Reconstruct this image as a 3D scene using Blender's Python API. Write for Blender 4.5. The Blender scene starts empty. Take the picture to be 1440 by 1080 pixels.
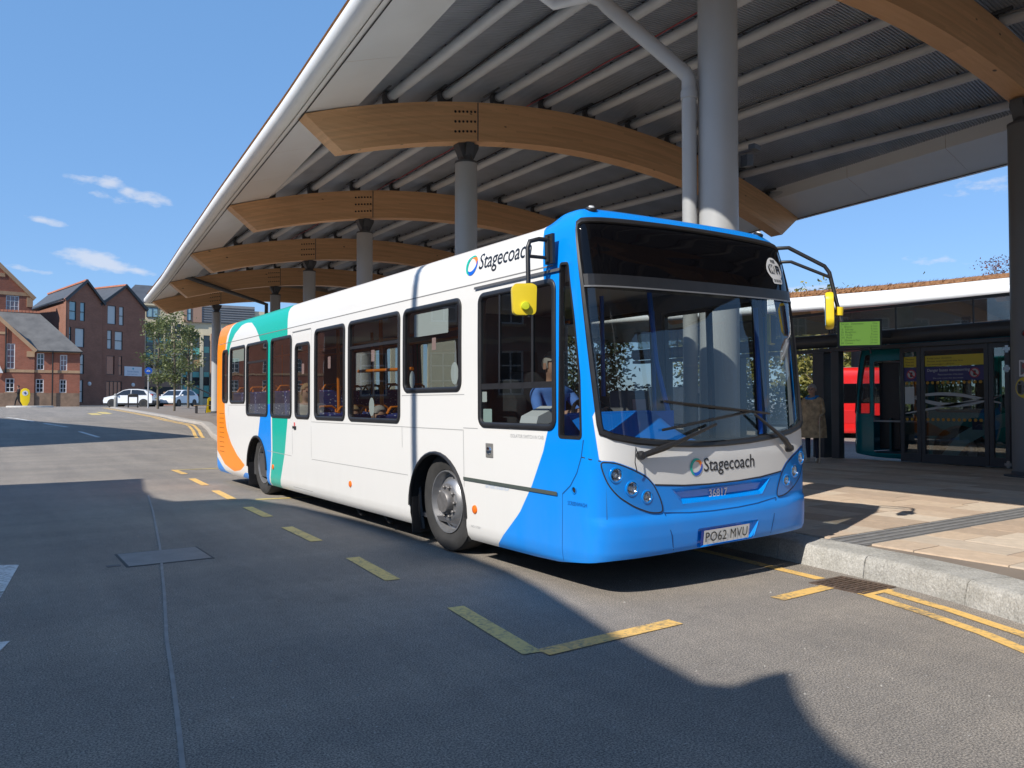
import bpy, bmesh, math, random, bisect
from mathutils import Vector, Matrix
from mathutils.geometry import tessellate_polygon
random.seed(7)
scene = bpy.context.scene
COL = scene.collection

# ------------------------------------------------------------------ camera
cam_d = bpy.data.cameras.new('camera'); cam = bpy.data.objects.new('camera', cam_d); COL.objects.link(cam)
YAW, PITCH = math.radians(34.29), math.radians(1.417)
fw = Vector((math.sin(YAW)*math.cos(PITCH), math.cos(YAW)*math.cos(PITCH), math.sin(PITCH)))
rt = Vector((math.cos(YAW), -math.sin(YAW), 0)); up = rt.cross(fw)
cam.matrix_world = Matrix(((rt.x, up.x, -fw.x, 0), (rt.y, up.y, -fw.y, 0), (rt.z, up.z, -fw.z, 1.43), (0, 0, 0, 1)))
cam_d.sensor_fit = 'HORIZONTAL'; cam_d.sensor_width = 36.0; cam_d.lens = 1112/1440*36
cam_d.clip_start = 0.05; cam_d.clip_end = 3000
scene.camera = cam

# ------------------------------------------------------------------ light
SUN_EL, SUN_AZ = math.radians(40.4), math.radians(15.5)          # light travels towards +X, a little +Y
L = Vector((math.cos(SUN_AZ)*math.cos(SUN_EL), math.sin(SUN_AZ)*math.cos(SUN_EL), -math.sin(SUN_EL)))
sun_d = bpy.data.lights.new('sun', 'SUN'); sun = bpy.data.objects.new('sun', sun_d); COL.objects.link(sun)
sun_d.energy = 3.9; sun_d.angle = math.radians(0.53); sun_d.color = (1.0, 0.945, 0.86)
sun.rotation_euler = L.to_track_quat('-Z', 'Y').to_euler()
world = bpy.data.worlds.new('World'); scene.world = world; world.use_nodes = True
wn, wl = world.node_tree.nodes, world.node_tree.links
wn.clear()
w_out = wn.new('ShaderNodeOutputWorld'); w_bg = wn.new('ShaderNodeBackground'); sky = wn.new('ShaderNodeTexSky')
sky.sky_type = 'NISHITA'; sky.sun_disc = False; sky.sun_elevation = SUN_EL
sky.sun_rotation = math.atan2(-L.x, -L.y) % (2*math.pi)
sky.altitude = 60; sky.air_density = 1.0; sky.dust_density = 0.25; sky.ozone_density = 2.0
w_bg.inputs['Strength'].default_value = 0.113
tc = wn.new('ShaderNodeTexCoord')
tint = wn.new('ShaderNodeMix'); tint.data_type = 'RGBA'; tint.blend_type = 'MULTIPLY'; tint.inputs[0].default_value = 1
tint.inputs[7].default_value = (0.98, 1.04, 1.20, 1)
wl.new(sky.outputs[0], tint.inputs[6])
even = wn.new('ShaderNodeMix'); even.data_type = 'RGBA'; even.inputs[0].default_value = .62; even.inputs[7].default_value = (1.02, 2.42, 4.7, 1)   # clear even blue of a hazeless afternoon
wl.new(tint.outputs[2], even.inputs[6])
# small fair-weather clouds, low over the whole horizon
nz = wn.new('ShaderNodeTexNoise'); nz.inputs['Scale'].default_value = 34; nz.inputs['Detail'].default_value = 5; nz.inputs['Roughness'].default_value = .58
vm = wn.new('ShaderNodeMapping'); vm.inputs['Scale'].default_value = (1, 1, 2.4)
wl.new(tc.outputs['Generated'], vm.inputs[0]); wl.new(vm.outputs[0], nz.inputs['Vector'])
def wmath(op, a, b=None, c=None):
    n = wn.new('ShaderNodeMath'); n.operation = op
    for i, x in enumerate((a, b, c)):
        if x is None: continue
        if isinstance(x, (int, float)): n.inputs[i].default_value = x
        else: wl.new(x, n.inputs[i])
    return n.outputs[0]
def wdot(vec, dv):
    n = wn.new('ShaderNodeVectorMath'); n.operation = 'DOT_PRODUCT'; wl.new(vec, n.inputs[0]); n.inputs[1].default_value = dv
    return n.outputs['Value']
blobs = [((.100,.966,.244),.020,.007,.8),((.123,.963,.242),.020,.008,1),((.120,.967,.229),.022,.006,.7),((.137,.961,.236),.016,.008,.7),
         ((.157,.960,.229),.024,.009,1.),((.060,.979,.196),.020,.004,.8),((.112,.982,.159),.040,.010,1.15),((.155,.977,.150),.022,.005,.8),((.050,.989,.143),.020,.004,.8),
         ((.884,.406,.235),.05,.013,.55),((.878,.453,.158),.03,.006,.5),((.817,.562,.130),.05,.014,.9)]
rb = random.Random(5)
for k in range(16):                                              # the rest of the ring of sky
    a = math.radians(70 + k*17 + rb.uniform(-6, 6)); e = math.radians(rb.uniform(6, 16))
    if math.degrees(a) > 345: continue
    blobs.append(((math.sin(a)*math.cos(e)*1.0, math.cos(a)*math.cos(e), math.sin(e)), rb.uniform(.03, .08), rb.uniform(.006, .014), rb.uniform(.6, 1.1)))
acc = None
for c, a, b, amp in blobs:
    c = Vector(c).normalized(); e1 = Vector((c.y, -c.x, 0)).normalized(); e2 = e1.cross(c)
    e1 = (e1 - e2*0.10).normalized(); e2 = e1.cross(c)
    p = wmath('DIVIDE', wdot(tc.outputs['Generated'], e1), a); q = wmath('DIVIDE', wdot(tc.outputs['Generated'], e2), b)
    r = wmath('SQRT', wmath('ADD', wmath('MULTIPLY', p, p), wmath('MULTIPLY', q, q)))
    front = wmath('GREATER_THAN', wdot(tc.outputs['Generated'], c), .5)
    m = wmath('MULTIPLY', wmath('MULTIPLY', wmath('MAXIMUM', wmath('SUBTRACT', 1.25, r), 0), amp), front)
    acc = m if acc is None else wmath('MAXIMUM', acc, m)
cl = wmath('MULTIPLY_ADD', wmath('SUBTRACT', nz.outputs[0], .5), 2.6, wmath('SUBTRACT', acc, .28))
cl = wmath('MULTIPLY', wmath('MINIMUM', wmath('MAXIMUM', cl, 0), 1), wmath('GREATER_THAN', acc, .001))
cl = wmath('MULTIPLY', wmath('SMOOTH_MIN', cl, 0.75, .3), .85)
cmix = wn.new('ShaderNodeMix'); cmix.data_type = 'RGBA'; wl.new(cl, cmix.inputs[0]); wl.new(even.outputs[2], cmix.inputs[6]); cmix.inputs[7].default_value = (4.9, 5.0, 5.4, 1)
wl.new(cmix.outputs[2], w_bg.inputs['Color']); wl.new(w_bg.outputs[0], w_out.inputs[0])
vs = scene.view_settings
vs.view_transform = 'Standard'; vs.look = 'None'; vs.gamma = 1; vs.use_curve_mapping = False; vs.exposure = 0.55
scene.render.engine = 'CYCLES'
cy = scene.cycles
cy.max_bounces = 10; cy.diffuse_bounces = 8; cy.glossy_bounces = 4; cy.transmission_bounces = 6; cy.transparent_max_bounces = 16
cy.use_denoising = True; cy.caustics_reflective = False; cy.caustics_refractive = False; cy.sample_clamp_indirect = 6

# ------------------------------------------------------------------ materials
MATS = {}
def M(name, col, rough=.5, metal=0., var=0., vscale=3., bump=0., bscale=40., coat=0., spec=.5, detail=4, emit=None, alpha=None):
    if name in MATS: return MATS[name]
    m = bpy.data.materials.new(name); m.use_nodes = True; MATS[name] = m
    nt = m.node_tree; b = nt.nodes['Principled BSDF']
    b.inputs['Base Color'].default_value = (*col, 1); b.inputs['Roughness'].default_value = rough; b.inputs['Metallic'].default_value = metal
    b.inputs['Specular IOR Level'].default_value = spec
    if coat: b.inputs['Coat Weight'].default_value = coat; b.inputs['Coat Roughness'].default_value = .06
    if emit: b.inputs['Emission Color'].default_value = (*emit[0], 1); b.inputs['Emission Strength'].default_value = emit[1]
    if var or bump:
        t = nt.nodes.new('ShaderNodeTexCoord')
    if var:
        n = nt.nodes.new('ShaderNodeTexNoise'); n.inputs['Scale'].default_value = vscale; n.inputs['Detail'].default_value = detail; n.inputs['Roughness'].default_value = .6
        nt.links.new(t.outputs['Object'], n.inputs['Vector'])
        mr = nt.nodes.new('ShaderNodeMapRange'); mr.inputs[1].default_value = .25; mr.inputs[2].default_value = .75; mr.inputs[3].default_value = 1-var; mr.inputs[4].default_value = 1+var
        nt.links.new(n.outputs[0], mr.inputs[0])
        mx = nt.nodes.new('ShaderNodeVectorMath'); mx.operation = 'SCALE'; mx.inputs[0].default_value = col
        nt.links.new(mr.outputs[0], mx.inputs['Scale']); nt.links.new(mx.outputs[0], b.inputs['Base Color'])
        mr2 = nt.nodes.new('ShaderNodeMapRange'); mr2.inputs[3].default_value = max(0, rough-var*.35); mr2.inputs[4].default_value = min(1, rough+var*.35)
        nt.links.new(n.outputs[0], mr2.inputs[0]); nt.links.new(mr2.outputs[0], b.inputs['Roughness'])
    if bump:
        n2 = nt.nodes.new('ShaderNodeTexNoise'); n2.inputs['Scale'].default_value = bscale; n2.inputs['Detail'].default_value = 3
        nt.links.new(t.outputs['Object'], n2.inputs['Vector'])
        bp = nt.nodes.new('ShaderNodeBump'); bp.inputs['Strength'].default_value = bump; bp.inputs['Distance'].default_value = .01
        nt.links.new(n2.outputs[0], bp.inputs['Height']); nt.links.new(bp.outputs[0], b.inputs['Normal'])
    return m
def glass(name, tintc, refl=1.0, rough=0.0, f0=.075, dirt=0.):
    if name in MATS: return MATS[name]
    m = bpy.data.materials.new(name); m.use_nodes = True; MATS[name] = m; nt = m.node_tree; nt.nodes.clear()
    o = nt.nodes.new('ShaderNodeOutputMaterial'); tr = nt.nodes.new('ShaderNodeBsdfTransparent'); gl = nt.nodes.new('ShaderNodeBsdfGlossy'); mx = nt.nodes.new('ShaderNodeMixShader')
    tr.inputs[0].default_value = (*tintc, 1); gl.inputs['Roughness'].default_value = rough; gl.inputs['Color'].default_value = (refl, refl, refl, 1)
    fr = nt.nodes.new('ShaderNodeLayerWeight'); fr.inputs[0].default_value = .5
    pw = nt.nodes.new('ShaderNodeMath'); pw.operation = 'POWER'; pw.inputs[1].default_value = 4.2; nt.links.new(fr.outputs['Facing'], pw.inputs[0])
    mu = nt.nodes.new('ShaderNodeMath'); mu.operation = 'MULTIPLY_ADD'; mu.inputs[1].default_value = .90; mu.inputs[2].default_value = f0; mu.use_clamp = True
    nt.links.new(pw.outputs[0], mu.inputs[0]); nt.links.new(mu.outputs[0], mx.inputs[0]); nt.links.new(tr.outputs[0], mx.inputs[1]); nt.links.new(gl.outputs[0], mx.inputs[2])
    last = mx
    if dirt:
        df = nt.nodes.new('ShaderNodeBsdfDiffuse'); df.inputs[0].default_value = (.5, .5, .48, 1)
        t = nt.nodes.new('ShaderNodeTexCoord'); n = nt.nodes.new('ShaderNodeTexNoise'); n.inputs['Scale'].default_value = 3; n.inputs['Detail'].default_value = 6
        nt.links.new(t.outputs['Object'], n.inputs['Vector'])
        mm = nt.nodes.new('ShaderNodeMath'); mm.operation = 'MULTIPLY'; mm.inputs[1].default_value = dirt; nt.links.new(n.outputs[0], mm.inputs[0])
        m2 = nt.nodes.new('ShaderNodeMixShader'); nt.links.new(mm.outputs[0], m2.inputs[0]); nt.links.new(mx.outputs[0], m2.inputs[1]); nt.links.new(df.outputs[0], m2.inputs[2]); last = m2
    nt.links.new(last.outputs[0], o.inputs[0])
    return m

# ------------------------------------------------------------------ mesh helpers
class MB:
    def __init__(s): s.v, s.f, s.m = [], [], []
    def add(s, vs, fs, mi=0):
        o = len(s.v); s.v += [tuple(p) for p in vs]; s.f += [tuple(i+o for i in q) for q in fs]; s.m += [mi]*len(fs); return s
    def box(s, x0, x1, y0, y1, z0, z1, mi=0):
        return s.add([(x, y, z) for z in (z0, z1) for y in (y0, y1) for x in (x0, x1)], [(0,2,3,1),(4,5,7,6),(0,1,5,4),(2,6,7,3),(0,4,6,2),(1,3,7,5)], mi)
    def obox(s, c, ax, ay, az, mi=0):
        c, ax, ay, az = map(Vector, (c, ax, ay, az))
        vs = [c + ax*i + ay*j + az*k for k in (-1, 1) for j in (-1, 1) for i in (-1, 1)]
        return s.add(vs, [(0,2,3,1),(4,5,7,6),(0,1,5,4),(2,6,7,3),(0,4,6,2),(1,3,7,5)], mi)
    def bar(s, p0, p1, w, h, mi=0, upv=(0, 0, 1)):
        p0, p1 = Vector(p0), Vector(p1); d = p1-p0; ln = d.length; d.normalize(); u = Vector(upv); sd = d.cross(u)
        if sd.length < 1e-4: sd = d.cross(Vector((1, 0, 0)))
        sd.normalize(); u = sd.cross(d)
        return s.obox((p0+p1)/2, d*ln/2, sd*w/2, u*h/2, mi)
    def tube(s, path, r, n=12, caps=True, mi=0, closed=False):
        P = [Vector(p) for p in path]; R = r if isinstance(r, (list, tuple)) else [r]*len(P); o = len(s.v); k = len(P)
        prev = None
        for i, p in enumerate(P):
            if closed: d = P[(i+1) % k]-P[i-1]
            else: d = P[min(i+1, k-1)]-P[max(i-1, 0)]
            d.normalize()
            if prev is None:
                a = d.cross(Vector((0, 0, 1)));  a = a if a.length > 1e-3 else d.cross(Vector((1, 0, 0)))
            else: a = prev - d*prev.dot(d)
            a.normalize(); prev = a; b = d.cross(a)
            for j in range(n):
                t = 2*math.pi*j/n; s.v.append(tuple(p + (a*math.cos(t)+b*math.sin(t))*R[i]))
        rng = k if closed else k-1
        for i in range(rng):
            for j in range(n):
                A = o+i*n; Bq = o+((i+1) % k)*n
                s.f.append((A+j, A+(j+1) % n, Bq+(j+1) % n, Bq+j)); s.m.append(mi)
        if caps and not closed:
            s.f.append(tuple(o+j for j in reversed(range(n)))); s.m.append(mi)
            s.f.append(tuple(o+(k-1)*n+j for j in range(n))); s.m.append(mi)
        return s
    def lathe(s, c, axis, prof, n=24, mi=0, caps=True):
        """prof: (radius, distance along axis)"""
        c, ax = Vector(c), Vector(axis).normalized(); a = ax.cross(Vector((0, 0, 1)))
        if a.length < 1e-3: a = ax.cross(Vector((1, 0, 0)))
        a.normalize(); b = ax.cross(a); o = len(s.v)
        for r, h in prof:
            for j in range(n):
                t = 2*math.pi*j/n; s.v.append(tuple(c+ax*h+(a*math.cos(t)+b*math.sin(t))*r))
        for i in range(len(prof)-1):
            for j in range(n):
                A = o+i*n; Bq = A+n; s.f.append((A+j, A+(j+1) % n, Bq+(j+1) % n, Bq+j)); s.m.append(mi)
        if caps:
            if prof[0][0] > 1e-4: s.f.append(tuple(o+j for j in reversed(range(n)))); s.m.append(mi)
            if prof[-1][0] > 1e-4: s.f.append(tuple(o+(len(prof)-1)*n+j for j in range(n))); s.m.append(mi)
        return s
    def prism(s, pts, fn, d0, d1, mi=0):
        """pts 2-D outline, fn(a, b, d) -> 3-D"""
        n = len(pts); vs = [fn(a, b, d0) for a, b in pts]+[fn(a, b, d1) for a, b in pts]
        tri = tessellate_polygon([[Vector((a, b, 0)) for a, b in pts]])
        fs = [tuple(t) for t in tri]+[tuple(i+n for i in reversed(t)) for t in tri]+[(i, (i+1) % n, (i+1) % n+n, i+n) for i in range(n)]
        return s.add(vs, fs, mi)
    def grid(s, fn, nu, nv, mi=0, thick=None):
        o = len(s.v)
        for i in range(nu+1):
            for j in range(nv+1): s.v.append(tuple(fn(i/nu, j/nv)))
        for i in range(nu):
            for j in range(nv):
                a = o+i*(nv+1)+j; s.f.append((a, a+nv+1, a+nv+2, a+1)); s.m.append(mi)
        return s
    def mesh(s, name, mats, smooth=None, bevel=0., fix=True):
        me = bpy.data.meshes.new(name); me.from_pydata(s.v, [], s.f)
        mats = mats if isinstance(mats, (list, tuple)) else [mats]
        for m in mats: me.materials.append(m)
        if len(mats) > 1: me.polygons.foreach_set('material_index', s.m)
        if fix or bevel:
            bm = bmesh.new(); bm.from_mesh(me)
            if fix: bmesh.ops.recalc_face_normals(bm, faces=bm.faces)
            if bevel:
                es = [e for e in bm.edges if len(e.link_faces) == 2 and e.calc_face_angle(0) > .5]
                bmesh.ops.bevel(bm, geom=es, offset=bevel, segments=2, profile=.7, affect='EDGES', clamp_overlap=True)
            bm.to_mesh(me); bm.free()
        if smooth:
            me.polygons.foreach_set('use_smooth', [True]*len(me.polygons)); me.set_sharp_from_angle(angle=math.radians(smooth))
        me.update(); return me
    def build(s, name, mats, parent=None, smooth=None, bevel=0., **kw):
        return link(name, s.mesh(name, mats, smooth, bevel), parent, **kw)
def link(name, me, parent=None, label=None, cat=None, group=None, kind=None, loc=None, rot=None):
    o = bpy.data.objects.new(name, me); COL.objects.link(o)
    if parent is not None: o.parent = parent
    if loc is not None: o.location = loc
    if rot is not None: o.rotation_euler = rot
    return tag(o, label, cat, group, kind)
def tag(o, label=None, cat=None, group=None, kind=None):
    if label: o['label'] = label
    if cat: o['category'] = cat
    if group: o['group'] = group
    if kind: o['kind'] = kind
    return o
def thing(name, label, cat, loc=(0, 0, 0), rot=None, group=None):
    return link(name, None, None, label, cat, group, None, loc, rot)
def lerp_tab(tab, x):
    if x <= tab[0][0]: return tab[0][1]
    for a, b in zip(tab, tab[1:]):
        if x <= b[0]: return a[1]+(b[1]-a[1])*(x-a[0])/(b[0]-a[0])
    return tab[-1][1]
ZT = [(20, 0), (25, .07), (30, .2), (36, .5), (42.6, .75), (51, .92), (60, 1.05), (70, 1.13), (90, 1.2)]
def zg(y): return lerp_tab(ZT, y)
def text_mesh(txt, size, spacing=1.0, bold=0.):
    c = bpy.data.curves.new('lettering', 'FONT'); c.body = txt; c.size = size; c.space_character = spacing; c.offset = bold; c.resolution_u = 3; c.align_x = 'LEFT'
    o = bpy.data.objects.new('lettering', c); COL.objects.link(o)
    bpy.context.view_layer.update(); dg = bpy.context.evaluated_depsgraph_get()
    me = bpy.data.meshes.new_from_object(o.evaluated_get(dg)); bpy.data.objects.remove(o); bpy.data.curves.remove(c)
    return me
def text_on(name, txt, size, fn, mat, parent, spacing=1.0, bold=0., width=None):
    """fn(x, y) -> 3-D point ; width: squeeze the line to that length"""
    me = text_mesh(txt, size, spacing, bold)
    xs = [v.co.x for v in me.vertices]; x0, x1 = min(xs), max(xs); k = (width/(x1-x0)) if width else 1
    for v in me.vertices: v.co = Vector(fn((v.co.x-x0)*k, v.co.y))
    me.materials.clear(); me.materials.append(mat)
    return link(name, me, parent)
# ================================================================== ground
def asphalt():
    m = bpy.data.materials.new('asphalt'); m.use_nodes = True; MATS['asphalt'] = m; nt = m.node_tree; N, K = nt.nodes, nt.links
    b = N['Principled BSDF']; t = N.new('ShaderNodeTexCoord')
    def noise(sc, det=4, rough=.6, vec=None, dist=0.):
        n = N.new('ShaderNodeTexNoise'); n.inputs['Scale'].default_value = sc; n.inputs['Detail'].default_value = det; n.inputs['Roughness'].default_value = rough; n.inputs['Distortion'].default_value = dist
        K.new(vec or t.outputs['Object'], n.inputs['Vector']); return n.outputs[0]
    def ramp(f, stops):
        r = N.new('ShaderNodeValToRGB'); e = r.color_ramp.elements
        e[0].position, e[0].color = stops[0][0], (*stops[0][1], 1); e[1].position, e[1].color = stops[-1][0], (*stops[-1][1], 1)
        for p, c in stops[1:-1]: q = e.new(p); q.color = (*c, 1)
        K.new(f, r.inputs[0]); return r.outputs[0]
    def mix(bt, f, a, c):
        n = N.new('ShaderNodeMix'); n.data_type = 'RGBA'; n.blend_type = bt
        for i, x in ((0, f), (6, a), (7, c)):
            if isinstance(x, (int, float)): n.inputs[i].default_value = x
            elif isinstance(x, tuple): n.inputs[i].default_value = (*x, 1)
            else: K.new(x, n.inputs[i])
        return n.outputs[2]
    base = ramp(noise(.22, 5, .6), [(.3, (.222, .205, .182)), (.5, (.248, .228, .203)), (.72, (.275, .252, .224))])
    # worn streaks along the running direction
    mp = N.new('ShaderNodeMapping'); mp.inputs['Scale'].default_value = (1.3, .12, 1); K.new(t.outputs['Object'], mp.inputs[0])
    base = mix('MULTIPLY', .55, base, ramp(noise(1.1, 5, .65, mp.outputs[0], .4), [(.3, (.72, .72, .74)), (.7, (1.22, 1.19, 1.16))]))
    # dust-pale cross patches left by the resurfacing
    mp2 = N.new('ShaderNodeMapping'); mp2.inputs['Scale'].default_value = (.35, 1.6, 1); mp2.inputs['Rotation'].default_value = (0, 0, .1); K.new(t.outputs['Object'], mp2.inputs[0])
    base = mix('MULTIPLY', .5, base, ramp(noise(.8, 3, .5, mp2.outputs[0]), [(.4, (.9, .9, .9)), (.62, (1.18, 1.15, 1.1))]))
    grit = ramp(noise(105, 3, .8), [(.38, (.32, .32, .34)), (.5, (1, 1, 1)), (.60, (1.8, 1.75, 1.7))])
    base = mix('MULTIPLY', .9, base, grit)
    base = mix('MULTIPLY', .35, base, ramp(noise(9, 5, .75), [(.35, (.72, .72, .73)), (.65, (1.22, 1.2, 1.18))]))
    vo = N.new('ShaderNodeTexVoronoi'); vo.inputs['Scale'].default_value = 30; K.new(t.outputs['Object'], vo.inputs['Vector'])
    stone = ramp(vo.outputs['Distance'], [(.0, (1, 1, 1)), (.12, (1, 1, 1)), (.17, (0, 0, 0))])
    sel = N.new('ShaderNodeMath'); sel.operation = 'GREATER_THAN'; sel.inputs[1].default_value = .93
    sp = N.new('ShaderNodeSeparateColor'); K.new(vo.outputs['Color'], sp.inputs[0]); K.new(sp.outputs[0], sel.inputs[0])
    f = N.new('ShaderNodeMath'); f.operation = 'MULTIPLY'; K.new(sel.outputs[0], f.inputs[0]); K.new(stone, f.inputs[1])
    base = mix('MIX', f.outputs[0], base, (.46, .44, .41))
    spots = ramp(noise(1.7, 6, .7), [(.62, (1, 1, 1)), (.74, (.62, .61, .62))])
    base = mix('MULTIPLY', .35, base, spots)
    stain = ramp(noise(.55, 7, .72, None, .8), [(.60, (1, 1, 1)), (.68, (.80, .80, .81)), (.80, (.66, .66, .68))])
    base = mix('MULTIPLY', .55, base, stain)
    K.new(base, b.inputs['Base Color']); b.inputs['Roughness'].default_value = .82; b.inputs['Specular IOR Level'].default_value = .35
    bp = N.new('ShaderNodeBump'); bp.inputs['Strength'].default_value = .8; bp.inputs['Distance'].default_value = .008
    K.new(noise(130, 3, .7), bp.inputs['Height']); K.new(bp.outputs[0], b.inputs['Normal'])
    return m
ASPHALT = asphalt()
gys = [-400, -60, -10, 0, 20]+[20+i*1.25 for i in range(1, 33)]+[62, 65, 68, 70, 75, 80, 85, 90, 150, 400, 1800]
mb = MB(); gx = [-900, -40, 0, 40, 1500]
for y in gys:
    for x in gx: mb.v.append((x, y, zg(y)))
for i in range(len(gys)-1):
    for j in range(len(gx)-1):
        a = i*len(gx)+j; mb.f.append((a, a+1, a+len(gx)+1, a+len(gx))); mb.m.append(0)
road = mb.build('road', ASPHALT, smooth=60, kind='structure')

# ---- kerb line (X of the kerb's foot for a given Y) and the raised pavement behind it
KT = [(-2, -1.2), (-1.2, 1.6), (-.6, 3.0), (.1, 4.0), (.8, 4.75), (1.5, 5.2), (2.39, 5.64), (2.96, 5.87), (3.48, 6.0), (4.0, 6.08), (4.6, 6.15), (5.4, 6.21), (22, 6.22), (27, 6.75), (30.6, 7.3), (33, 7.75), (36, 8.2), (40, 7.9), (52, 8.0), (60, 8.2), (67, 8.6), (70, 9.4), (72, 11.5)]
def kx(y): return lerp_tab(KT, y)
KH = .18
def kh(y): return lerp_tab([(24, .18), (44, .07)], y)
stone_base = M('paving bed', (.22, .18, .145), .85, var=.18, vscale=2, bump=.2)
def granitem(name, k):
    m = bpy.data.materials.new(name); m.use_nodes = True; nt = m.node_tree; N, K = nt.nodes, nt.links; b = N['Principled BSDF']; t = N.new('ShaderNodeTexCoord')
    def noise(sc, det): n = N.new('ShaderNodeTexNoise'); n.inputs['Scale'].default_value = sc; n.inputs['Detail'].default_value = det; n.inputs['Roughness'].default_value = .7; K.new(t.outputs['Object'], n.inputs['Vector']); return n.outputs[0]
    r = N.new('ShaderNodeValToRGB'); e = r.color_ramp.elements; e[0].position, e[0].color = .33, (.29*k, .28*k, .26*k, 1); e[1].position, e[1].color = .66, (.50*k, .49*k, .46*k, 1); q = e.new(.5); q.color = (.40*k, .39*k, .365*k, 1); K.new(noise(70, 4), r.inputs[0])
    r2 = N.new('ShaderNodeValToRGB'); e = r2.color_ramp.elements; e[0].position, e[0].color = .3, (.78, .77, .74, 1); e[1].position, e[1].color = .7, (1.15, 1.14, 1.12, 1); K.new(noise(4, 5), r2.inputs[0])
    mx = N.new('ShaderNodeMix'); mx.data_type = 'RGBA'; mx.blend_type = 'MULTIPLY'; mx.inputs[0].default_value = 1; K.new(r.outputs[0], mx.inputs[6]); K.new(r2.outputs[0], mx.inputs[7]); K.new(mx.outputs[2], b.inputs['Base Color']); b.inputs['Roughness'].default_value = .85
    bp = N.new('ShaderNodeBump'); bp.inputs['Strength'].default_value = .9; bp.inputs['Distance'].default_value = .022; K.new(noise(24, 7), bp.inputs['Height']); K.new(bp.outputs[0], b.inputs['Normal']); return m
granite = granitem('kerb granite', 1.0)
farkerb = M('kerb worn', (.34, .31, .275), .85, var=.12, vscale=3)
granite2 = granitem('kerb granite pale', 1.12)
ky = [-34, -20, -8]+[-2+.25*i for i in range(0, 33)]+[6.5+i for i in range(0, 66)]
mb = MB(); KW = .40
for y in ky:
    z = zg(y)+kh(y)-.014; mb.v += [(kx(y)+KW-.06, y, z), (12, y, z), (16.62, y, z), (16.66, y, z-.2)]
for i in range(len(ky)-1):
    for j in range(3): a = i*4+j; mb.f.append((a, a+1, a+5, a+4)); mb.m.append(0)
pavement = mb.build('pavement', stone_base, kind='structure')
# kerb stones
mb = MB()
for y in ky: mb.v += [(kx(y)+.05, y, zg(y)-.05), (kx(y)+.05, y, zg(y)+kh(y)-.05), (kx(y)+KW, y, zg(y)+kh(y)-.05)]
for i in range(len(ky)-1):
    for j in range(2): a = i*3+j; mb.f.append((a, a+1, a+4, a+3)); mb.m.append(0)
kerb = mb.build('kerb', M('kerb mortar', (.25, .24, .22), .9), kind='structure')
def kpt(y): return Vector((kx(y), y, zg(y)))
y = -1.0; nst = 0
while y < 68 and nst < 90:
    ln = .92 if y < 22 else 1.8
    path = []; n = 4
    # arc length stepping
    yy = y; acc_l = 0; ys = [y]
    while acc_l < ln-.008:
        y2 = yy+.02; acc_l += (kpt(y2)-kpt(yy)).length; yy = y2
    for i in range(n+1): path.append(y+(yy-y)*i/n)
    mb = MB()
    kk = kh(y); prof = [(0, -.02), (.010, kk*.3), (.026, kk-.05), (.036, kk-.02), (.055, kk-.005), (.08, kk), (KW, kk+.002), (KW, 0)]
    rj = random.uniform(-.003, .003)
    for i, q in enumerate(path):
        d = (kpt(q+.05)-kpt(q-.05)).normalized(); nx = Vector((d.y, -d.x, 0)); p = kpt(q)
        if i == 0: p = p+d*.004
        for a, h in prof: mb.v.append(tuple(p+nx*(a+rj)+Vector((0, 0, h+rj*.5))))
    k = len(prof)
    for i in range(n):
        for j in range(k-1): a = i*k+j; mb.f.append((a, a+1, a+k+1, a+k)); mb.m.append(0)
    mb.f.append(tuple(range(k))); mb.f.append(tuple(n*k+j for j in reversed(range(k)))); mb.m += [0, 0]
    mb.build('kerb_stone', random.choice((granite, granite2)) if y < 24 else farkerb, kerb, smooth=40)
    y = yy+.006; nst += 1
# paving slabs in courses along the platform
SL = [M('sandstone %d' % i, c, .78, var=.16, vscale=5, bump=.25, bscale=60, detail=6) for i, c in enumerate(((.55, .43, .32), (.60, .49, .375), (.50, .38, .28), (.58, .45, .33), (.54, .45, .355), (.46, .355, .265), (.62, .52, .41)))]
slab_me = []
for m in SL:
    s = MB(); s.box(-.5, .5, -.5, .5, -.03, 0); slab_me.append(s.mesh('paving_slab', m))
STRIP0, STRIP1 = 4.04, 4.44
rs = random.Random(3); nslab = 0; rw = .44; x = 6.18; far = MB()
def kback_y(x):                                                  # smallest Y at which the course at x lies behind the kerb
    yy = 12.
    while yy > -1.5 and kx(yy)+KW < x-.005: yy -= .04
    return yy+.04
while x < 16.5:
    w = rw if x+rw < 16.6 else 16.6-x
    for (lo, hi) in ((kback_y(x), STRIP0), (max(STRIP1, kback_y(x)), 30)):
        y = lo+rs.uniform(-.4, 0) if lo > 0 else lo
        first = True
        while y < hi-.05:
            ln = rs.uniform(.62, 1.1); y1 = min(hi, y+ln); y0 = max(lo, y)
            if hi-y1 < .2: y1 = hi
            if y1-y0 > .03:
                seen = y0 < 12.3 and y1 > .8 and y0 > 1.0 and nslab < 298
                zz = KH+rs.uniform(-.0015, .0015)
                if seen:
                    o = link('paving_slab', rs.choice(slab_me), pavement, loc=(x+w/2, (y0+y1)/2, zz)); o.scale = (w-.010, y1-y0-.010, 1); nslab += 1
                elif y1 < 22: far.box(x+.003, x+w-.003, y0+.003, y1-.003, KH-.03, zz, rs.randrange(len(SL)))
            y = y1
    x += rw
far.build('paving_slabs_further_off', SL, pavement, kind='stuff')
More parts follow.
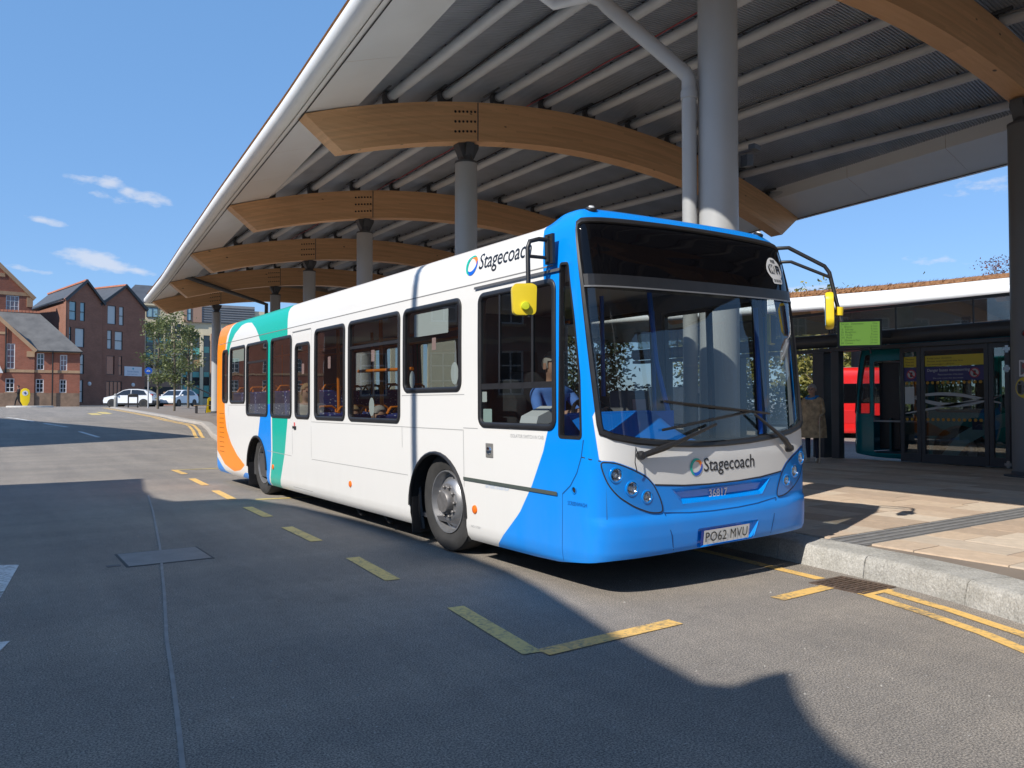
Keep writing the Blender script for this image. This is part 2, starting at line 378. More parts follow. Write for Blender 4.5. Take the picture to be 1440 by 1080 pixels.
# ribbed guidance strip across the platform
gs = thing('guidance_strip', 'dark grey ribbed guidance strip running across the sandstone paving from the kerb', 'tactile strip', (0, 0, 0))
sdark = M('strip stone', (.17, .165, .16), .75, var=.2, vscale=8, bump=.3); srib = M('strip rib', (.235, .23, .225), .6, var=.25, vscale=6)
x = 6.47
while x < 13.4:
    MB().box(x+.003, x+.597, STRIP0+.004, STRIP1-.004, KH-.03, KH-.004).build('strip_slab', sdark, gs); x += .6
for i in range(4):
    yy = STRIP0+.05+i*.1
    MB().box(6.49, 13.4, yy-.017, yy+.017, KH-.006, KH+.005).build('rib', srib, gs, bevel=.003)
# ---- markings
def paint(name, col):
    m = bpy.data.materials.new(name); m.use_nodes = True; MATS[name] = m; nt = m.node_tree; N, K = nt.nodes, nt.links; b = N['Principled BSDF']
    t = N.new('ShaderNodeTexCoord'); n = N.new('ShaderNodeTexNoise'); n.inputs['Scale'].default_value = 26; n.inputs['Detail'].default_value = 7; n.inputs['Roughness'].default_value = .72
    n2 = N.new('ShaderNodeTexNoise'); n2.inputs['Scale'].default_value = 2.2; K.new(t.outputs['Object'], n2.inputs['Vector'])
    K.new(t.outputs['Object'], n.inputs['Vector'])
    ad = N.new('ShaderNodeMath'); ad.operation = 'MULTIPLY_ADD'; ad.inputs[1].default_value = .55; K.new(n2.outputs[0], ad.inputs[0]); K.new(n.outputs[0], ad.inputs[2])
    r = N.new('ShaderNodeValToRGB'); r.color_ramp.elements[0].position = .76; r.color_ramp.elements[1].position = 1.0
    r.color_ramp.elements[0].color = (*col, 1); r.color_ramp.elements[1].color = (.17, .155, .13, 1); K.new(ad.outputs[0], r.inputs[0])
    K.new(r.outputs[0], b.inputs['Base Color']); b.inputs['Roughness'].default_value = .7
    bp = N.new('ShaderNodeBump'); bp.inputs['Strength'].default_value = .3; bp.inputs['Distance'].default_value = .004; K.new(n.outputs[0], bp.inputs['Height']); K.new(bp.outputs[0], b.inputs['Normal'])
    return m
YEL, YWORN, WHT = paint('yellow road paint', (.80, .50, .15)), paint('faded yellow paint', (.68, .52, .18)), paint('white road paint', (.72, .72, .70))
def ribbon(path, w, h=.005, step=.5):
    P = [Vector((*p[:2], 0)) for p in path]; Q = []
    for a, c in zip(P, P[1:]):
        n = max(1, int((c-a).length/step)); Q += [a+(c-a)*i/n for i in range(n)]
    Q.append(P[-1]); mb = MB()
    for i, p in enumerate(Q):
        d = (Q[min(i+1, len(Q)-1)]-Q[max(i-1, 0)]).normalized(); s = Vector((d.y, -d.x, 0))*w/2
        for q in (p-s, p+s): mb.v.append((q.x, q.y, zg(q.y)+h))
    for i in range(len(Q)-1): a = 2*i; mb.f.append((a, a+1, a+3, a+2)); mb.m.append(0)
    return mb
dash = [((3.6, 18.2), (3.57, 17.0)), ((3.47, 15.93), (3.38, 14.45)), ((3.31, 13.5), (3.22, 12.1)), ((3.15, 11.1), (3.1, 10.0)), ((3.02, 9.05), (2.97, 7.95)), ((2.93, 6.92), (2.83, 5.86))]
dlab = ['farthest yellow dash of the bus bay line, level with the rear of the bus', 'second yellow dash from the rear end of the bus bay line', 'third yellow dash from the rear of the bay line, beside the rear wheel', 'yellow dash of the bay line beside the middle door of the bus', 'yellow dash of the bay line halfway along the bus', 'faded yellow dash of the bay line beside the front wheel of the bus']
for (a, c), lb in zip(dash, dlab): ribbon((a, c), .13).build('bay_line_dash', YEL if a[1] > 12 else YWORN, label=lb, cat='road marking', group='dashes of the bus bay line')
bc = thing('bay_corner_marking', 'yellow L-shaped corner of the bus bay line in front of the bus', 'road marking')
ribbon(((2.82, 4.84), (2.665, 3.70)), .125).build('long_arm', YWORN, bc); ribbon(((2.72, 3.675), (3.82, 3.70)), .125, .0055).build('cross_arm', YEL, bc)
ribbon(((4.88, 3.715), (5.53, 3.735)), .12).build('bay_cross_line', YEL, label='short yellow dash pointing at the drain grate', cat='road marking')
ribbon(((5.9, 9), (5.86, 5.1), (5.72, 3.93)), .11).build('bay_kerb_line', YEL, label='yellow line coming out from under the bus beside the kerb', cat='road marking')
ribbon(((3.66, 18.15), (5.6, 18.0)), .12).build('bay_end_line', YWORN, label='faded yellow line across the road behind the bus', cat='road marking')
ribbon(((3.5, 11.9), (4.3, 11.75)), .13).build('old_bay_mark', YWORN, label='worn yellow mark on the road beside the rear wheel of the bus', cat='road marking')
o1 = [(5.535, 3.40), (5.39, 2.93), (5.21, 2.44), (5.0, 2.05), (4.6, 1.5), (3.9, .8)]; o2 = [(5.76, 3.40), (5.60, 2.84), (5.38, 2.28), (5.05, 1.75), (4.5, 1.1)]
dy = thing('double_yellow_line', 'pair of yellow lines curving along the kerb from the drain grate', 'road marking')
ribbon(o1, .1, step=.15).build('line', YEL, dy); ribbon(o2, .1, step=.15).build('line', YEL, dy); ribbon(((5.50, 3.43), (5.84, 3.42)), .09, .0055).build('end_bar', YEL, dy)
dy2 = thing('double_yellow_line', 'thin double yellow line round the far nose of the pavement and the trees', 'road marking')
for off in (.3, .52): ribbon([(kx(yy)-off, yy) for yy in [29.8+.8*i for i in range(46)]], .12, .006, 2).build('line', YEL, dy2)
for i, (pts, lb) in enumerate(((((-.5, 8.75), (.36, 8.27), (.19, 6.95), (-.5, 6.7)), 'white painted shape on the road cut by the left edge of the picture'), (((-.35, 5.72), (.205, 5.655), (.15, 5.46), (-.35, 5.4)), 'small white painted corner on the road at the left edge, the nearer one'))):
    MB().add([(a, c, .005) for a, c in pts], [(0, 1, 2, 3)]).build('road_arrow', WHT, label=lb, cat='road marking', group='white paint by the left edge')
for k, (a, c, lb) in enumerate((((3.32, 33.6), (3.66, 31.0), 'nearest white dash of the lane line curving away up the road'), ((2.5, 38.5), (3.1, 35.9), 'second white dash of the lane line curving away up the road'), ((1.3, 44), (2.2, 40), 'third white dash of the lane line, near the left edge of the road'))):
    ribbon((a, c), .14).build('lane_dash', WHT, label=lb, cat='road marking', group='white lane dashes far up the road')
for k, (a, c) in enumerate((((6.2, 52), (6.1, 48)), ((5.5, 49.5), (5.4, 46.5)))):
    ribbon((a, c), .5).build('worn_road_patch', YWORN, label=('pale worn patch on the road by the far kerb, nearer the trees', 'pale worn patch on the road by the far kerb, the smaller one')[k], cat='road marking', group='worn patches up the road')
# tar seam, manhole and grate
seamm = M('tar seam', (.255, .245, .235), .6, var=.3, vscale=6)
ribbon(((2.28, 13.4), (2.0, 11.4), (1.56, 8.5), (1.2, 6.35), (.99, 5.16), (.87, 4.36), (.75, 3.61), (.68, 3.2), (.6, 2.6)), .022, .004).build('road_seam', seamm, label='thin pale sealed seam running along the road in the shade', cat='seam')
iron = M('cast iron', (.115, .105, .10), .55, .6, var=.3, vscale=14, bump=.3)
mh = thing('manhole_cover', 'rectangular steel inspection cover set in the shaded road', 'manhole')
MB().box(1.13, 1.87, 7.62, 8.34, -.02, .003).build('frame', M('cover frame', (.045, .045, .045), .7), mh)
for i in range(1): MB().box(1.15, 1.85, 7.645, 8.315, -.01, .006).build('cover_plate', M('cover plate', (.225, .212, .20), .55, .2, var=.25, vscale=5, bump=.5, bscale=90), mh, bevel=.004)
MB().box(.99, 1.10, 7.72, 7.80, -.01, .004).build('lifting_eye', iron, mh)
gr = thing('drain_grate', 'rusty brown cast iron drain grate beside the granite kerb', 'drain')
MB().box(5.52, 5.96, 3.43, 3.90, -.05, -.03).build('pit', M('pit black', (.012, .011, .01), .9), gr)
rust = M('rusty iron', (.125, .085, .062), .7, .35, var=.45, vscale=18, bump=.5)
f = MB(); f.box(5.52, 5.56, 3.43, 3.90, -.03, .007); f.box(5.92, 5.96, 3.43, 3.90, -.03, .007); f.box(5.56, 5.92, 3.43, 3.465, -.03, .007); f.box(5.56, 5.92, 3.865, 3.90, -.03, .007); f.build('frame', rust, gr)
for i in range(9): MB().box(5.56, 5.92, 3.48+i*.043, 3.50+i*.043, -.025, .008+.002*(i % 2)).build('bar', rust, gr)
for i in range(4): MB().box(5.62+i*.08, 5.64+i*.08, 3.465, 3.865, -.025, .005).build('cross_bar', rust, gr)
# a few bits of grit on the road
g = MB(); rg = random.Random(11)
for i in range(150):
    a, c = rg.uniform(.3, 5.4), rg.uniform(1.6, 12); s = rg.uniform(.003, .010)
    if a > 2.6 and c > 5: continue
    g.lathe((a, c, .0), (0, 0, 1), [(s, 0), (s*.8, s*.6), (0, s*.9)], 5)
g.build('grit', M('grit stone', (.36, .34, .31), .8), kind='stuff')
# ================================================================== station canopy
CN = thing('station_canopy', 'curved bus station canopy with glulam arches on grey steel columns above the bus', 'canopy')
white_st = M('gutter white', (.80, .80, .79), .42, var=.05, vscale=1.5); grey_st = M('column grey paint', (.40, .405, .405), .42, var=.06, vscale=1.2)
dark_st = M('dark grey steel', (.075, .08, .088), .45, var=.1, vscale=2); pur_m = M('purlin grey', (.555, .58, .605), .38, var=.08, vscale=2)
soff_m = M('soffit panel', (.755, .78, .79), .26, var=.04, vscale=.8); black_m = M('shadow gap black', (.015, .015, .016), .8)
def wood():
    m = bpy.data.materials.new('glulam'); m.use_nodes = True; nt = m.node_tree; N, K = nt.nodes, nt.links; b = N['Principled BSDF']
    t = N.new('ShaderNodeTexCoord'); mp = N.new('ShaderNodeMapping'); mp.inputs['Scale'].default_value = (.35, 9, 9); K.new(t.outputs['Object'], mp.inputs[0])
    n = N.new('ShaderNodeTexNoise'); n.inputs['Scale'].default_value = 2.2; n.inputs['Detail'].default_value = 6; n.inputs['Roughness'].default_value = .65; K.new(mp.outputs[0], n.inputs['Vector'])
    r = N.new('ShaderNodeValToRGB'); e = r.color_ramp.elements; e[0].position, e[0].color = .25, (.64, .36, .175, 1); e[1].position, e[1].color = .75, (.76, .46, .24, 1); K.new(n.outputs[0], r.inputs[0])
    v = N.new('ShaderNodeTexVoronoi'); v.inputs['Scale'].default_value = 2.1; mp2 = N.new('ShaderNodeMapping'); mp2.inputs['Scale'].default_value = (.75, 1, 1.5); K.new(t.outputs['Object'], mp2.inputs[0]); K.new(mp2.outputs[0], v.inputs['Vector'])
    k = N.new('ShaderNodeMapRange'); k.inputs[1].default_value = .045; k.inputs[2].default_value = .08; k.inputs[3].default_value = .16; k.inputs[4].default_value = 1; K.new(v.outputs['Distance'], k.inputs[0])
    # lamination lines follow UV.y
    uv = N.new('ShaderNodeUVMap'); sx = N.new('ShaderNodeSeparateXYZ'); K.new(uv.outputs[0], sx.inputs[0])
    fl = N.new('ShaderNodeMath'); fl.operation = 'FLOOR'; ml = N.new('ShaderNodeMath'); ml.operation = 'MULTIPLY'; ml.inputs[1].default_value = 18; K.new(sx.outputs[1], ml.inputs[0]); K.new(ml.outputs[0], fl.inputs[0])
    fx = N.new('ShaderNodeMath'); fx.operation = 'FLOOR'; mx_ = N.new('ShaderNodeMath'); mx_.operation = 'MULTIPLY_ADD'; mx_.inputs[1].default_value = .55
    sw = N.new('ShaderNodeMath'); sw.operation = 'MULTIPLY'; sw.inputs[1].default_value = 3.37; K.new(fl.outputs[0], sw.inputs[0]); K.new(sx.outputs[0], mx_.inputs[0]); K.new(sw.outputs[0], mx_.inputs[2]); K.new(mx_.outputs[0], fx.inputs[0])
    cb = N.new('ShaderNodeCombineXYZ'); K.new(fl.outputs[0], cb.inputs[0]); K.new(fx.outputs[0], cb.inputs[1]); wn_ = N.new('ShaderNodeTexWhiteNoise'); wn_.noise_dimensions = '2D'; K.new(cb.outputs[0], wn_.inputs['Vector'])
    lm = N.new('ShaderNodeMapRange'); lm.inputs[3].default_value = .90; lm.inputs[4].default_value = 1.07; K.new(wn_.outputs[0], lm.inputs[0])
    pr = N.new('ShaderNodeMath'); pr.operation = 'MULTIPLY'; K.new(lm.outputs[0], pr.inputs[0]); K.new(k.outputs[0], pr.inputs[1])
    sc = N.new('ShaderNodeVectorMath'); sc.operation = 'SCALE'; K.new(r.outputs[0], sc.inputs[0]); K.new(pr.outputs[0], sc.inputs['Scale']); K.new(sc.outputs[0], b.inputs['Base Color'])
    b.inputs['Roughness'].default_value = .5
    return m
WOOD = wood()
# beam k: Y, left tip X, column X, centre X, crown soffit z
BEAMS = [(-23.8, 1.25, 3.1, 7.9), (-16.3, 1.95, 4.1, 8.6), (-8.8, 2.65, 5.1, 9.3), (-1.3, 3.35, 6.1, 10.0), (6.24, 4.05, 7.18, 11.07), (13.76, 4.80, 8.25, 11.85), (21.22, 5.45, 9.31, 12.9), (28.73, 6.15, 10.38, 13.9), (36.08, 6.87, 11.43, 14.9), (43.3, 7.45, 10.6, 14.6)]
ZC, DEP, BW = 7.06, .80, .36
def beam_par(k):
    y, xt, xc, xm = BEAMS[k]; h = xm-xt; sag = 1.28; R = (h*h+sag*sag)/(2*sag); return y, xt, xc, xm, h, R
def ztop(k, x):
    y, xt, xc, xm, h, R = beam_par(k); return ZC+DEP-(R-math.sqrt(max(0, R*R-(x-xm)**2)))
def zsof(k, x): 
    y, xt, xc, xm, h, R = beam_par(k); return ZC-(R-math.sqrt(max(0, R*R-(x-xm)**2)))*1.0
def interp_beam(y):
    for k in range(len(BEAMS)-1):
        if y <= BEAMS[k+1][0]: break
    t = (y-BEAMS[k][0])/(BEAMS[k+1][0]-BEAMS[k][0]); return k, t
def roof_par(y):
    k, t = interp_beam(y); a, c = BEAMS[k], BEAMS[k+1]; xt = a[1]+(c[1]-a[1])*t; xm = a[3]+(c[3]-a[3])*t; h = xm-xt; sag = 1.28; R = (h*h+sag*sag)/(2*sag); return xt, xm, h, R
def rz(x, y):
    xt, xm, h, R = roof_par(y); return ZC+DEP-(R-math.sqrt(max(0, R*R-(x-xm)**2)))
bolt_m = M('bolt steel', (.03, .03, .032), .5, .5)
for k in range(len(BEAMS)):
    y, xt, xc, xm, h, R = beam_par(k); n = 36; cut = .72
    # outline in (x, z): top arc from tip to tip, chamfered ends
    x0, x1 = xt, 2*xm-xt
    me_v, me_f, uvs = [], [], []
    cols = []
    for i in range(n+1):
        tpar = i/n; xT = x0+(x1-x0)*tpar; xB = x0+cut+(x1-x0-2*cut)*tpar
        zt_, zb = ztop(k, xT), zsof(k, xB)
        cols.append((xT, zt_, xB, zb))
    for xT, zt_, xB, zb in cols: me_v += [(xT, y-BW/2, zt_), (xB, y-BW/2, zb), (xT, y+BW/2, zt_), (xB, y+BW/2, zb)]
    for i in range(n):
        a = 4*i; b2 = a+4
        me_f += [(a, a+1, b2+1, b2), (a+2, b2+2, b2+3, a+3), (a, b2, b2+2, a+2), (a+1, a+3, b2+3, b2+1)]
    me_f += [(0, 2, 3, 1), (4*n, 4*n+1, 4*n+3, 4*n+2)]
    me = bpy.data.meshes.new('beam'); me.from_pydata(me_v, [], me_f); me.materials.append(WOOD)
    uvl = me.uv_layers.new(name='UVMap')
    for p in me.polygons:
        for li in p.loop_indices:
            vi = me.loops[li].vertex_index; uvl.data[li].uv = (me_v[vi][0], 0. if vi % 2 else 1.)
    me.update(); beam = link('beam', me, CN)
    # steel parting plates, bolts, column heads
    for xcol, sgn in ((xc, 1), (2*xm-xc, -1)):
        zb = zsof(k, xcol); zt_ = ztop(k, xcol)
        js = xcol+.17*sgn
        MB().obox((js, y, (zsof(k, js)+ztop(k, js))/2), (.012, 0, 0), (0, BW/2+.004, 0), (0, 0, DEP/2-.01)).build('splice_plate', dark_st, beam)
        bm_ = MB()
        for r in range(3):
            for c in range(6):
                px = xcol+sgn*(.10-.092*c); pz = zsof(k, px)+.20+r*.20
                for sy_ in (-1, 1): bm_.lathe((px, y+sy_*BW/2, pz), (0, sy_, 0), [(.026, 0), (.026, .008), (.014, .008), (.014, .02)], 8)
        bm_.build('bolts', bolt_m, beam, kind='stuff')
        base = zg(y)+KH-.01; top = zb-.42
        MB().tube([(xcol, y, base), (xcol, y, top)], .228, 40).build('column', grey_st if sgn > 0 else M('column grey in shade', (.15, .155, .16), .45, var=.08, vscale=1.2), CN, smooth=40)  # right row: the same grey with the canopy's shade put into its colour
        MB().lathe((xcol, y, base), (0, 0, 1), [(.36, 0), (.36, .03), (.245, .035), (.245, .09), (.228, .1)], 40).build('column_base', dark_st, CN, smooth=30)
        hd = MB(); hd.lathe((xcol, y, top), (0, 0, 1), [(.235, -.01), (.235, .03), (.15, .05), (.13, .16), (.13, .42)], 24)
        hd.prism([(-.24, .41), (.24, .41), (.24, .33), (.1, .05), (-.1, .05), (-.24, .33)], lambda a, b_, d: (xcol+a, y+d, top+b_), -.1, .1)
        hd.prism([(-.17, .41), (.17, .41), (.17, .33), (.08, .05), (-.08, .05), (-.17, .33)], lambda a, b_, d: (xcol+d, y+a, top+b_), -.09, .09)
        hd.build('column_head', dark_st, CN, smooth=35)
# purlins (straight, along the bus) carried on the beams
YB0 = -23.8; YMIN, YMAX = -25.5, 43.6
def roof_end(): return YMIN, YMAX
PUR = [5.3, 6.55, 7.75, 9.0, 10.25, 11.5, 12.8, 14.1, 15.4, 16.65, 17.9]
strut = MB(); cradle_n = 0
for px in PUR:
    seg = [y for y in [YMIN+i*.9 for i in range(int((YMAX-YMIN)/.9)+1)] if roof_par(max(y, YB0))[0]+1.05 < px < 2*roof_par(max(y, YB0))[1]-roof_par(max(y, YB0))[0]-.9]
    if len(seg) < 3: continue
    # straight between beams
    ysb = [seg[0]]+[b[0] for b in BEAMS if seg[0] < b[0] < seg[-1]]+[seg[-1]]
    path = [(px, y, rz(px, max(y, YB0))+.17) for y in ysb]
    MB().tube(path, .095, 14).build('purlin', pur_m, CN, smooth=50)
    for i in range(int((seg[-1]-seg[0])/.55)):
        y = seg[0]+.2+i*.55; z0 = rz(px, max(y, YB0))+.17
        strut.bar((px, y, z0+.07), (px-.05, y+.1, z0+.25), .03, .03); strut.bar((px, y, z0+.07), (px+.05, y+.1, z0+.25), .03, .03)
    for b in BEAMS:
        if seg[0] < b[0] < seg[-1] and b[0] < 40:
            z0 = rz(px, b[0]); c = MB(); c.prism([(-.13, 0), (.13, 0), (.15, .2), (.11, .27), (-.11, .27), (-.15, .2)], lambda u, w, d: (px+u, b[0]+d, z0+w-.01), -.06, .06); c.bar((px-.14, b[0]-.3, z0+.28), (px-.14, b[0]+.3, z0+.28), .05, .05)
            c.build('purlin_bracket', dark_st, CN)
strut.build('purlin_ties', dark_st, CN, kind='stuff')
# ribbed metal deck above the purlins
deck_m = M('ribbed deck', (.40, .435, .485), .34, .3, var=.16, vscale=1.1)
dk = MB(); PT = .062; ny = int((YMAX-YMIN)/PT); nxd = 14
ys_ = []
for i in range(ny):
    y = YMIN+i*PT; ys_ += [(y, 0), (y+.028, 0), (y+.034, .022), (y+.056, .022)]
for y, dz in ys_:
    xt, xm, h, R = roof_par(max(y, YB0))
    for j in range(nxd+1):
        x = xt+.9+(2*xm-2*xt-1.8)*j/nxd; dk.v.append((x, y, rz(x, max(y, YB0))+.30+dz))
for i in range(len(ys_)-1):
    for j in range(nxd): a = i*(nxd+1)+j; dk.f.append((a, a+1, a+nxd+2, a+nxd+1)); dk.m.append(0)
dk.build('roof_deck', deck_m, CN)
# roof skin, eaves panels, gutters
rf = MB()
def roofsec(y):
    xt, xm, h, R = roof_par(max(y, YB0)); return [(xt-.25+(2*xm-2*xt+.5)*j/20) for j in range(21)]
nyr = 76
for i in range(nyr+1):
    y = YMIN+(YMAX+.15-YMIN)*i/nyr
    for x in roofsec(y):
        xx = min(max(x, roof_par(max(y, YB0))[0]), 2*roof_par(max(y, YB0))[1]-roof_par(max(y, YB0))[0]); rf.v.append((x, y, rz(xx, max(y, YB0))+.42))
for i in range(nyr):
    for j in range(20): a = i*21+j; rf.f.append((a, a+1, a+22, a+21)); rf.m.append(0)
sedum = M('sedum roof', (.30, .13, .035), .9, var=.4, vscale=4, bump=.8, bscale=12)
rf.build('roof_covering', sedum, CN, smooth=40)
bnds = [YMIN]+[b[0] for b in BEAMS if b[0] > YMIN]+[YMAX+.1]
for side in (0, 1):
    for ya, yb in zip(bnds, bnds[1:]):
        nn = 1 if yb-ya < 4 else 3
        for q in range(nn):
            y0 = ya+(yb-ya)*q/nn+.003; y1 = ya+(yb-ya)*(q+1)/nn-.003; pn = MB()
            for i in range(5):
                y = y0+(y1-y0)*i/4; yc_ = max(y, YB0); xt, xm, h, R = roof_par(yc_)
                for j in range(5):
                    a = -.02+1.06*j/4; x = xt+a if side == 0 else 2*xm-xt-a
                    xx = max(xt, min(2*xm-xt, x)); pn.v.append((x, y, rz(xx, yc_)+.012))
                xin = xt+1.04 if side == 0 else 2*xm-xt-1.04
                pn.v.append((xin, y, rz(xin, yc_)+.33))
            for i in range(4):
                for j in range(5): a = i*6+j; pn.f.append((a, a+1, a+7, a+6)); pn.m.append(0)
            pn.build('soffit_panel', soff_m, CN, smooth=30)
def edge_path(side, off, dz, y0=YMIN, y1=YMAX+.1):
    P = []
    n = 84
    for i in range(n+1):
        y = y0+(y1-y0)*i/n; yc_ = max(y, YB0); xt, xm, h, R = roof_par(yc_); x = xt-off if side == 0 else 2*xm-xt+off
        if y < YB0: x -= (YB0-y)*.09*(1 if side == 0 else -1)
        P.append((x, y, rz(xt, yc_)+dz))
    return P
p = edge_path(0, .20, .12)
p = p+[(p[-1][0]+.12, p[-1][1]+.12, p[-1][2])]
MB().tube(p, [.16]*(len(p)-1)+[.09], 20).build('gutter_nose', white_st, CN, smooth=40)
for side in (0, 1):
    g = MB(); pa, pb = edge_path(side, .09, -.02), edge_path(side, .015, .0)
    pc = edge_path(side, .22, .30)
    for P in (pa, pb): pass
    n = len(pa); g.v += [*pa, *pb]; g.f += [(i, i+1, n+i+1, n+i) for i in range(n-1)]; g.m += [0]*(n-1); g.build('gutter_lip', white_st, CN, smooth=30)
    gp = MB(); pp = edge_path(side, -.005, -.012); gp.tube(pp, .011, 5); gp.build('shadow_gap', black_m, CN)
for side in (0, 1):
    fa = MB(); pa, pb = edge_path(side, .0, .02), edge_path(side, .0, .43); n = len(pa); fa.v += [*pa, *pb]; fa.f = [(i, i+1, n+i+1, n+i) for i in range(n-1)]; fa.m = [0]*(n-1); fa.build('fascia', grey_st, CN, smooth=30)
p = edge_path(1, .10, .12); MB().tube(p, .14, 16).build('gutter_nose', white_st, CN, smooth=40)
# end fascia at the far end
xt, xm, h, R = roof_par(YMAX); e = MB()
for i in range(21):
    x = xt+(2*xm-2*xt)*i/20; e.v += [(x, YMAX+.12, rz(x, YMAX)-.02), (x, YMAX+.12, rz(x, YMAX)+.43)]
e.f = [(2*i, 2*i+2, 2*i+3, 2*i+1) for i in range(20)]; e.m = [0]*20; e.build('end_fascia', grey_st, CN)
# rainwater pipes
xc, yc = 7.18-.285, 6.24+.185
dp = MB(); dp.tube([(xc, yc, .2), (xc, yc, 5.22), (xc-.03, yc+.02, 5.30), (xc-.80, yc+.53, 6.10), (xc-.86, yc+.57, 6.18), (xc-.98, yc+.65, 6.24)], .085, 18)
dp.build('downpipe', grey_st, CN, smooth=40)
for z_, h_ in ((5.0, .09), (2.9, .07)): MB().lathe((xc, yc, z_), (0, 0, 1), [(.097, 0), (.097, h_)], 18).build('pipe_collar', grey_st, CN, smooth=40)
d2 = MB(); d2.tube([(xc-.70, yc-.10, 6.30), (xc-.98, yc+.65, 6.24), (xc-1.2, yc+1.0, 6.22), (xc-1.75, yc+1.3, 6.65), (xc-2.1, yc+1.5, 6.95)], .085, 16); d2.build('gutter_pipe', pur_m, CN, smooth=40)
MB().tube([(7.05, 35.6, 6.95), (8.3, 35.7, 6.62), (11.0, 36.0, 5.95), (11.0, 36.05, 2.0)], .09, 14).build('downpipe', dark_st, CN, smooth=40)
# cables and a conduit slung under the deck
for px_, dz_, m_ in ((10.05, .24, M('red cable', (.30, .05, .06), .5)), (11.3, .23, bolt_m), (7.6, .24, bolt_m), (14.0, .23, M('conduit', (.25, .25, .25), .4))):
    MB().tube([(px_, y_, rz(px_, max(y_, YB0))+dz_-.025*(k_ % 2)) for k_, y_ in enumerate([-6+i*1.25 for i in range(38)])], .014, 6).build('cable', m_, CN, smooth=50)
# flood lamp clipped to the big column
lmp = MB(); lmp.obox((7.56, 6.02, 4.44), (.075, .015, 0), (-.01, .04, .0), (0, 0, .03)); lmp.bar((7.38, 6.12, 4.36), (7.56, 6.02, 4.42), .03, .03); lmp.obox((7.47, 6.06, 4.28), (.055, 0, .01), (0, .05, 0), (0, 0, .07)); lmp.build('floodlight', dark_st, CN, bevel=.008)
RED_UNUSED = M('alarm red', (.35, .02, .02), .3)
# ================================================================== buses
W, BB, NEXP, LB, RR = 1.25, .40, 6.0, 10.95, .16
def _plan():
    half = []; N = 60
    for i in range(N+1):
        th = math.pi/2*(1-i/N); t = math.cos(th)**(2/NEXP) if i < N else 1.
        y = BB*(1-math.sin(th)**(2/NEXP)) if i > 0 else 0.
        half.append((-W*t, y+.06*t*t))
    y0 = half[-1][1]
    for i in range(1, 151): half.append((-W, y0+(LB-RR-y0)*i/150))
    for i in range(1, 13): a = math.pi/2*i/12; half.append((-W+RR*(1-math.cos(a)), LB-RR+RR*math.sin(a)))
    for i in range(1, 21): half.append((-(W-RR)*(1-i/20), LB))
    return half
HALF = _plan(); SS = [0.]
for a, b in zip(HALF, HALF[1:]): SS.append(SS[-1]+math.hypot(b[0]-a[0], b[1]-a[1]))
STOT = SS[-1]; SC, YC = SS[60], HALF[60][1]
def plan(s):
    q = min(abs(s), STOT-1e-6); i = max(0, min(len(SS)-2, bisect.bisect_right(SS, q)-1)); t = (q-SS[i])/(SS[i+1]-SS[i]); a, b = HALF[i], HALF[i+1]
    def tan(k): k0, k1 = max(0, k-1), min(len(HALF)-1, k+1); return HALF[k1][0]-HALF[k0][0], HALF[k1][1]-HALF[k0][1]
    ta, tb = tan(i), tan(i+1)
    la, lb = math.hypot(*ta), math.hypot(*tb); ta = (ta[0]/la, ta[1]/la); tb = (tb[0]/lb, tb[1]/lb)
    if i == 0: ta = (-1, 0)
    tx, ty = ta[0]*(1-t)+tb[0]*t, ta[1]*(1-t)+tb[1]*t; l = math.hypot(tx, ty); nx, ny = -ty/l, tx/l
    x, y = a[0]*(1-t)+b[0]*t, a[1]*(1-t)+b[1]*t
    return (-x, y, -nx, ny) if s > 0 else (x, y, nx, ny)
VT = [(.20,.20,.06,.11),(.26,.26,.015,.05),(.34,.34,0,.012),(.45,.45,0,0),(.585,.585,0,.0),(.61,.61,0,.018),(1.0,1.0,0,.012),(1.2,1.2,0,.025),(2.0,2.0,.012,.10),(2.4,2.4,.022,.155),(2.53,2.53,.03,.185),(2.66,2.66,.045,.22),(2.78,2.775,.07,.265),(2.85,2.835,.105,.31),(2.92,2.88,.16,.37),(3.0,2.912,.24,.45),(3.12,2.93,.36,.57)]
VTK = [r[0] for r in VT]
def prof(v):
    i = max(0, min(len(VT)-2, bisect.bisect_right(VTK, v)-1)); a, b = VT[i], VT[i+1]; t = (v-a[0])/(b[0]-a[0])
    return [a[k]+(b[k]-a[k])*t for k in (1, 2, 3)]
def shell(s, v, off=0.):
    x, y, nx, ny = plan(s); z, i1, i2 = prof(v); q = 1-i1/W; d = i2-.0; lg = max(.60, 2.3*d); g = max(0., 1-y/lg)**1.5 if y < lg else 0.
    yr = max(0., (y-(LB-.5))/.5); t = max(0., min(1., (.95-y)/.45)); t = t*t*(3-2*t)
    return Vector((x*q+nx*off, y+d*g-i1*yr+ny*off, z+.065*t*max(0., min(1., (v-2.62)/.3))))
def snorm(s, v):
    e = .02; a = shell(s+e, v)-shell(s-e, v); b = shell(s, min(3.11, v+e))-shell(s, max(.2, v-e)); n = a.cross(b); n.normalize(); return n
def sy(y): return -(SC+y-YC)
def yof(s): return abs(s)-SC+YC
def rr(s0, s1, v0, v1, r=.09, n=6, dens=.25):
    P = []
    for cx, cyy, a0 in ((s1-r, v0+r, -90), (s1-r, v1-r, 0), (s0+r, v1-r, 90), (s0+r, v0+r, 180)):
        for i in range(n+1): a = math.radians(a0+90*i/n); P.append((cx+r*math.cos(a), cyy+r*math.sin(a)))
    return densify(P, dens)
def densify(P, d):
    Q = []
    for i, a in enumerate(P):
        b = P[(i+1) % len(P)]; k = max(1, int(math.hypot(b[0]-a[0], b[1]-a[1])/d)); Q += [(a[0]+(b[0]-a[0])*j/k, a[1]+(b[1]-a[1])*j/k) for j in range(k)]
    return Q
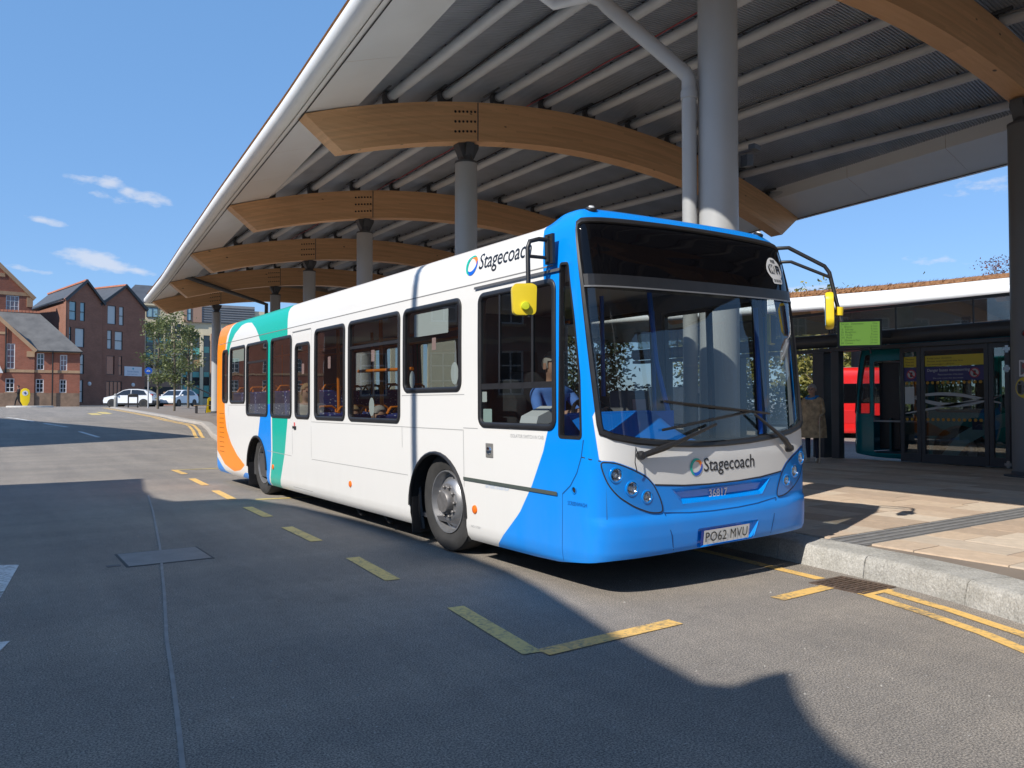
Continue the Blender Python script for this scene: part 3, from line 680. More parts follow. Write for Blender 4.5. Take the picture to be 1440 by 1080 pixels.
def roundpoly(P, r, n=5):
    """round the corners of a polygon"""
    Q = []
    for i, p in enumerate(P):
        a, c = Vector(P[i-1]), Vector(P[(i+1) % len(P)]); p = Vector(p); u, w = (a-p), (c-p); rl = min(r, u.length*.45, w.length*.45); A, Cc = p+u.normalized()*rl, p+w.normalized()*rl
        for j in range(n+1): t = j/n; Q.append(tuple((A*(1-t)**2+p*2*t*(1-t)+Cc*t*t)))
    return Q
def inset(P, w):
    n = len(P); ar = sum(P[i][0]*P[(i+1) % n][1]-P[(i+1) % n][0]*P[i][1] for i in range(n)); sg = 1 if ar > 0 else -1; Q = []
    for i in range(n):
        a, p, c = P[i-1], P[i], P[(i+1) % n]; d1 = Vector((p[0]-a[0], p[1]-a[1])); d2 = Vector((c[0]-p[0], c[1]-p[1]))
        d1 = d1.normalized() if d1.length > 1e-7 else d2.normalized(); d2 = d2.normalized() if d2.length > 1e-7 else d1
        n1 = Vector((-d1.y, d1.x))*sg; n2 = Vector((-d2.y, d2.x))*sg; m = n1+n2
        m = m.normalized() if m.length > 1e-6 else n1; k = w/max(.5, m.dot(n1)); Q.append((p[0]+m.x*k, p[1]+m.y*k))
    return Q
def circ(s, v, r, n=20): return [(s+r*math.cos(2*math.pi*i/n), v+r*math.sin(2*math.pi*i/n)) for i in range(n)]
def sheet(outer, holes, off, cuts_s, cuts_v, mats, name, attrs=None):
    loops = [[Vector((a, b, 0)) for a, b in outer]]+[[Vector((a, b, 0)) for a, b in h] for h in holes]
    flat = [p for l in loops for p in l]; tris = tessellate_polygon(loops)
    bm = bmesh.new(); vs_ = [bm.verts.new(p) for p in flat]
    for t in tris:
        try: bm.faces.new([vs_[i] for i in t])
        except ValueError: pass
    s0, s1 = min(p.x for p in flat), max(p.x for p in flat); v0, v1 = min(p.y for p in flat), max(p.y for p in flat)
    for c in cuts_s:
        if s0+1e-4 < c < s1-1e-4: bmesh.ops.bisect_plane(bm, geom=bm.verts[:]+bm.edges[:]+bm.faces[:], dist=1e-5, plane_co=(c, 0, 0), plane_no=(1, 0, 0))
    for c in cuts_v:
        if v0+1e-4 < c < v1-1e-4: bmesh.ops.bisect_plane(bm, geom=bm.verts[:]+bm.edges[:]+bm.faces[:], dist=1e-5, plane_co=(0, c, 0), plane_no=(0, 1, 0))
    bmesh.ops.remove_doubles(bm, verts=bm.verts[:], dist=1e-4)
    bm.verts.ensure_lookup_table(); sv = [(v.co.x, v.co.y) for v in bm.verts]
    for v in bm.verts: v.co = shell(v.co.x, v.co.y, off)
    # faces outward
    for f in bm.faces:
        f.normal_update(); c = f.calc_center_median(); s_, v_ = sv[f.verts[0].index]
        if f.normal.dot(snorm(s_, v_)) < 0: f.normal_flip()
    me = bpy.data.meshes.new(name); bm.to_mesh(me); bm.free()
    for m in mats: me.materials.append(m)
    me.polygons.foreach_set('use_smooth', [True]*len(me.polygons))
    me.normals_split_custom_set_from_vertices([snorm(a, b) for a, b in sv])
    if attrs:
        for an, fn in attrs.items():
            at_ = me.attributes.new(an, 'FLOAT', 'POINT'); at_.data.foreach_set('value', [fn(a, b) for a, b in sv])
    return me
def ringm(P, prf, name, mat, parent, smooth=40):
    mb = MB(); n = len(P)
    for w, o in prf:
        Q = inset(P, w) if abs(w) > 1e-6 else P
        mb.v += [tuple(shell(a, b, o)) for a, b in Q]
    for k in range(len(prf)-1):
        for i in range(n): mb.f.append((k*n+i, k*n+(i+1) % n, (k+1)*n+(i+1) % n, (k+1)*n+i)); mb.m.append(0)
    return mb.build(name, mat, parent, smooth=smooth)
def strip(path, w, off, name, mat, parent, step=.08):
    Q = []
    for a, c in zip(path, path[1:]):
        n = max(1, int(math.hypot(c[0]-a[0], c[1]-a[1])/step)); Q += [(a[0]+(c[0]-a[0])*i/n, a[1]+(c[1]-a[1])*i/n) for i in range(n)]
    Q.append(path[-1]); mb = MB()
    for i, p in enumerate(Q):
        a, c = Q[max(0, i-1)], Q[min(len(Q)-1, i+1)]; dx, dy = c[0]-a[0], c[1]-a[1]; l = math.hypot(dx, dy); nx, ny = -dy/l*w/2, dx/l*w/2
        mb.v += [tuple(shell(p[0]+nx, p[1]+ny, off)), tuple(shell(p[0]-nx, p[1]-ny, off))]
    for i in range(len(Q)-1): mb.f.append((2*i, 2*i+1, 2*i+3, 2*i+2)); mb.m.append(0)
    return mb.build(name, mat, parent)
def patch(P, off, name, mat, parent, cut=.1):
    s0, s1 = min(a for a, b in P), max(a for a, b in P); v0, v1 = min(b for a, b in P), max(b for a, b in P)
    me = sheet(P, [], off, [s0+cut*i for i in range(1, int((s1-s0)/cut)+1)], [v0+cut*i for i in range(1, int((v1-v0)/cut)+1)], [mat], name)
    return link(name, me, parent)
def polysd(P):
    def f(s, v):
        ins = False; d = 9.; n = len(P)
        for i in range(n):
            a, b = P[i], P[(i+1) % n]
            if (a[1] > v) != (b[1] > v) and s < (b[0]-a[0])*(v-a[1])/(b[1]-a[1])+a[0]: ins = not ins
            dx, dy = b[0]-a[0], b[1]-a[1]; t = max(0, min(1, ((s-a[0])*dx+(v-a[1])*dy)/(dx*dx+dy*dy))); d = min(d, math.hypot(s-a[0]-dx*t, v-a[1]-dy*t))
        return d if ins else -d
    return f
# --- livery fields (signed distances, metres)
T_BF = [(.2, 1.5), (.56, 1.09), (.8, .91), (1.08, .75), (1.26, .68), (2.0, .68), (2.48, .74), (2.76, .78), (2.9, .85), (3.2, .9)]
T_OR = [(.44, 9.03), (.58, 9.48), (.77, 9.86), (1.01, 10.14), (1.3, 10.25), (2.0, 10.28), (2.63, 10.2), (2.85, 10.02), (3.2, 9.9)]
T_OL = [(9.03, .44), (9.27, .34), (9.7, .29), (10.28, .38), (10.89, .64), (11.4, .72)]
T_TR = [(.22, 7.26), (.74, 7.0), (1.24, 6.85), (2.48, 6.88), (2.83, 6.96), (3.2, 7.05)]
T_TL = [(.2, 8.5), (.92, 8.29), (1.21, 8.17), (1.9, 8.0), (2.43, 8.17), (2.6, 8.36), (2.70, 8.55), (2.79, 8.8), (2.83, 9.1), (2.87, 9.9), (3.2, 10)]
T_YW = [(.21, 7.76), (.71, 7.62), (1.27, 7.62), (1.6, 7.60)]
T_EL = [(2.2, 10.06), (2.46, 9.94), (2.63, 9.75), (2.74, 9.5), (2.80, 9.3), (2.84, 8.9), (3.2, 8.5)]
T_TT = [(2.2, 10.2), (2.44, 10.15), (2.82, 9.98), (3.2, 9.84)]
def at_blue(s, v):
    y = yof(s); a = lerp_tab(T_BF, v)-y; b = min(lerp_tab(T_OL, y)-.12-v, y-8.8); c = min(lerp_tab(T_TL, v)-y, y-lerp_tab(T_YW, v), 1.45-v); return max(a, b, c)
def at_teal(s, v):
    y = yof(s); r = y-lerp_tab(T_TR, v); return max(min(r, lerp_tab(T_YW, v)-.055-y, 1.7-v), min(r, lerp_tab(T_TL, v)-y, v-1.45), min(lerp_tab(T_TT, v)-y, y-lerp_tab(T_EL, v), v-2.2))
def at_orange(s, v):
    y = yof(s); return min(y-lerp_tab(T_OR, v), v-lerp_tab(T_OL, y))
FW = [(-1.25, 1.4), (-1.21, 1.04), (-1.09, 1.03), (-.94, .972), (-.82, .912), (-.745, .84), (-.45, .815), (-.18, .805)]; FW = FW+[(-a, b) for a, b in reversed(FW)]
def paintm(name, base, layers, rough=.3):
    m = bpy.data.materials.new(name); m.use_nodes = True; nt = m.node_tree; N, K = nt.nodes, nt.links; b = N['Principled BSDF']; cur = None
    for an, c in layers:
        at_ = N.new('ShaderNodeAttribute'); at_.attribute_name = an; st = N.new('ShaderNodeMapRange'); st.inputs[1].default_value = -.002; st.inputs[2].default_value = .002; K.new(at_.outputs['Fac'], st.inputs[0])
        mx = N.new('ShaderNodeMix'); mx.data_type = 'RGBA'; K.new(st.outputs[0], mx.inputs[0]); mx.inputs[7].default_value = (*c, 1)
        if cur is None: mx.inputs[6].default_value = (*base, 1)
        else: K.new(cur, mx.inputs[6])
        cur = mx.outputs[2]
    # road film: low down and streaky
    t = N.new('ShaderNodeTexCoord'); sx = N.new('ShaderNodeSeparateXYZ'); K.new(t.outputs['Object'], sx.inputs[0])
    mp = N.new('ShaderNodeMapping'); mp.inputs['Scale'].default_value = (2, 2, .7); K.new(t.outputs['Object'], mp.inputs[0]); n = N.new('ShaderNodeTexNoise'); n.inputs['Scale'].default_value = 2.5; n.inputs['Detail'].default_value = 7; n.inputs['Roughness'].default_value = .65; K.new(mp.outputs[0], n.inputs['Vector'])
    h = N.new('ShaderNodeMapRange'); h.inputs[1].default_value = .15; h.inputs[2].default_value = 1.1; h.inputs[3].default_value = .20; h.inputs[4].default_value = .012; K.new(sx.outputs[2], h.inputs[0])
    ml = N.new('ShaderNodeMath'); ml.operation = 'MULTIPLY'; K.new(h.outputs[0], ml.inputs[0]); K.new(n.outputs[0], ml.inputs[1])
    dm = N.new('ShaderNodeMix'); dm.data_type = 'RGBA'; K.new(ml.outputs[0], dm.inputs[0]); dm.inputs[7].default_value = (.30, .28, .25, 1)
    if cur is None: dm.inputs[6].default_value = (*base, 1)
    else: K.new(cur, dm.inputs[6])
    K.new(dm.outputs[2], b.inputs['Base Color']); b.inputs['Roughness'].default_value = rough; b.inputs['Specular IOR Level'].default_value = .25; b.inputs['Coat Weight'].default_value = .14; b.inputs['Coat Roughness'].default_value = .05
    n2 = N.new('ShaderNodeTexNoise'); n2.inputs['Scale'].default_value = 1.6; n2.inputs['Detail'].default_value = 2; K.new(t.outputs['Object'], n2.inputs['Vector'])
    bp = N.new('ShaderNodeBump'); bp.inputs['Strength'].default_value = .06; bp.inputs['Distance'].default_value = .02; K.new(n2.outputs[0], bp.inputs['Height']); K.new(bp.outputs[0], b.inputs['Normal'])
    return m
BLUE, WHITE, TEAL, ORANGE = (.0, .245, .80), (.71, .70, .68), (.0, .42, .325), (.93, .26, .0)
rubber = M('window rubber', (.018, .018, .02), .42, var=.2, vscale=9); gap_m = M('panel gap', (.02, .022, .03), .7); gap_b = M('panel gap blue', (.004, .06, .22), .6); gap_w = M('panel joint grey', (.36, .36, .355), .6)
sglass = glass('tinted side glass', (.60, .63, .62), dirt=.004, f0=.06); wglass = glass('windscreen glass', (.66, .70, .70), dirt=.006, f0=.06); bglass = M('black display glass', (.003, .003, .004), .03, spec=.3)
blackp = M('black plastic', (.02, .02, .022), .4); chrome = M('chrome', (.75, .76, .78), .12, 1.); lens = M('clear lens', (.75, .77, .78), .05, spec=.8, coat=1.); amber = M('amber lens', (.85, .17, .01), .25, coat=.6)
lining = M('interior lining', (.27, .28, .29), .6, var=.06); linblue = M('cab blue moulding', (.004, .19, .72), .4, var=.08, vscale=4, coat=.2); dkfloor = M('bus floor', (.06, .06, .065), .7, var=.2, vscale=12)
tyre_m = M('tyre rubber', (.035, .034, .033), .75, var=.3, vscale=6, bump=.25, bscale=90); rim_m = M('wheel silver', (.42, .42, .43), .38, .75, var=.22, vscale=7); rimd = M('wheel recess', (.03, .03, .03), .6); brake = M('dusty hub', (.20, .19, .185), .5, .5, var=.3, vscale=16)
orail = M('orange grab rail', (.75, .20, .012), .35); mirY = M('mirror yellow', (.78, .58, .02), .38, var=.05); mglass = M('mirror glass', (.6, .62, .65), .02, 1.)
WINS = {'w1': (10.03, 10.40, 1.47, 2.41), 'w2': (8.98, 9.90, 1.46, 2.43), 'w3': (7.77, 8.90, 1.26, 2.43), 'w4': (6.68, 7.62, 1.25, 2.43), 'w5': (5.95, 6.53, 1.25, 2.29), 'w6': (4.75, 5.77, 1.25, 2.43), 'w7': (3.26, 4.64, 1.25, 2.435), 'w8': (2.0, 3.18, 1.57, 2.435), 'w9': (.575, 1.70, 1.25, 2.43)}
RWINS = [(2.0, 3.15), (3.25, 4.62), (4.72, 6.1), (6.2, 7.55), (7.65, 8.85), (8.95, 10.3)]
QW = roundpoly([(-1.64, 1.19), (-1.35, 1.19), (-1.345, 1.67), (-1.395, 2.1), (-1.475, 2.53), (-1.615, 2.54)], .04)
WSL = [(-1.215, 1.30), (-1.23, 1.5), (-1.262, 1.91), (-1.293, 2.33), (-1.32, 2.59), (-1.345, 2.74)]
_wt = [(-1.335, 2.80), (-1.27, 2.825), (-1.05, 2.838), (-.73, 2.848), (-.3, 2.858), (0, 2.86)]; _wb = [(-1.2, 1.23), (-1.1, 1.19), (-.9, 1.15), (-.62, 1.12), (-.3, 1.10), (0, 1.095)]
_half = list(reversed(_wb))+WSL+_wt                                   # bottom centre -> left -> top centre
WSO = _half+[(-a, b) for a, b in reversed(_half)][1:-1]; WSO = densify(WSO, .07)
SEAMV = 2.375
LAMPS = [(1.085, .93, .050), (.955, .825, .050), (.82, .755, .043)]
REC = [(-.58, .795), (-.47, .67), (.47, .67), (.58, .795)]; PREC = roundpoly([(-.33, .318), (.34, .318), (.40, .47), (-.33, .47)], .03)
POD = roundpoly([(-1.205, 1.03), (-1.09, 1.02), (-.94, .96), (-.82, .90), (-.75, .83), (-.69, .72), (-.665, .625), (-.79, .632), (-.94, .69), (-1.07, .77), (-1.15, .86), (-1.19, .96)], .05, 3)
ARCH = [(2.5, .42, .56), (8.36, .44, .50)]
def bus_outer():
    def vb(s): return lerp_tab([(0, .315), (1.15, .305), (1.5, .262), (1.7, .235), (2.2, .215), (99, .215)], abs(s))
    pts = []
    ss = sorted(set([-STOT+.001, STOT-.001]+[i*.1 for i in range(-20, 21)]+[q for q in [i*1.0 for i in range(-13, 14)]]))
    for s in ss:
        y = yof(s)
        if any(abs(y-c) < r+.02 and abs(s) > SC for c, z, r in ARCH): continue
        pts.append((s, vb(s)))
    for sg in (-1, 1):
        for c, z, r in ARCH:
            s0 = sg*(SC+c-YC); arc = [(s0-r, vb(s0))]+[(s0-r*math.cos(math.pi*i/18), z+r*math.sin(math.pi*i/18)) for i in range(19)]+[(s0+r, vb(s0))]; pts += arc
    # order: sort groups by s but keep the arcs intact
    base = sorted([p for p in pts if p[1] < .33 and not any(abs(abs(p[0])-(SC+c-YC)) < r+.001 for c, z, r in ARCH)], key=lambda p: p[0]); out = []
    arcs = []
    for sg in (-1, 1):
        for c, z, r in ARCH:
            s0 = sg*(SC+c-YC); arcs.append((s0, [(s0-r, vb(s0))]+[(s0-r*math.cos(math.pi*i/18), z+r*math.sin(math.pi*i/18)) for i in range(19)]+[(s0+r, vb(s0))]))
    arcs.sort()
    items = [(p[0], [p]) for p in base]+arcs; items.sort(key=lambda t: t[0])
    for _, l in items: out += l
    top = [(s, 3.12) for s in reversed(ss)]
    return out+top
WHEELS = [(2.5, 'front'), (8.36, 'rear')]
def seat_mesh():
    fab = bpy.data.materials.new('seat moquette'); fab.use_nodes = True; nt = fab.node_tree; b = nt.nodes['Principled BSDF']; t = nt.nodes.new('ShaderNodeTexCoord'); v = nt.nodes.new('ShaderNodeTexVoronoi'); v.inputs['Scale'].default_value = 22
    nt.links.new(t.outputs['Object'], v.inputs['Vector']); r = nt.nodes.new('ShaderNodeValToRGB'); r.color_ramp.interpolation = 'CONSTANT'; e = r.color_ramp.elements; e[0].color = (.45, .47, .6, 1); e[1].position = .26; e[1].color = (.018, .035, .20, 1); nt.links.new(v.outputs['Distance'], r.inputs[0]); nt.links.new(r.outputs[0], b.inputs['Base Color']); b.inputs['Roughness'].default_value = .9
    c = MB(); c.box(-.215, .215, -.22, .22, .40, .50); c1 = c.mesh('cushion', fab, 40, .04)
    k = MB(); k.prism([(.17, .46), (.27, .46), (.32, .95), (.29, .99), (.23, .97)], lambda a, b_, d: (d, a, b_), -.215, .215); k1 = k.mesh('seat_back', fab, 40, .035)
    g = MB(); g.tube([(.20, .29, .93), (.21, .31, 1.03), (.15, .32, 1.07), (-.02, .315, 1.065), (-.08, .30, .99)], .017, 8); g1 = g.mesh('grab_rail', orail, 40)
    p = MB(); p.box(-.03, .03, -.1, .1, 0, .4); p1 = p.mesh('pedestal', blackp)
    return c1, k1, g1, p1
SEAT = seat_mesh()
def add_seat(root, x, y, z):
    s = link('seat', SEAT[1], root, loc=(x, y, z))
    link('cushion', SEAT[0], s); link('grab_rail', SEAT[2], s); link('pedestal', SEAT[3], s); return s
def make_wheel(root, x, y, z, sg, kind):
    """sg: outward direction along local x"""
    wr = link('wheel', None, root, loc=(x, y, z)); ax = (sg, 0, 0)
    t = MB(); t.lathe((0, 0, 0), ax, [(.30, -.27), (.42, -.28), (.465, -.26), (.48, -.22), (.48, -.05), (.466, -.012), (.43, .004), (.36, .0), (.312, -.012), (.30, -.03)], 56, caps=False); t.build('tyre', tyre_m, wr, smooth=35)
    r = MB()
    if kind == 'front':
        r.lathe((0, 0, 0), ax, [(.306, -.03), (.302, -.004), (.292, -.004), (.285, -.05), (.272, -.085), (.25, -.088), (.225, -.06), (.185, -.022), (.165, -.016), (.10, -.016)], 48, caps=False)
        h = MB(); h.lathe((0, 0, 0), ax, [(.12, -.018), (.118, .0), (.108, .035), (.098, .046), (.0, .05)], 32)
        nh, rn, rh, zh = 10, .145, .238, -.074
    else:
        r.lathe((0, 0, 0), ax, [(.306, -.03), (.302, -.004), (.292, -.004), (.285, -.06), (.262, -.13), (.24, -.15), (.20, -.16), (.10, -.16)], 48, caps=False)
        h = MB(); h.lathe((0, 0, 0), ax, [(.13, -.165), (.128, -.08), (.10, -.05), (.0, -.045)], 32); nh, rn, rh, zh = 10, .165, .222, -.153
    rim = r.build('rim', rim_m, wr, smooth=30); h.build('hub', brake, wr, smooth=35)
    nu, ho = MB(), MB()
    for i in range(nh):
        a = 2*math.pi*i/nh; cy_, cz_ = math.cos(a), math.sin(a); zz = -.016 if kind == 'front' else -.16
        nu.lathe((sg*zz, rn*cy_, rn*cz_), ax, [(.017, 0), (.017, .022), (.011, .03)], 6)
        if i < 8:
            b = 2*math.pi*i/8+.2; ho.lathe((sg*zh, rh*math.cos(b), rh*math.sin(b)), (Vector(ax)*.8+Vector((0, math.cos(b), math.sin(b)))*(.58 if kind == 'front' else -.3)).normalized(), [(.022, .0), (.022, .004)], 14)
    nu.build('wheel_nuts', brake, wr, smooth=30); ho.build('hand_holes', rimd, wr)
    return wr
def make_bus(name, label, cat, loc, rot, paint, detail=2, door_open=False, attrs=None, group=None):
    root = thing(name, label, cat, loc, rot, group)
    holes = [(k, rr(sy(b), sy(a), z0, z1)) for k, (a, b, z0, z1) in WINS.items()]+[('qw', QW), ('qw2', [(-a, b) for a, b in reversed(QW)])]
    holes += [('rw%d' % i, rr(-sy(a), -sy(b), 1.25, 2.43)) for i, (a, b) in enumerate(RWINS)]
    door = rr(-sy(.62), -sy(1.86), .33, 2.38, .06); holes.append(('door', door)); holes.append(('ws', WSO))
    cutouts = [h for _, h in holes]
    if detail > 1: cutouts = cutouts+[circ(sg*s, v, r) for s, v, r in LAMPS for sg in (-1, 1)]+[REC, PREC]
    fs = .05 if detail > 1 else .12; ss_ = .13 if detail > 1 else .6
    cs = [i*fs for i in range(-int(1.85/fs), int(1.85/fs)+1)]+[sg*(1.9+i*ss_) for sg in (-1, 1) for i in range(int(5.8/ss_))]+[sg*(7.7+i*(.075 if detail > 1 else .5)) for sg in (-1, 1) for i in range(int(4.2/(.075 if detail > 1 else .5)))]+[sg*(11.85+i*.04) for sg in (-1, 1) for i in range(10)]
    if detail > 1: cs = [c for c in cs if c < 2.0 or abs(c*5-round(c*5)) < .1 or c > 11.8]
    cv = sorted(set([.26, .34, .45, .585, .61, 1.2, 2.53, 2.66, 2.78, 2.85, 2.92, 2.96, 3.0, 3.06]+([.3+i*.075 for i in range(31)] if detail > 1 else [.8, 1.6, 2.0, 2.4])))
    body = link('body', sheet(bus_outer(), cutouts, 0, cs, cv, [paint], 'body', attrs), root)
    # inner lining
    lc = [i*.15 for i in range(-12, 13)]+[sg*(2+i*1.5) for sg in (-1, 1) for i in range(8)]
    lo = [(s, 1.02) for s in [-STOT+.01]+[i*.25 for i in range(-50, 51)]+[STOT-.01]]+[(s, 2.62) for s in [STOT-.01]+[i*.25 for i in range(50, -51, -1)]+[-STOT+.01]]
    wsl = [(a, min(b, 2.5)) for a, b in WSO if b < 2.45]
    def clipd(P): return [(a, max(b, .40)) for a, b in P]
    link('inner_lining', sheet(lo, [h for k, h in holes if k not in ('ws', 'door')]+[[(a, b) for a, b in [(-1.26, 1.12), (1.26, 1.12), (1.30, 2.5), (-1.30, 2.5)]], rr(-sy(.62), -sy(1.86), 1.06, 2.38, .02)], -.05, lc, [1.0, 1.5, 2.0, 2.5], [lining], 'inner_lining'), root)
    # roof
    n = 100; loop = [shell(-STOT+2*STOT*(i+.5)/n, 3.12) for i in range(n)]; mb = MB(); mb.v = [tuple(p) for p in loop]
    inn = [(p.x*.55, (p.y-5.5)*.93+5.5, 2.955+max(0, p.z-2.94)) for p in loop]; mb.v += inn; mb.f = [(i, (i+1) % n, n+(i+1) % n, n+i) for i in range(n)]+[tuple(range(n, 2*n))]; mb.m = [0]*(n+1)
    mb.build('roof', M('roof white', (.72, .72, .71), .4, var=.08, vscale=2), root, smooth=50)
    cl_ = [shell(-STOT+2*STOT*(i+.5)/n, 2.6, -.05) for i in range(n)]; MB().add([(p.x, p.y, 2.56) for p in cl_], [tuple(range(n))]).build('ceiling', M('bus ceiling', (.5, .51, .52), .5), root)
    fl_ = MB(); fl_.box(-1.15, 1.15, .42, 6.25, .30, .34); fl_.box(-1.15, 1.15, 6.25, 10.7, .30, .66); fl_.build('floor', dkfloor, root)
    ch = MB(); ch.box(-.85, .85, .6, 10.6, .24, .30); ch.box(-1.2, -.85, 3.15, 7.8, .26, .30); ch.box(.85, 1.2, 3.15, 7.8, .26, .30); ch.box(-1.18, 1.18, .45, 1.85, .27, .3); ch.box(-1.18, 1.18, 8.95, 10.75, .27, .3)
    for c, z, r in ARCH:
        for sg in (-1, 1):
            ah = MB()
            for i in range(19):
                a = math.pi*i/18; ah.v += [(sg*1.235, c-r*math.cos(a), z+r*math.sin(a)), (sg*.80, c-r*math.cos(a), z+r*math.sin(a))]
            ah.v += [(sg*.80, c, z-.2)]; ah.f = [(2*i, 2*i+1, 2*i+3, 2*i+2) for i in range(18)]+[(2*i+1, 38, 2*i+3) for i in range(18)]; ah.m = [0]*36
            ah.v += [(sg*1.235, c-r, .2), (sg*.8, c-r, .2), (sg*1.235, c+r, .2), (sg*.8, c+r, .2)]; ah.f += [(0, 39, 40, 1), (36, 37, 42, 41)]; ah.m += [0, 0]
            ah.build('arch_liner', M('arch black', (.012, .012, .012), .85), root, smooth=40)
            lip = MB(); P = [shell(sg*(SC+c-YC)-r*math.cos(math.pi*i/18), z+r*math.sin(math.pi*i/18), .006) for i in range(19)]; lip.tube(P, .018, 6)
            if detail > 1: lip.build('arch_trim', rubber, root, smooth=40)
    ch.build('chassis', M('chassis black', (.015, .015, .015), .9), root)
    for c, kd in WHEELS:
        make_wheel(root, -1.175, c-.06 if kd == 'front' else c-.10, .48+.026, -1, kd)
        make_wheel(root, 1.06, c-.06 if kd == 'front' else c-.10, .48-.026, 1, kd)
    # windows
    FP = [(-.004, -.01), (-.002, .010), (.006, .016), (.034, .016), (.044, .008), (.046, -.045)]
    for k, h in holes:
        if k in ('ws',): continue
        if k == 'door':
            if door_open: continue
        wn_ = link('window' if k != 'door' else 'door', None, root)
        ringm(h, FP if k not in ('qw', 'qw2') else [(-.002, -.01), (0, .004), (.02, .004), (.024, -.04)], 'window_frame' if k != 'door' else 'door_frame', rubber, wn_)
        g = inset(h, .03); patch(g, -.004, 'pane', sglass if k not in ('qw', 'qw2', 'door') else wglass, wn_, .3 if k not in ('qw', 'qw2') else .08)
        def barh(z, a, b, w=.035): strip([(sy(b)+.03, z), (sy(a)-.03, z)], w, .004, 'transom', rubber, wn_, .5)
        def barv(y, z0, z1, w=.03): strip([(sy(y), z0), (sy(y), z1)], w, .006, 'mullion', rubber, wn_, .5)
        if k == 'w7': barh(2.115, *WINS[k][:2])
        if k == 'w3': barh(2.12, *WINS[k][:2])
        if k == 'w9': barh(1.605, *WINS[k][:2], .05); barv(1.36, 1.62, 2.39, .022); barv(.88, 1.62, 2.25, .03)
        if k == 'door': strip([(-sy(1.24), .38), (-sy(1.24), 2.34)], .09, .006, 'door_edge', rubber, wn_, .5)
    ws = link('windscreen', None, root)
    ringm(WSO, [(-.006, -.01), (-.003, .012), (.008, .02), (.032, .018), (.040, .004), (.05, -.03)], 'windscreen_frame', rubber, ws)
    low = [p for p in inset(WSO, .02)]
    up_, dn = [p for p in low if p[1] > SEAMV+.03], [p for p in low if p[1] < SEAMV-.03]
    def order(P, flip): 
        c = (sum(p[0] for p in P)/len(P), sum(p[1] for p in P)/len(P)); return sorted(P, key=lambda p: math.atan2(p[1]-c[1], (p[0]-c[0])*.4))
    top = [p for p in low if p[1] >= SEAMV]; botp = [p for p in low if p[1] <= SEAMV]
    patch(order(botp+[(-1.27, SEAMV), (1.27, SEAMV)], 0), -.004, 'screen_glass', wglass, ws, .08)
    patch(order(top+[(-1.27, SEAMV), (1.27, SEAMV)], 0), -.004, 'destination_display', bglass, ws, .08)
    strip([(-1.275, SEAMV), (1.275, SEAMV)], .085, .012, 'screen_divider', rubber, ws, .05); strip([(-1.26, SEAMV-.05), (1.26, SEAMV-.05)], .012, .018, 'divider_trim', M('trim grey', (.16, .16, .165), .35), ws, .05)
    db = MB()
    for i in range(25):
        s = -1.2+2.4*i/24; a = shell(s, 2.42, -.03); b = shell(s, 2.86, -.03); db.v += [tuple(a), tuple(b), (a.x*.95, .75, 2.40), (b.x*.95, .95, 2.56)]
    for i in range(24):
        a = 4*i; db.f += [(a, a+4, a+5, a+1), (a, a+2, a+6, a+4)]; db.m += [0, 0]
    db.build('display_box', blackp, ws)
    return root
main_paint = paintm('bus livery', WHITE, [('teal', TEAL), ('orange', ORANGE), ('blue', BLUE), ('fwhite', WHITE)])
BUS = make_bus('bus', 'white and blue single decker bus with teal and orange rear parked under the canopy', 'bus', (4.985, 4.26, 0), (0, -math.radians(1.2), 0), main_paint, 2, attrs={'teal': at_teal, 'orange': at_orange, 'blue': at_blue, 'fwhite': polysd(FW)})
bluep = M('blue panel paint', BLUE, .2, coat=.6, var=.03, vscale=2)
# ---- front end details
ringm(REC, [(-.004, .002), (.0, .002), (.045, -.035)], 'recess_edge', bluep, BUS, 20); patch(inset(REC, .04), -.034, 'recess_panel', bluep, BUS)
ringm(PREC, [(-.004, .002), (0, .002), (.03, -.03)], 'plate_recess_edge', bluep, BUS, 25); patch(inset(PREC, .028), -.029, 'plate_recess', bluep, BUS)
podb = M('headlamp pod blue', (.0, .20, .64), .2, coat=.4)
for sg in (-1, 1):
    P = [(sg*-a, b) for a, b in POD] if sg > 0 else POD
    pod = link('headlamp_cluster', None, BUS)
    ho_ = [circ(sg*s, v, r+.002) for s, v, r in LAMPS]
    link('pod_cover', sheet(P, ho_, .004, [i*.06 for i in range(-20, 21)], [.65+i*.06 for i in range(7)], [podb], 'pod_cover'), pod)
    strip(P+[P[0]], .010, .005, 'pod_gap', gap_m, pod, .05)
    for s, v, r in LAMPS:
        c = shell(sg*s, v, .0); n_ = snorm(sg*s, v); n_ = Vector((n_.x*.5, n_.y, 0)).normalized()
        lp = link('headlamp', None, pod)
        MB().lathe(c, n_, [(r+.012, -.004), (r+.010, .008), (r, .01), (r-.004, -.002)], 24, caps=False).build('bezel', podb, lp, smooth=40)
        MB().lathe(c, n_, [(r, -.004), (r*.8, -.02), (r*.5, -.035), (r*.42, -.037)], 24, caps=False).build('reflector', chrome, lp, smooth=40)
        MB().lathe(c, n_, [(r*.42, -.038), (r*.42, -.015), (r*.25, -.006), (0, -.004)], 16).build('bulb', lens, lp, smooth=40)
        MB().lathe(c, n_, [(r, .0), (r*.8, .008), (r*.4, .014), (0, .016)], 24).build('lens', glass('lamp glass', (.9, .92, .93)), lp, smooth=40)
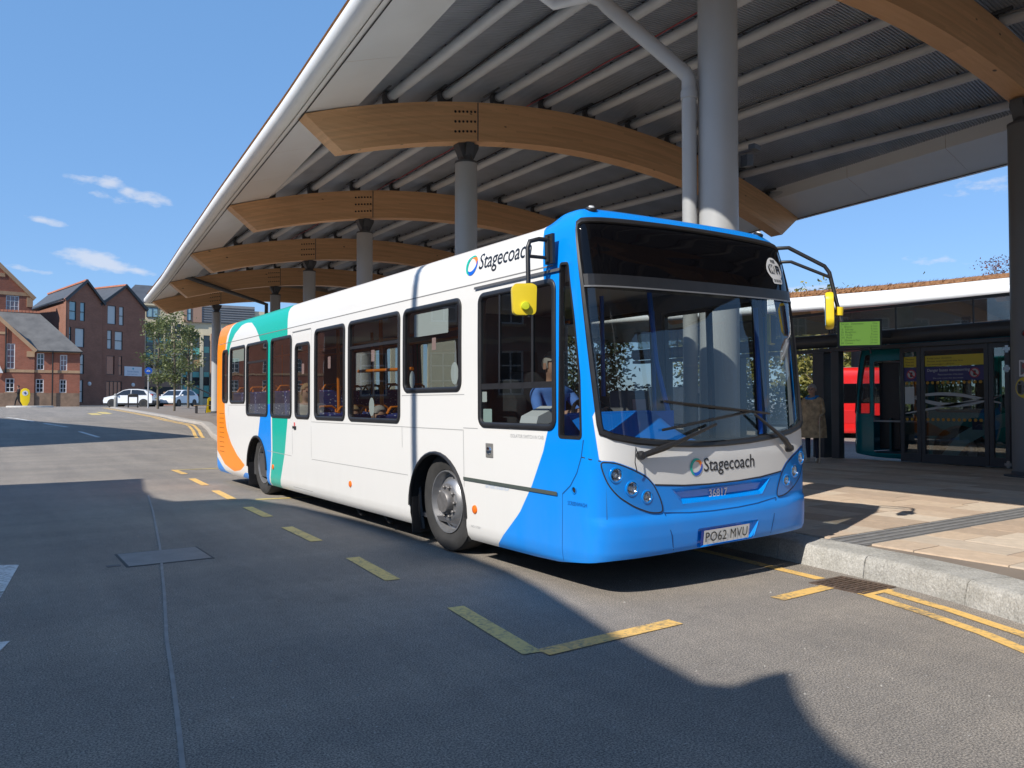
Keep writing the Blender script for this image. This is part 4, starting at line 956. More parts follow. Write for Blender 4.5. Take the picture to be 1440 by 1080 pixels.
for sg in (-1, 1):
    strip([(sg*.575, .33), (sg*.60, .45), (sg*.648, .60), (sg*.66, .625)], .008, .003, 'panel_gap', gap_b, BUS)
    strip([(sg*1.335, 1.19), (sg*1.365, 1.06), (sg*1.42, .94), (sg*1.5, .84), (sg*1.60, .77)], .008, .002, 'panel_gap', gap_b, BUS)
    strip([(sg*1.365, 1.062), (sg*1.2, 1.035)], .008, .002, 'panel_gap', gap_m, BUS)
    strip([(sg*1.60, .77), (sg*1.62, .26)], .004, .0015, 'panel_gap', gap_b, BUS)
strip([(-.66, .622), (-.4, .60), (-.15, .592), (.15, .592), (.4, .60), (.66, .622)], .008, .003, 'panel_gap', gap_b, BUS)
strip([(-.745, .838), (-.45, .812), (-.18, .802), (.18, .802), (.45, .812), (.745, .838)], .012, .003, 'panel_gap', gap_m, BUS)
rp = link('screenwash_filler', None, BUS); c = shell(-1.455, .81); n_ = snorm(-1.455, .81); MB().lathe(c, n_, [(.03, .001), (.028, .006), (.022, .006), (.018, -.006)], 18, caps=False).build('filler_ring', podb, rp, smooth=40); MB().lathe(c, n_, [(.02, .0), (.0, .002)], 14).build('filler_cap', blackp, rp)
# logo and lettering on the shell
inkm = M('lettering dark', (.015, .016, .02), .35); tealm, orm, blm = M('decal teal', TEAL, .3), M('decal orange', (.88, .22, .015), .3), M('decal blue', (.006, .12, .62), .3)
def logo(s0, v0, R, root):
    g = link('emblem', None, root)
    for k, (m, a0) in enumerate(((orm, 150), (blm, 20), (tealm, -110))):
        mb = MB(); n = 26; span = 200
        for i in range(n+1):
            t = i/n; a = math.radians(a0-span*t); w = R*.60*math.sin(math.pi*min(1, t*.62+.06))*(1-t)**.55+.0005; ro = R
            ri = max(R*.3, ro-w)
            mb.v += [tuple(shell(s0+ro*math.cos(a), v0+ro*math.sin(a), .003+.0006*k)), tuple(shell(s0+ri*math.cos(a), v0+ri*math.sin(a), .003+.0006*k))]
        mb.f = [(2*i, 2*i+1, 2*i+3, 2*i+2) for i in range(n)]; mb.m = [0]*n
        mb.build('swirl', m, g)
    return g
logo(sy(1.86), 2.715, .098, BUS)
text_on('lettering', 'Stagecoach', .215, lambda x, y: shell(sy(1.73)+x, 2.655+y, .003), inkm, BUS, .98, .001, .80)
logo(-.32, .945, .068, BUS)
text_on('lettering', 'Stagecoach', .150, lambda x, y: shell(-.235+x, .905+y, .003), inkm, BUS, .98, .0008, .605)
whd = M('white lettering', (.75, .77, .80), .4)
text_on('fleet_number', '36817', .088, lambda x, y: shell(-.15+x, .692+y, -.026), whd, BUS, 1, .0015, .215)
txg = M('faint grey lettering', (.42, .42, .42), .5); txb = M('faint blue lettering', (.004, .10, .36), .5)
text_on('lettering', 'ISOLATOR SWITCH IN CAB', .042, lambda x, y: shell(sy(1.20)+x, 1.175+y, .002), txg, BUS, 1, 0, .46)
text_on('lettering', 'SCREENWASH', .042, lambda x, y: shell(-1.535+x, .695+y, .003), txb, BUS, 1, 0, .22)
text_on('lettering', 'BATTERIES UNDER FLAP', .038, lambda x, y: shell(sy(1.60)+x, .722+y, .002), M('pale blue lettering', (.48, .58, .72), .5), BUS, 1, 0, .36)
text_on('lettering', 'NO STEP', .03, lambda x, y: shell(sy(1.86)+x, .345+y, .002), txg, BUS, 1, 0, .16)
# number plate
pl = link('number_plate', None, BUS)
MB().add([tuple(shell(s, v, .0)+Vector((0, -.012, 0))) for s, v in ((-.27, .335), (.265, .335), (.265, .448), (-.27, .448))], [(0, 1, 2, 3)]).build('plate', M('plate white', (.74, .74, .72), .35), pl)
MB().add([tuple(shell(s, v, .0)+Vector((0, -.011, 0))) for s, v in ((-.30, .335), (-.275, .335), (-.275, .448), (-.30, .448))], [(0, 1, 2, 3)]).build('country_band', M('plate blue', (.01, .05, .35), .4), pl)
text_on('plate_lettering', 'PO62 MVU', .108, lambda x, y: shell(-.25+x, .357+y, 0)+Vector((0, -.0145, 0)), M('plate ink', (.01, .01, .01), .4), pl, 1.10, 0., .49)
# wifi sticker on the display glass
wf_ = link('wifi_sticker', None, BUS); wsm, bsm = M('sticker white', (.70, .70, .70), .5), M('sticker black', (.01, .01, .012), .5)
c0 = (1.0, 2.60)
patch([(c0[0]+.115*math.cos(2*math.pi*i/28)*(1+.08*math.cos(4*math.pi*i/28)), c0[1]+.10*math.sin(2*math.pi*i/28)) for i in range(28)], .001, 'sticker', wsm, wf_, .08)
patch(rr(c0[0]-.095, c0[0]+.005, c0[1]-.035, c0[1]+.045, .03), .003, 'sticker_field', bsm, wf_, .08)
text_on('lettering', 'Wi', .095, lambda x, y: shell(c0[0]-.085+x, c0[1]-.028+y, .005), wsm, wf_, .9, .004, .075); text_on('lettering', 'Fi', .095, lambda x, y: shell(c0[0]+.02+x, c0[1]-.028+y, .004), bsm, wf_, .9, .004, .07)
text_on('lettering', 'FREE', .034, lambda x, y: shell(c0[0]-.035+x, c0[1]+.058+y, .003), bsm, wf_, 1, .001, .07); patch(rr(c0[0]-.07, c0[0]+.09, c0[1]-.125, c0[1]-.072, .025), .002, 'sticker', wsm, wf_, .08); text_on('lettering', 'ON BOARD', .034, lambda x, y: shell(c0[0]-.055+x, c0[1]-.108+y, .004), bsm, wf_, 1, .0006, .125)
# wipers
for piv, tip, b0, b1 in (((-.88, 1.065), (-.12, 1.27), (-.66, 1.245), (.36, 1.36)), ((.84, 1.03), (.36, 1.335), (-.62, 1.46), (.60, 1.335))):
    wp = link('wiper', None, BUS)
    a, b = shell(*piv, .035), shell(*tip, .05); arm = MB()
    mid = a+(b-a)*.45+Vector((0, -.035, 0)); q = a+(b-a)*.25+Vector((0, -.03, 0))
    arm.tube([a, q, mid, b], [.022, .026, .017, .011], 8); arm.lathe(shell(*piv, .0), snorm(*piv), [(.034, 0), (.034, .03), (.024, .055), (0, .06)], 16); arm.build('wiper_arm', blackp, wp, smooth=40)
    bl = MB(); N_ = 14
    P = [shell(b0[0]+(b1[0]-b0[0])*i/N_, b0[1]+(b1[1]-b0[1])*i/N_, .016) for i in range(N_+1)]; bl.tube(P, .011, 6); P2 = [p+Vector((0, -.02, 0)) for p in P[2:-2]]; bl.tube(P2, .007, 5)
    for i in (2, 5, 9, 12): bl.bar(P[i], P[i]+Vector((0, -.022, 0)), .012, .012)
    bl.build('wiper_blade', blackp, wp, smooth=40)
hp = shell(-.9, 1.06, .01); MB().tube([hp, hp+Vector((-.05, -.03, .07)), hp+Vector((-.07, -.04, -.04)), hp+Vector((-.03, -.02, -.12))], .004, 5).build('washer_hose', blackp, BUS)
# marker lights, side repeaters, mirrors
for s, v in ((-1.16, 2.93), (1.16, 2.93)):
    c = shell(s, v); n_ = snorm(s, v); mk = link('roof_marker_lamp', None, BUS); MB().lathe(c, n_, [(.045, -.005), (.045, .012), (.036, .022), (0, .024)], 16).build('lamp_base', blackp, mk, smooth=40); MB().lathe(c+n_*.02, n_, [(.026, 0), (.02, .012), (0, .014)], 12).build('lamp_lens', lens, mk, smooth=40)
for y, v in ((1.79, .51), (4.61, .50), (7.54, .51)):
    c = shell(sy(y), v); MB().lathe(c, (-1, 0, 0), [(.04, 0), (.036, .01), (.02, .016), (0, .018)], 18).build('side_marker', amber, BUS, smooth=40)
c = shell(sy(1.53), 1.05); fl_ = link('fuel_lock', None, BUS); MB().obox(c, (.006, 0, 0), (0, .058, 0), (0, 0, .062)).build('lock_plate', M('lock grey', (.33, .32, .30), .35, .5), fl_, bevel=.02); MB().lathe(c+Vector((-.006, 0, 0)), (-1, 0, 0), [(.035, 0), (.03, .012), (0, .014)], 16).build('lock_barrel', chrome, fl_, smooth=40)
# seams along the camera side
strip([(sy(10.7), 2.53), (sy(.62), 2.53)], .010, .002, 'roof_seam', M('roof seam', (.20, .20, .20), .6), BUS, .4)
strip([(sy(1.76), 2.485), (sy(.50), 2.485)], .022, .018, 'drip_rail', M('drip rail', (.10, .10, .105), .4), BUS, .2)
strip([(sy(6.66), 2.46), (sy(5.92), 2.46)], .012, .010, 'drip_rail', M('door drip rail', (.35, .35, .34), .4), BUS, .2)
for y0, z0, y1, z1 in ((5.91, .29, 5.91, 2.44), (6.66, .29, 6.66, 2.44), (5.91, .29, 6.66, .29), (1.97, .20, 1.97, 1.22), (1.97, 1.235, 1.72, 1.235), (3.22, 1.0, 3.22, 1.22), (3.1, .72, 5.9, .72), (6.7, .72, 7.8, .74), (10.0, .3, 10.0, 1.4), (10.0, 1.43, 8.9, 1.43), (5.9, 1.215, 1.98, 1.215), (3.22, 1.54, 1.95, 1.54)):
    strip([(sy(y0), z0), (sy(y1), z1)] if y0 > y1 else [(sy(y1), z1), (sy(y0), z0)], .007, .0015, 'panel_joint', gap_w, BUS, .5)
strip([(sy(1.97), .775), (sy(.57), .765)], .030, .010, 'flap_rail', M('flap rail', (.07, .085, .075), .5), BUS, .2)
for v in range(9): strip([(sy(10.62), .60+v*.085), (sy(10.3), .60+v*.085)], .010, .002, 'engine_grille', M('grille dark orange', (.28, .075, .0), .6), BUS, .2)
for a in (.52, .44): pass
MB().obox(shell(sy(6.54), 1.125, .012), (.012, 0, 0), (0, .05, 0), (0, 0, .018)).build('door_handle', blackp, BUS, bevel=.006)
MB().obox(shell(sy(6.56), 1.17, .002), (.002, 0, 0), (0, .025, 0), (0, 0, .025)).build('notice', M('notice red', (.65, .12, .12), .5), BUS)
MB().tube([(-1.14, 3.06, .62), (-1.14, 3.04, .40), (-1.13, 3.0, .17)], .03, 8).build('mud_flap', rubber, BUS)
MB().box(-1.24, -.95, 3.035, 3.05, .13, .5).build('mud_flap', rubber, BUS); MB().box(-1.24, -.95, 8.84, 8.85, .13, .5).build('mud_flap', rubber, BUS)
ml_ = link('mirror', None, BUS); ar = MB(); y0 = .63
ar.tube([(-1.25, .60, 2.72), (-1.36, .61, 2.72), (-1.43, .63, 2.70), (-1.45, y0, 2.65), (-1.45, y0, 2.12)], .018, 10); ar.tube([(-1.25, .60, 2.58), (-1.45, y0, 2.585)], .014, 8); ar.obox((-1.262, .60, 2.65), (.012, 0, 0), (0, .05, 0), (0, 0, .115)); ar.tube([(-1.285, .6, 2.55), (-1.285, .6, 2.75)], .014, 8); ar.build('mirror_arm', blackp, ml_, smooth=40)
hd = MB(); hd.prism(roundpoly([(-.088, -.115), (.085, -.115), (.095, .105), (.06, .125), (-.075, .122), (-.095, .09)], .04, 5), lambda a, b, d: (-1.47+.903*a+.43*d, .665-.43*a+.903*d, 2.25+b), -.045, .035); hd.build('mirror_housing', mirY, ml_, smooth=50, bevel=.022)
MB().obox((-1.449, .709, 2.25), (.070, -.033, 0), (.0015, .003, 0), (0, 0, .098)).build('mirror_glass', mglass, ml_); MB().lathe((-1.49, .622, 2.20), (-.43, -.9, 0), [(.034, -.01), (.034, .02), (.028, .028), (0, .03)], 16).build('clamp_knob', M('knob lime', (.58, .62, .02), .4), ml_, smooth=40)
mr_ = link('mirror', None, BUS); ar = MB()
ar.tube([(1.08, .62, 2.80), (1.18, .40, 2.84), (1.27, .30, 2.84), (1.52, .10, 2.66), (1.545, .07, 2.60), (1.56, -.03, 2.14)], .018, 10); ar.tube([(1.12, .58, 2.69), (1.20, .36, 2.71), (1.26, .27, 2.705), (1.535, .06, 2.555)], .015, 10); ar.tube([(1.56, -.01, 2.235), (1.49, .03, 2.245)], .015, 8); ar.build('mirror_arm', blackp, mr_, smooth=40)
MB().lathe((1.558, -.012, 2.20), (0, -.1, 1), [(.033, 0), (.033, .075)], 14).build('mirror_clamp', mirY, mr_, smooth=40)
hd = MB(); hd.prism([(-.055, -.15), (.045, -.165), (.10, -.12), (.105, .09), (.07, .165), (-.04, .17), (-.085, .12), (-.09, -.10)], lambda a, b, d: (1.475+.80*a-.6*d, .04+.6*a+.8*d, 2.24+b), -.045, .03); hd.build('mirror_housing', mirY, mr_, smooth=50, bevel=.028)
MB().obox((1.475-.6*.033, .04+.8*.033, 2.24), (.066, .05, 0), (-.0012, .0016, 0), (0, 0, .135)).build('mirror_glass', mglass, mr_)
im = link('interior_mirror', None, BUS); MB().obox((1.03, .33, 2.08), (.06, .02, 0), (0, .02, 0), (0, 0, .14)).build('mirror_housing', mirY, im, bevel=.015); MB().obox((1.035, .305, 2.08), (.05, .017, 0), (0, .006, 0), (0, 0, .125)).build('mirror_back', blackp, im); MB().tube([(.98, .36, 2.2), (.9, .38, 2.38)], .014, 8).build('mirror_stalk', blackp, im)
# stickers on windows
def stick(y0, y1, z0, z1, m, r=.01): patch(rr(sy(y1), sy(y0), z0, z1, r), -.008, 'window_sticker', m, BUS, 1)
stW, stP, stG = M('notice white', (.72, .76, .75), .5), M('notice pink', (.65, .42, .40), .5), M('notice pale green', (.55, .70, .66), .5)
stick(2.26, 2.96, 2.13, 2.36, stW); stick(9.06, 9.78, 2.17, 2.39, stG); stick(2.50, 2.58, 1.98, 2.10, stP); stick(1.58, 1.70, 1.47, 1.56, stW); stick(1.50, 1.64, 1.29, 1.41, stG); stick(5.24, 5.33, 1.90, 2.05, stP); stick(3.92, 4.01, 1.93, 2.06, stP); stick(6.2, 6.29, 1.86, 2.0, stP)
for y, z, a in ((3.0, 1.70, .06), (2.14, 1.74, .07), (4.0, 1.42, .07)): patch([(sy(y)+a*math.cos(2*math.pi*i/20), z+1.5*a*math.sin(2*math.pi*i/20)) for i in range(20)], -.008, 'window_sticker', stW, BUS, 1)
# ---- interior
for y, z in ((3.75, .34), (4.5, .34), (5.25, .34), (6.0, .34), (6.95, .66), (7.7, .66), (8.45, .66), (9.2, .66), (9.95, .66)):
    for x in (-.95, -.5, .5, .95):
        if x > 0 and y < 4: continue
        add_seat(BUS, x, y, z)
for x, y in ((-.74, 4.13), (-.74, 4.80), (.27, 4.1), (-.74, 6.2), (.27, 7.3), (-.55, 2.85)): MB().tube([(x, y, .34), (x, y, 2.55)], .025, 10).build('stanchion', orail, BUS, smooth=50)
MB().tube([(-1.0, 3.45, 1.83), (-1.0, 4.9, 1.85)], .02, 10).build('hand_rail', orail, BUS, smooth=50)
for x in (-.35, .35): MB().tube([(x, 2.4, 2.3), (x, 10.2, 2.3)], .018, 8).build('hand_rail', orail, BUS, smooth=50)
lb_ = M('grab blue', (.008, .16, .66), .35)
for pth in ([(.05, .62, 1.2), (.0, .75, 1.8), (-.03, .8, 2.5)], [(.25, 1.75, .34), (.25, 1.75, 2.5)], [(1.08, .5, .9), (1.1, .55, 2.3)], [(1.1, 1.9, .4), (1.1, 1.9, 2.4)]): MB().tube(pth, .022, 10).build('cab_pole', lb_, BUS, smooth=50)
dsh = MB()
def dashf(u, w):
    s = -1.18+2.36*u; e = shell(s, 1.05, -.06); back = .62 if u < .55 else .45; hump = 1.38-.30*max(0, min(1, (u-.42)/.14)); y = e.y+(back-e.y)*w
    return (e.x*(1-.02*w), y, 1.09+(hump-1.09)*(w**1.3))
dsh.grid(dashf, 40, 10); dsh.box(-1.15, .05, .60, .66, .4, 1.37); dsh.build('dashboard', linblue, BUS, smooth=40)
MB().box(-1.15, 1.15, .12, .45, .4, 1.02).build('front_bulkhead', M('bulkhead grey', (.04, .045, .06), .6), BUS)
stw = MB(); stw.tube([(-.6+.23*math.cos(2*math.pi*i/28), .86+.23*math.sin(2*math.pi*i/28)*.62, 1.30+.23*math.sin(2*math.pi*i/28)*.78) for i in range(28)], .017, 8, closed=True)
for a in (0, 2.1, 4.2): stw.bar((-.6, .83, 1.27), (-.6+.22*math.cos(a), .86+.22*math.sin(a)*.62, 1.30+.22*math.sin(a)*.78), .03, .02)
stw.build('steering_wheel', blackp, BUS, smooth=40); MB().tube([(-.6, .83, 1.27), (-.6, .6, 1.0)], .03, 8).build('steering_column', blackp, BUS)
MB().box(-1.16, -.06, 2.02, 2.05, .34, 2.3).build('cab_partition', M('partition dark', (.05, .055, .065), .35), BUS); MB().box(-.10, -.06, 1.15, 2.02, .34, 1.5).build('cab_door', M('cab door grey', (.09, .095, .10), .4), BUS)
ds = link('driver_seat', None, BUS); MB().prism([(-.26, 0), (.26, 0), (.25, .62), (.17, .72), (-.17, .72), (-.25, .62)], lambda a, b, d: (-.62+a, 1.72+d+b*.12, 1.02+b), 0, .11).build('seat_back', M('driver seat grey', (.045, .047, .055), .9), ds, smooth=45, bevel=.03); MB().box(-.87, -.37, 1.3, 1.78, .86, .99).build('seat_cushion', M('driver seat grey', (.05, .05, .06), .9), ds, smooth=45, bevel=.04); MB().box(-.75, -.49, 1.4, 1.7, .34, .86).build('seat_base', blackp, ds); MB().prism([(-.13, .0), (.13, 0), (.12, .2), (-.12, .2)], lambda a, b, d: (-.62+a, 1.82+d, 1.74+b), 0, .08).build('head_rest', M('driver seat grey', (.05, .05, .06), .9), ds, smooth=45, bevel=.03)
tm = link('ticket_machine', None, BUS); MB().box(-.16, .1, .95, 1.2, 1.2, 1.55).build('machine_body', M('machine grey', (.18, .18, .19), .4), tm, bevel=.03); MB().obox((-.03, .945, 1.42), (.08, 0, 0), (0, .003, 0), (0, 0, .05)).build('machine_label', stP, tm)
MB().box(-1.0, -.8, .95, 1.15, 1.2, 1.34).build('paper_tray', M('paper white', (.7, .72, .74), .6), BUS); MB().obox((-1.08, 1.05, 1.33), (.1, 0, .04), (0, .12, 0), (.02, 0, .06)).build('paper_tray', M('paper white', (.7, .72, .74), .6), BUS)
jk = MB(); jk.prism([(-.2, 0), (.24, -.02), (.22, .45), (.1, .62), (-.1, .62), (-.22, .42)], lambda a, b, d: (-.92+d, 1.72+a, 1.05+b), -.06, .06); jk.build('hung_jacket', M('jacket charcoal', (.03, .032, .037), .9, var=.3, vscale=8), BUS, smooth=50, bevel=.04)
# ================================================================== platform screen, other bays
scr_m = M('screen frame grey', (.05, .053, .058), .4, var=.1, vscale=3); scr_g = glass('screen glass', (.80, .84, .83), dirt=.02)
SCN = thing('glazed_screen', 'dark framed glass doors and screen along the far side of the platform', 'glass screen')
XS = 16.42
for y, r in ((11.2, .15), (10.8, .10), (13.6, .12), (16.2, .12), (5.0, .12)): MB().box(XS-r, XS+r, y-r, y+r, KH-.01, 2.62).build('post', scr_m, SCN, bevel=.02)
hb = MB(); hb.box(XS-.12, XS+.16, 2.0, 17.5, 2.62, 2.70); hb.tube([(XS-.02, 2.0, 2.88), (XS-.02, 17.5, 2.88)], .155, 20); hb.build('header_beam', scr_m, SCN, smooth=35)
MB().box(XS-.05, XS+.05, 2.0, 17.5, 3.50, 3.56).build('top_rail', scr_m, SCN)
for i in range(9):
    y0 = 3.0+i*1.6
    MB().box(XS-.006, XS+.006, y0+.01, y0+1.58, 3.05, 3.49).build('clerestory_pane', glass('clerestory glass', (.62, .66, .67), dirt=.25), SCN)
    MB().box(XS-.02, XS+.02, y0-.02, y0+.0, 3.03, 3.5).build('glazing_bar', scr_m, SCN)
def leaf(y0, y1, name):
    d = link(name, None, SCN)
    for a, b, c, e, n in ((y0, y0+.08, .2, 2.62, 'stile'), (y1-.08, y1, .2, 2.62, 'stile'), (y0+.08, y1-.08, .2, .38, 'bottom_rail'), (y0+.08, y1-.08, 2.52, 2.62, 'top_rail')): MB().box(XS-.03, XS+.03, a, b, c, e).build(n, scr_m, d)
    MB().box(XS-.005, XS+.005, y0+.08, y1-.08, .38, 2.52).build('pane', scr_g, d); return d
leaf(8.86, 9.30, 'door_leaf'); leaf(7.52, 8.85, 'door_leaf'); leaf(7.14, 7.51, 'fixed_panel'); leaf(5.15, 6.9, 'fixed_panel'); leaf(3.2, 4.9, 'fixed_panel')
MB().box(XS-.05, XS+.05, 6.92, 7.12, .17, 2.62).build('end_post', scr_m, SCN, bevel=.01)
yl, pu, dot_m, swm, chm = M('notice yellow', (.55, .43, .03), .5), M('notice purple', (.035, .03, .13), .5), M('dot orange', (.45, .24, .02), .5), M('frosted swirl', (.42, .44, .44), .6), M('patch fitting', (.45, .46, .47), .25, .8)
for y0, y1 in ((8.94, 9.22), (7.60, 8.77)):
    MB().box(XS-.010, XS-.007, y0, y1, 2.20, 2.42).build('notice', yl, SCN); MB().box(XS-.010, XS-.007, y0, y1, 1.90, 2.185).build('notice', pu, SCN)
tx = lambda y_, z_, xo=.012: (lambda a, b: (XS-xo, y_-a, z_+b))
text_on('lettering', 'Danger buses manoeuvring', .085, tx(8.72, 2.09), swm, SCN, 1, .001, .85); text_on('lettering', 'Please stand clear of the doors', .05, tx(8.5, 2.01), swm, SCN, 1, 0, .5); text_on('lettering', 'Do not cross the bus lanes', .04, tx(8.6, 1.94), swm, SCN, 1, 0, .6)
ink2 = M('notice ink', (.03, .03, .02), .6)
for i in range(3): text_on('lettering', ('Keep your distance', 'Please wait behind the line', 'Let passengers off first')[i], .05, tx(8.72, 2.35-i*.062), ink2, SCN, 1, 0, (.5, .72, .55)[i]); text_on('lettering', ('Please', 'Keep left', 'Thank you')[i], .05, tx(9.18, 2.35-i*.062), ink2, SCN, 1, 0, .18)
for y in (7.78, 9.06):
    nd = link('no_entry_badge', None, SCN); MB().lathe((XS-.011, y, 2.045), (-1, 0, 0), [(.10, 0), (.10, .002)], 24).build('badge', swm, nd); MB().lathe((XS-.0135, y, 2.045), (-1, 0, 0), [(.10, 0), (.10, .001), (.08, .001), (.08, 0)], 24, caps=False).build('badge_ring', M('badge red', (.4, .02, .03), .5), nd); MB().obox((XS-.015, y, 2.045), (.001, 0, 0), (0, .065, .065), (0, .009, -.009)).build('badge_bar', M('badge red', (.4, .02, .03), .5), nd); MB().obox((XS-.0142, y, 2.04), (.0005, 0, 0), (0, .025, 0), (0, 0, .05)).build('badge_figure', ink2, nd)
dm = MB()
for z in (1.86, 1.10):
    for y in [9.16-i*.105 for i in range(3)]+[8.72-i*.105 for i in range(11)]: dm.lathe((XS-.008, y, z), (-1, 0, 0), [(.032, 0), (.032, .002)], 12)
dm.build('manifestation_dots', dot_m, SCN, kind='stuff')
def swirl(fn, w):
    mb = MB(); n = 24
    for i in range(n+1): y = 9.2-1.9*i/n; z = fn(i/n); ww = w*(.5+.7*math.sin(math.pi*i/n)); mb.v += [(XS-.009, y, z-ww), (XS-.009, y, z+ww)]
    mb.f = [(2*i, 2*i+1, 2*i+3, 2*i+2) for i in range(n)]; mb.m = [0]*n; mb.build('glass_swirl', swm, SCN)
swirl(lambda t: 1.50+.13*math.sin(t*3.4+.2), .028); swirl(lambda t: 1.62-.22*math.sin(t*3.0), .036); swirl(lambda t: 1.22+.36*t, .022)
for z in (.26, 2.1, 2.48):
    f = MB(); f.box(XS-.05, XS-.03, 7.10, 7.24, z-.03, z+.03); f.box(XS-.051, XS-.031, 7.14, 7.20, z-.07, z+.07); f.build('patch_fitting', chm, SCN)
MB().box(XS-.012, XS-.009, 9.0, 9.2, 1.42, 1.78).build('poster', M('poster white', (.5, .52, .5), .6), SCN)
# departures screen
DS = thing('departure_screen', 'hanging departures screen glowing green with lines of text', 'screen')
c = Vector((15.42, 9.62, 2.90)); n_ = Vector((-.80, -.60, 0)); r_ = Vector((.60, -.80, 0)); u_ = Vector((0, 0, 1))
MB().obox(c, r_*.43, n_*.07, u_*.30).build('housing', M('screen housing', (.015, .017, .02), .4), DS, bevel=.012)
def screen_mat():
    m = bpy.data.materials.new('departures display'); m.use_nodes = True; nt = m.node_tree; b = nt.nodes['Principled BSDF']; t = nt.nodes.new('ShaderNodeTexCoord'); s = nt.nodes.new('ShaderNodeSeparateXYZ'); nt.links.new(t.outputs['Object'], s.inputs[0])
    b.inputs['Base Color'].default_value = (.03, .08, .01, 1); b.inputs['Emission Color'].default_value = (.16, .33, .02, 1); b.inputs['Emission Strength'].default_value = .5; b.inputs['Roughness'].default_value = .15; return m
MB().obox(c+n_*.073, r_*.385, n_*.002, u_*.245).build('display', screen_mat(), DS)
dtx = M('display text', (.01, .025, .005), .4, emit=((.03, .09, .008), .4))
rows = ['Service   Destination            Due', '1   Blacon                      2 min', '15  Saltney                     4 min', '26  Boughton                    7 min', '51  Hoole                       9 min', 'X4  Mold                       12 min', '5   Ellesmere Port             14 min', '84  Crewe                      20 min']
for i, t_ in enumerate(rows): text_on('display_text', t_, .058, lambda a, b, i=i: c+n_*.076+r_*(-.36+a)+u_*(.19-i*.058+b), dtx, DS, 1, 0, .70)
MB().bar(c-n_*.06, (XS-.05, c.y-.2, 2.9), .08, .12).build('bracket', scr_m, DS); MB().tube([c+u_*-.3+r_*.2, c+u_*-.42+r_*.22], .02, 8).build('cable_gland', scr_m, DS)
# signs on the dark column at the right
def on_col(name, zc, half_w, half_h, mat, label, cat, rnd, off):
    cx, cyy, r = 14.96, 6.24, .228+off; a0 = math.atan2(-cyy, -cx)+.05; mb = MB(); n = 24; mb.v.append((cx+r*math.cos(a0), cyy+r*math.sin(a0), zc))
    P = [(half_w*math.cos(2*math.pi*i/n), half_h*math.sin(2*math.pi*i/n)) for i in range(n)] if rnd else densify([(-half_w, -half_h), (half_w, -half_h), (half_w, half_h), (-half_w, half_h)], .04)
    for u, v in P: mb.v.append((cx+r*math.cos(a0+u/r), cyy+r*math.sin(a0+u/r), zc+v))
    k = len(P); mb.f = [(0, i+1, (i+1) % k+1) for i in range(k)]; mb.m = [0]*k
    return mb, (cx, cyy, r, a0)
sg1 = thing('round_sign', 'round yellow distance notice stuck on the dark column at the right edge', 'sign'); mb, q = on_col('', 1.70, .19, .19, yl, '', '', True, .004); mb.build('disc', yl, sg1)
def colpt(z0, q, off=.003): return lambda a, b: (q[0]+(q[2]+off)*math.cos(q[3]+a/q[2]), q[1]+(q[2]+off)*math.sin(q[3]+a/q[2]), z0+b)
f_ = colpt(1.70, q); text_on('lettering', 'Keep apart', .05, lambda a, b: f_(-.06+a, b), ink2, sg1, 1, 0, .18); text_on('lettering', 'Thank you', .04, lambda a, b: f_(-.08+a, b-.08), ink2, sg1, 1, 0, .18)
fg = MB(); fg.v = [f_(a, b) for a, b in ((-.14, -.1), (-.09, -.1), (-.085, .05), (-.145, .05))]+[f_(-.115+.02*math.cos(t), .085+.022*math.sin(t)) for t in [math.pi*i/5 for i in range(10)]]; fg.f = [(0, 1, 2, 3), tuple(range(4, 14))]; fg.m = [0, 0]; fg.build('figure', ink2, sg1)
sg2 = thing('no_smoking_sign', 'small white no smoking notice on the dark column above the yellow disc', 'sign'); mb, q = on_col('', 2.03, .12, .14, yl, '', '', False, .004); mb.build('plate', M('sign white', (.62, .62, .62), .5), sg2)
f2 = colpt(2.03, q); rgm = MB()
for i in range(24): t = 2*math.pi*i/24; rgm.v += [f2(.07*math.cos(t), .04+.07*math.sin(t)), f2(.055*math.cos(t), .04+.055*math.sin(t))]
rgm.f = [(2*i, 2*i+1, (2*i+3) % 48, (2*i+2) % 48) for i in range(24)]; rgm.m = [0]*24; rgm.build('ring', M('badge red', (.4, .02, .03), .5), sg2); text_on('lettering', 'No smoking', .035, lambda a, b: f2(-.08+a, -.09+b), M('badge red', (.4, .02, .03), .5), sg2, 1, 0, .16)
al = thing('alarm_beacon', 'dark red alarm beacon fixed to the dark column at the right edge', 'beacon'); p = colpt(2.62, q, .0)(-.02, 0); nd_ = Vector((math.cos(q[3]), math.sin(q[3]), 0))
MB().lathe(p, nd_, [(.06, 0), (.06, .03)], 18).build('beacon_base', scr_m, al, smooth=40); MB().lathe(Vector(p)+nd_*.03, nd_, [(.05, 0), (.048, .03), (.03, .06), (0, .07)], 18).build('beacon_dome', M('alarm red dome', (.20, .006, .01), .2, coat=.6), al, smooth=40)
# ---- buses in the other bays
tealp = M('teal bus paint', (.0, .19, .215), .25, coat=.3, var=.06, vscale=1.5)
TB = make_bus('bus', 'dark teal bus with its front door open behind the glass screen', 'bus', (18.0, 10.75, 0), (0, 0, math.pi), tealp, 1, door_open=True)
dd = link('folded_door', None, TB)
MB().box(1.00, 1.03, .64, 1.1, .42, 2.34).build('door_leaf', rubber, dd)
MB().box(-.9, 1.1, .9, .95, .36, 1.1).build('cab_moulding', M('teal moulding', (.0, .05, .06), .5), TB)
for k in range(5): add_seat(TB, .9, 3.2+.8*k, .34)
def tband(s, w): 
    P = [(SC+2.0+i*.2, .75+.9*(i/10)**1.4) for i in range(11)]; return P
strip([(SC+1.75, .26), (SC+2.1, .7), (SC+2.6, 1.0), (SC+3.1, 1.18)], .26, .004, 'livery_sweep', M('livery pale teal', (.22, .36, .37), .3), TB, .1)
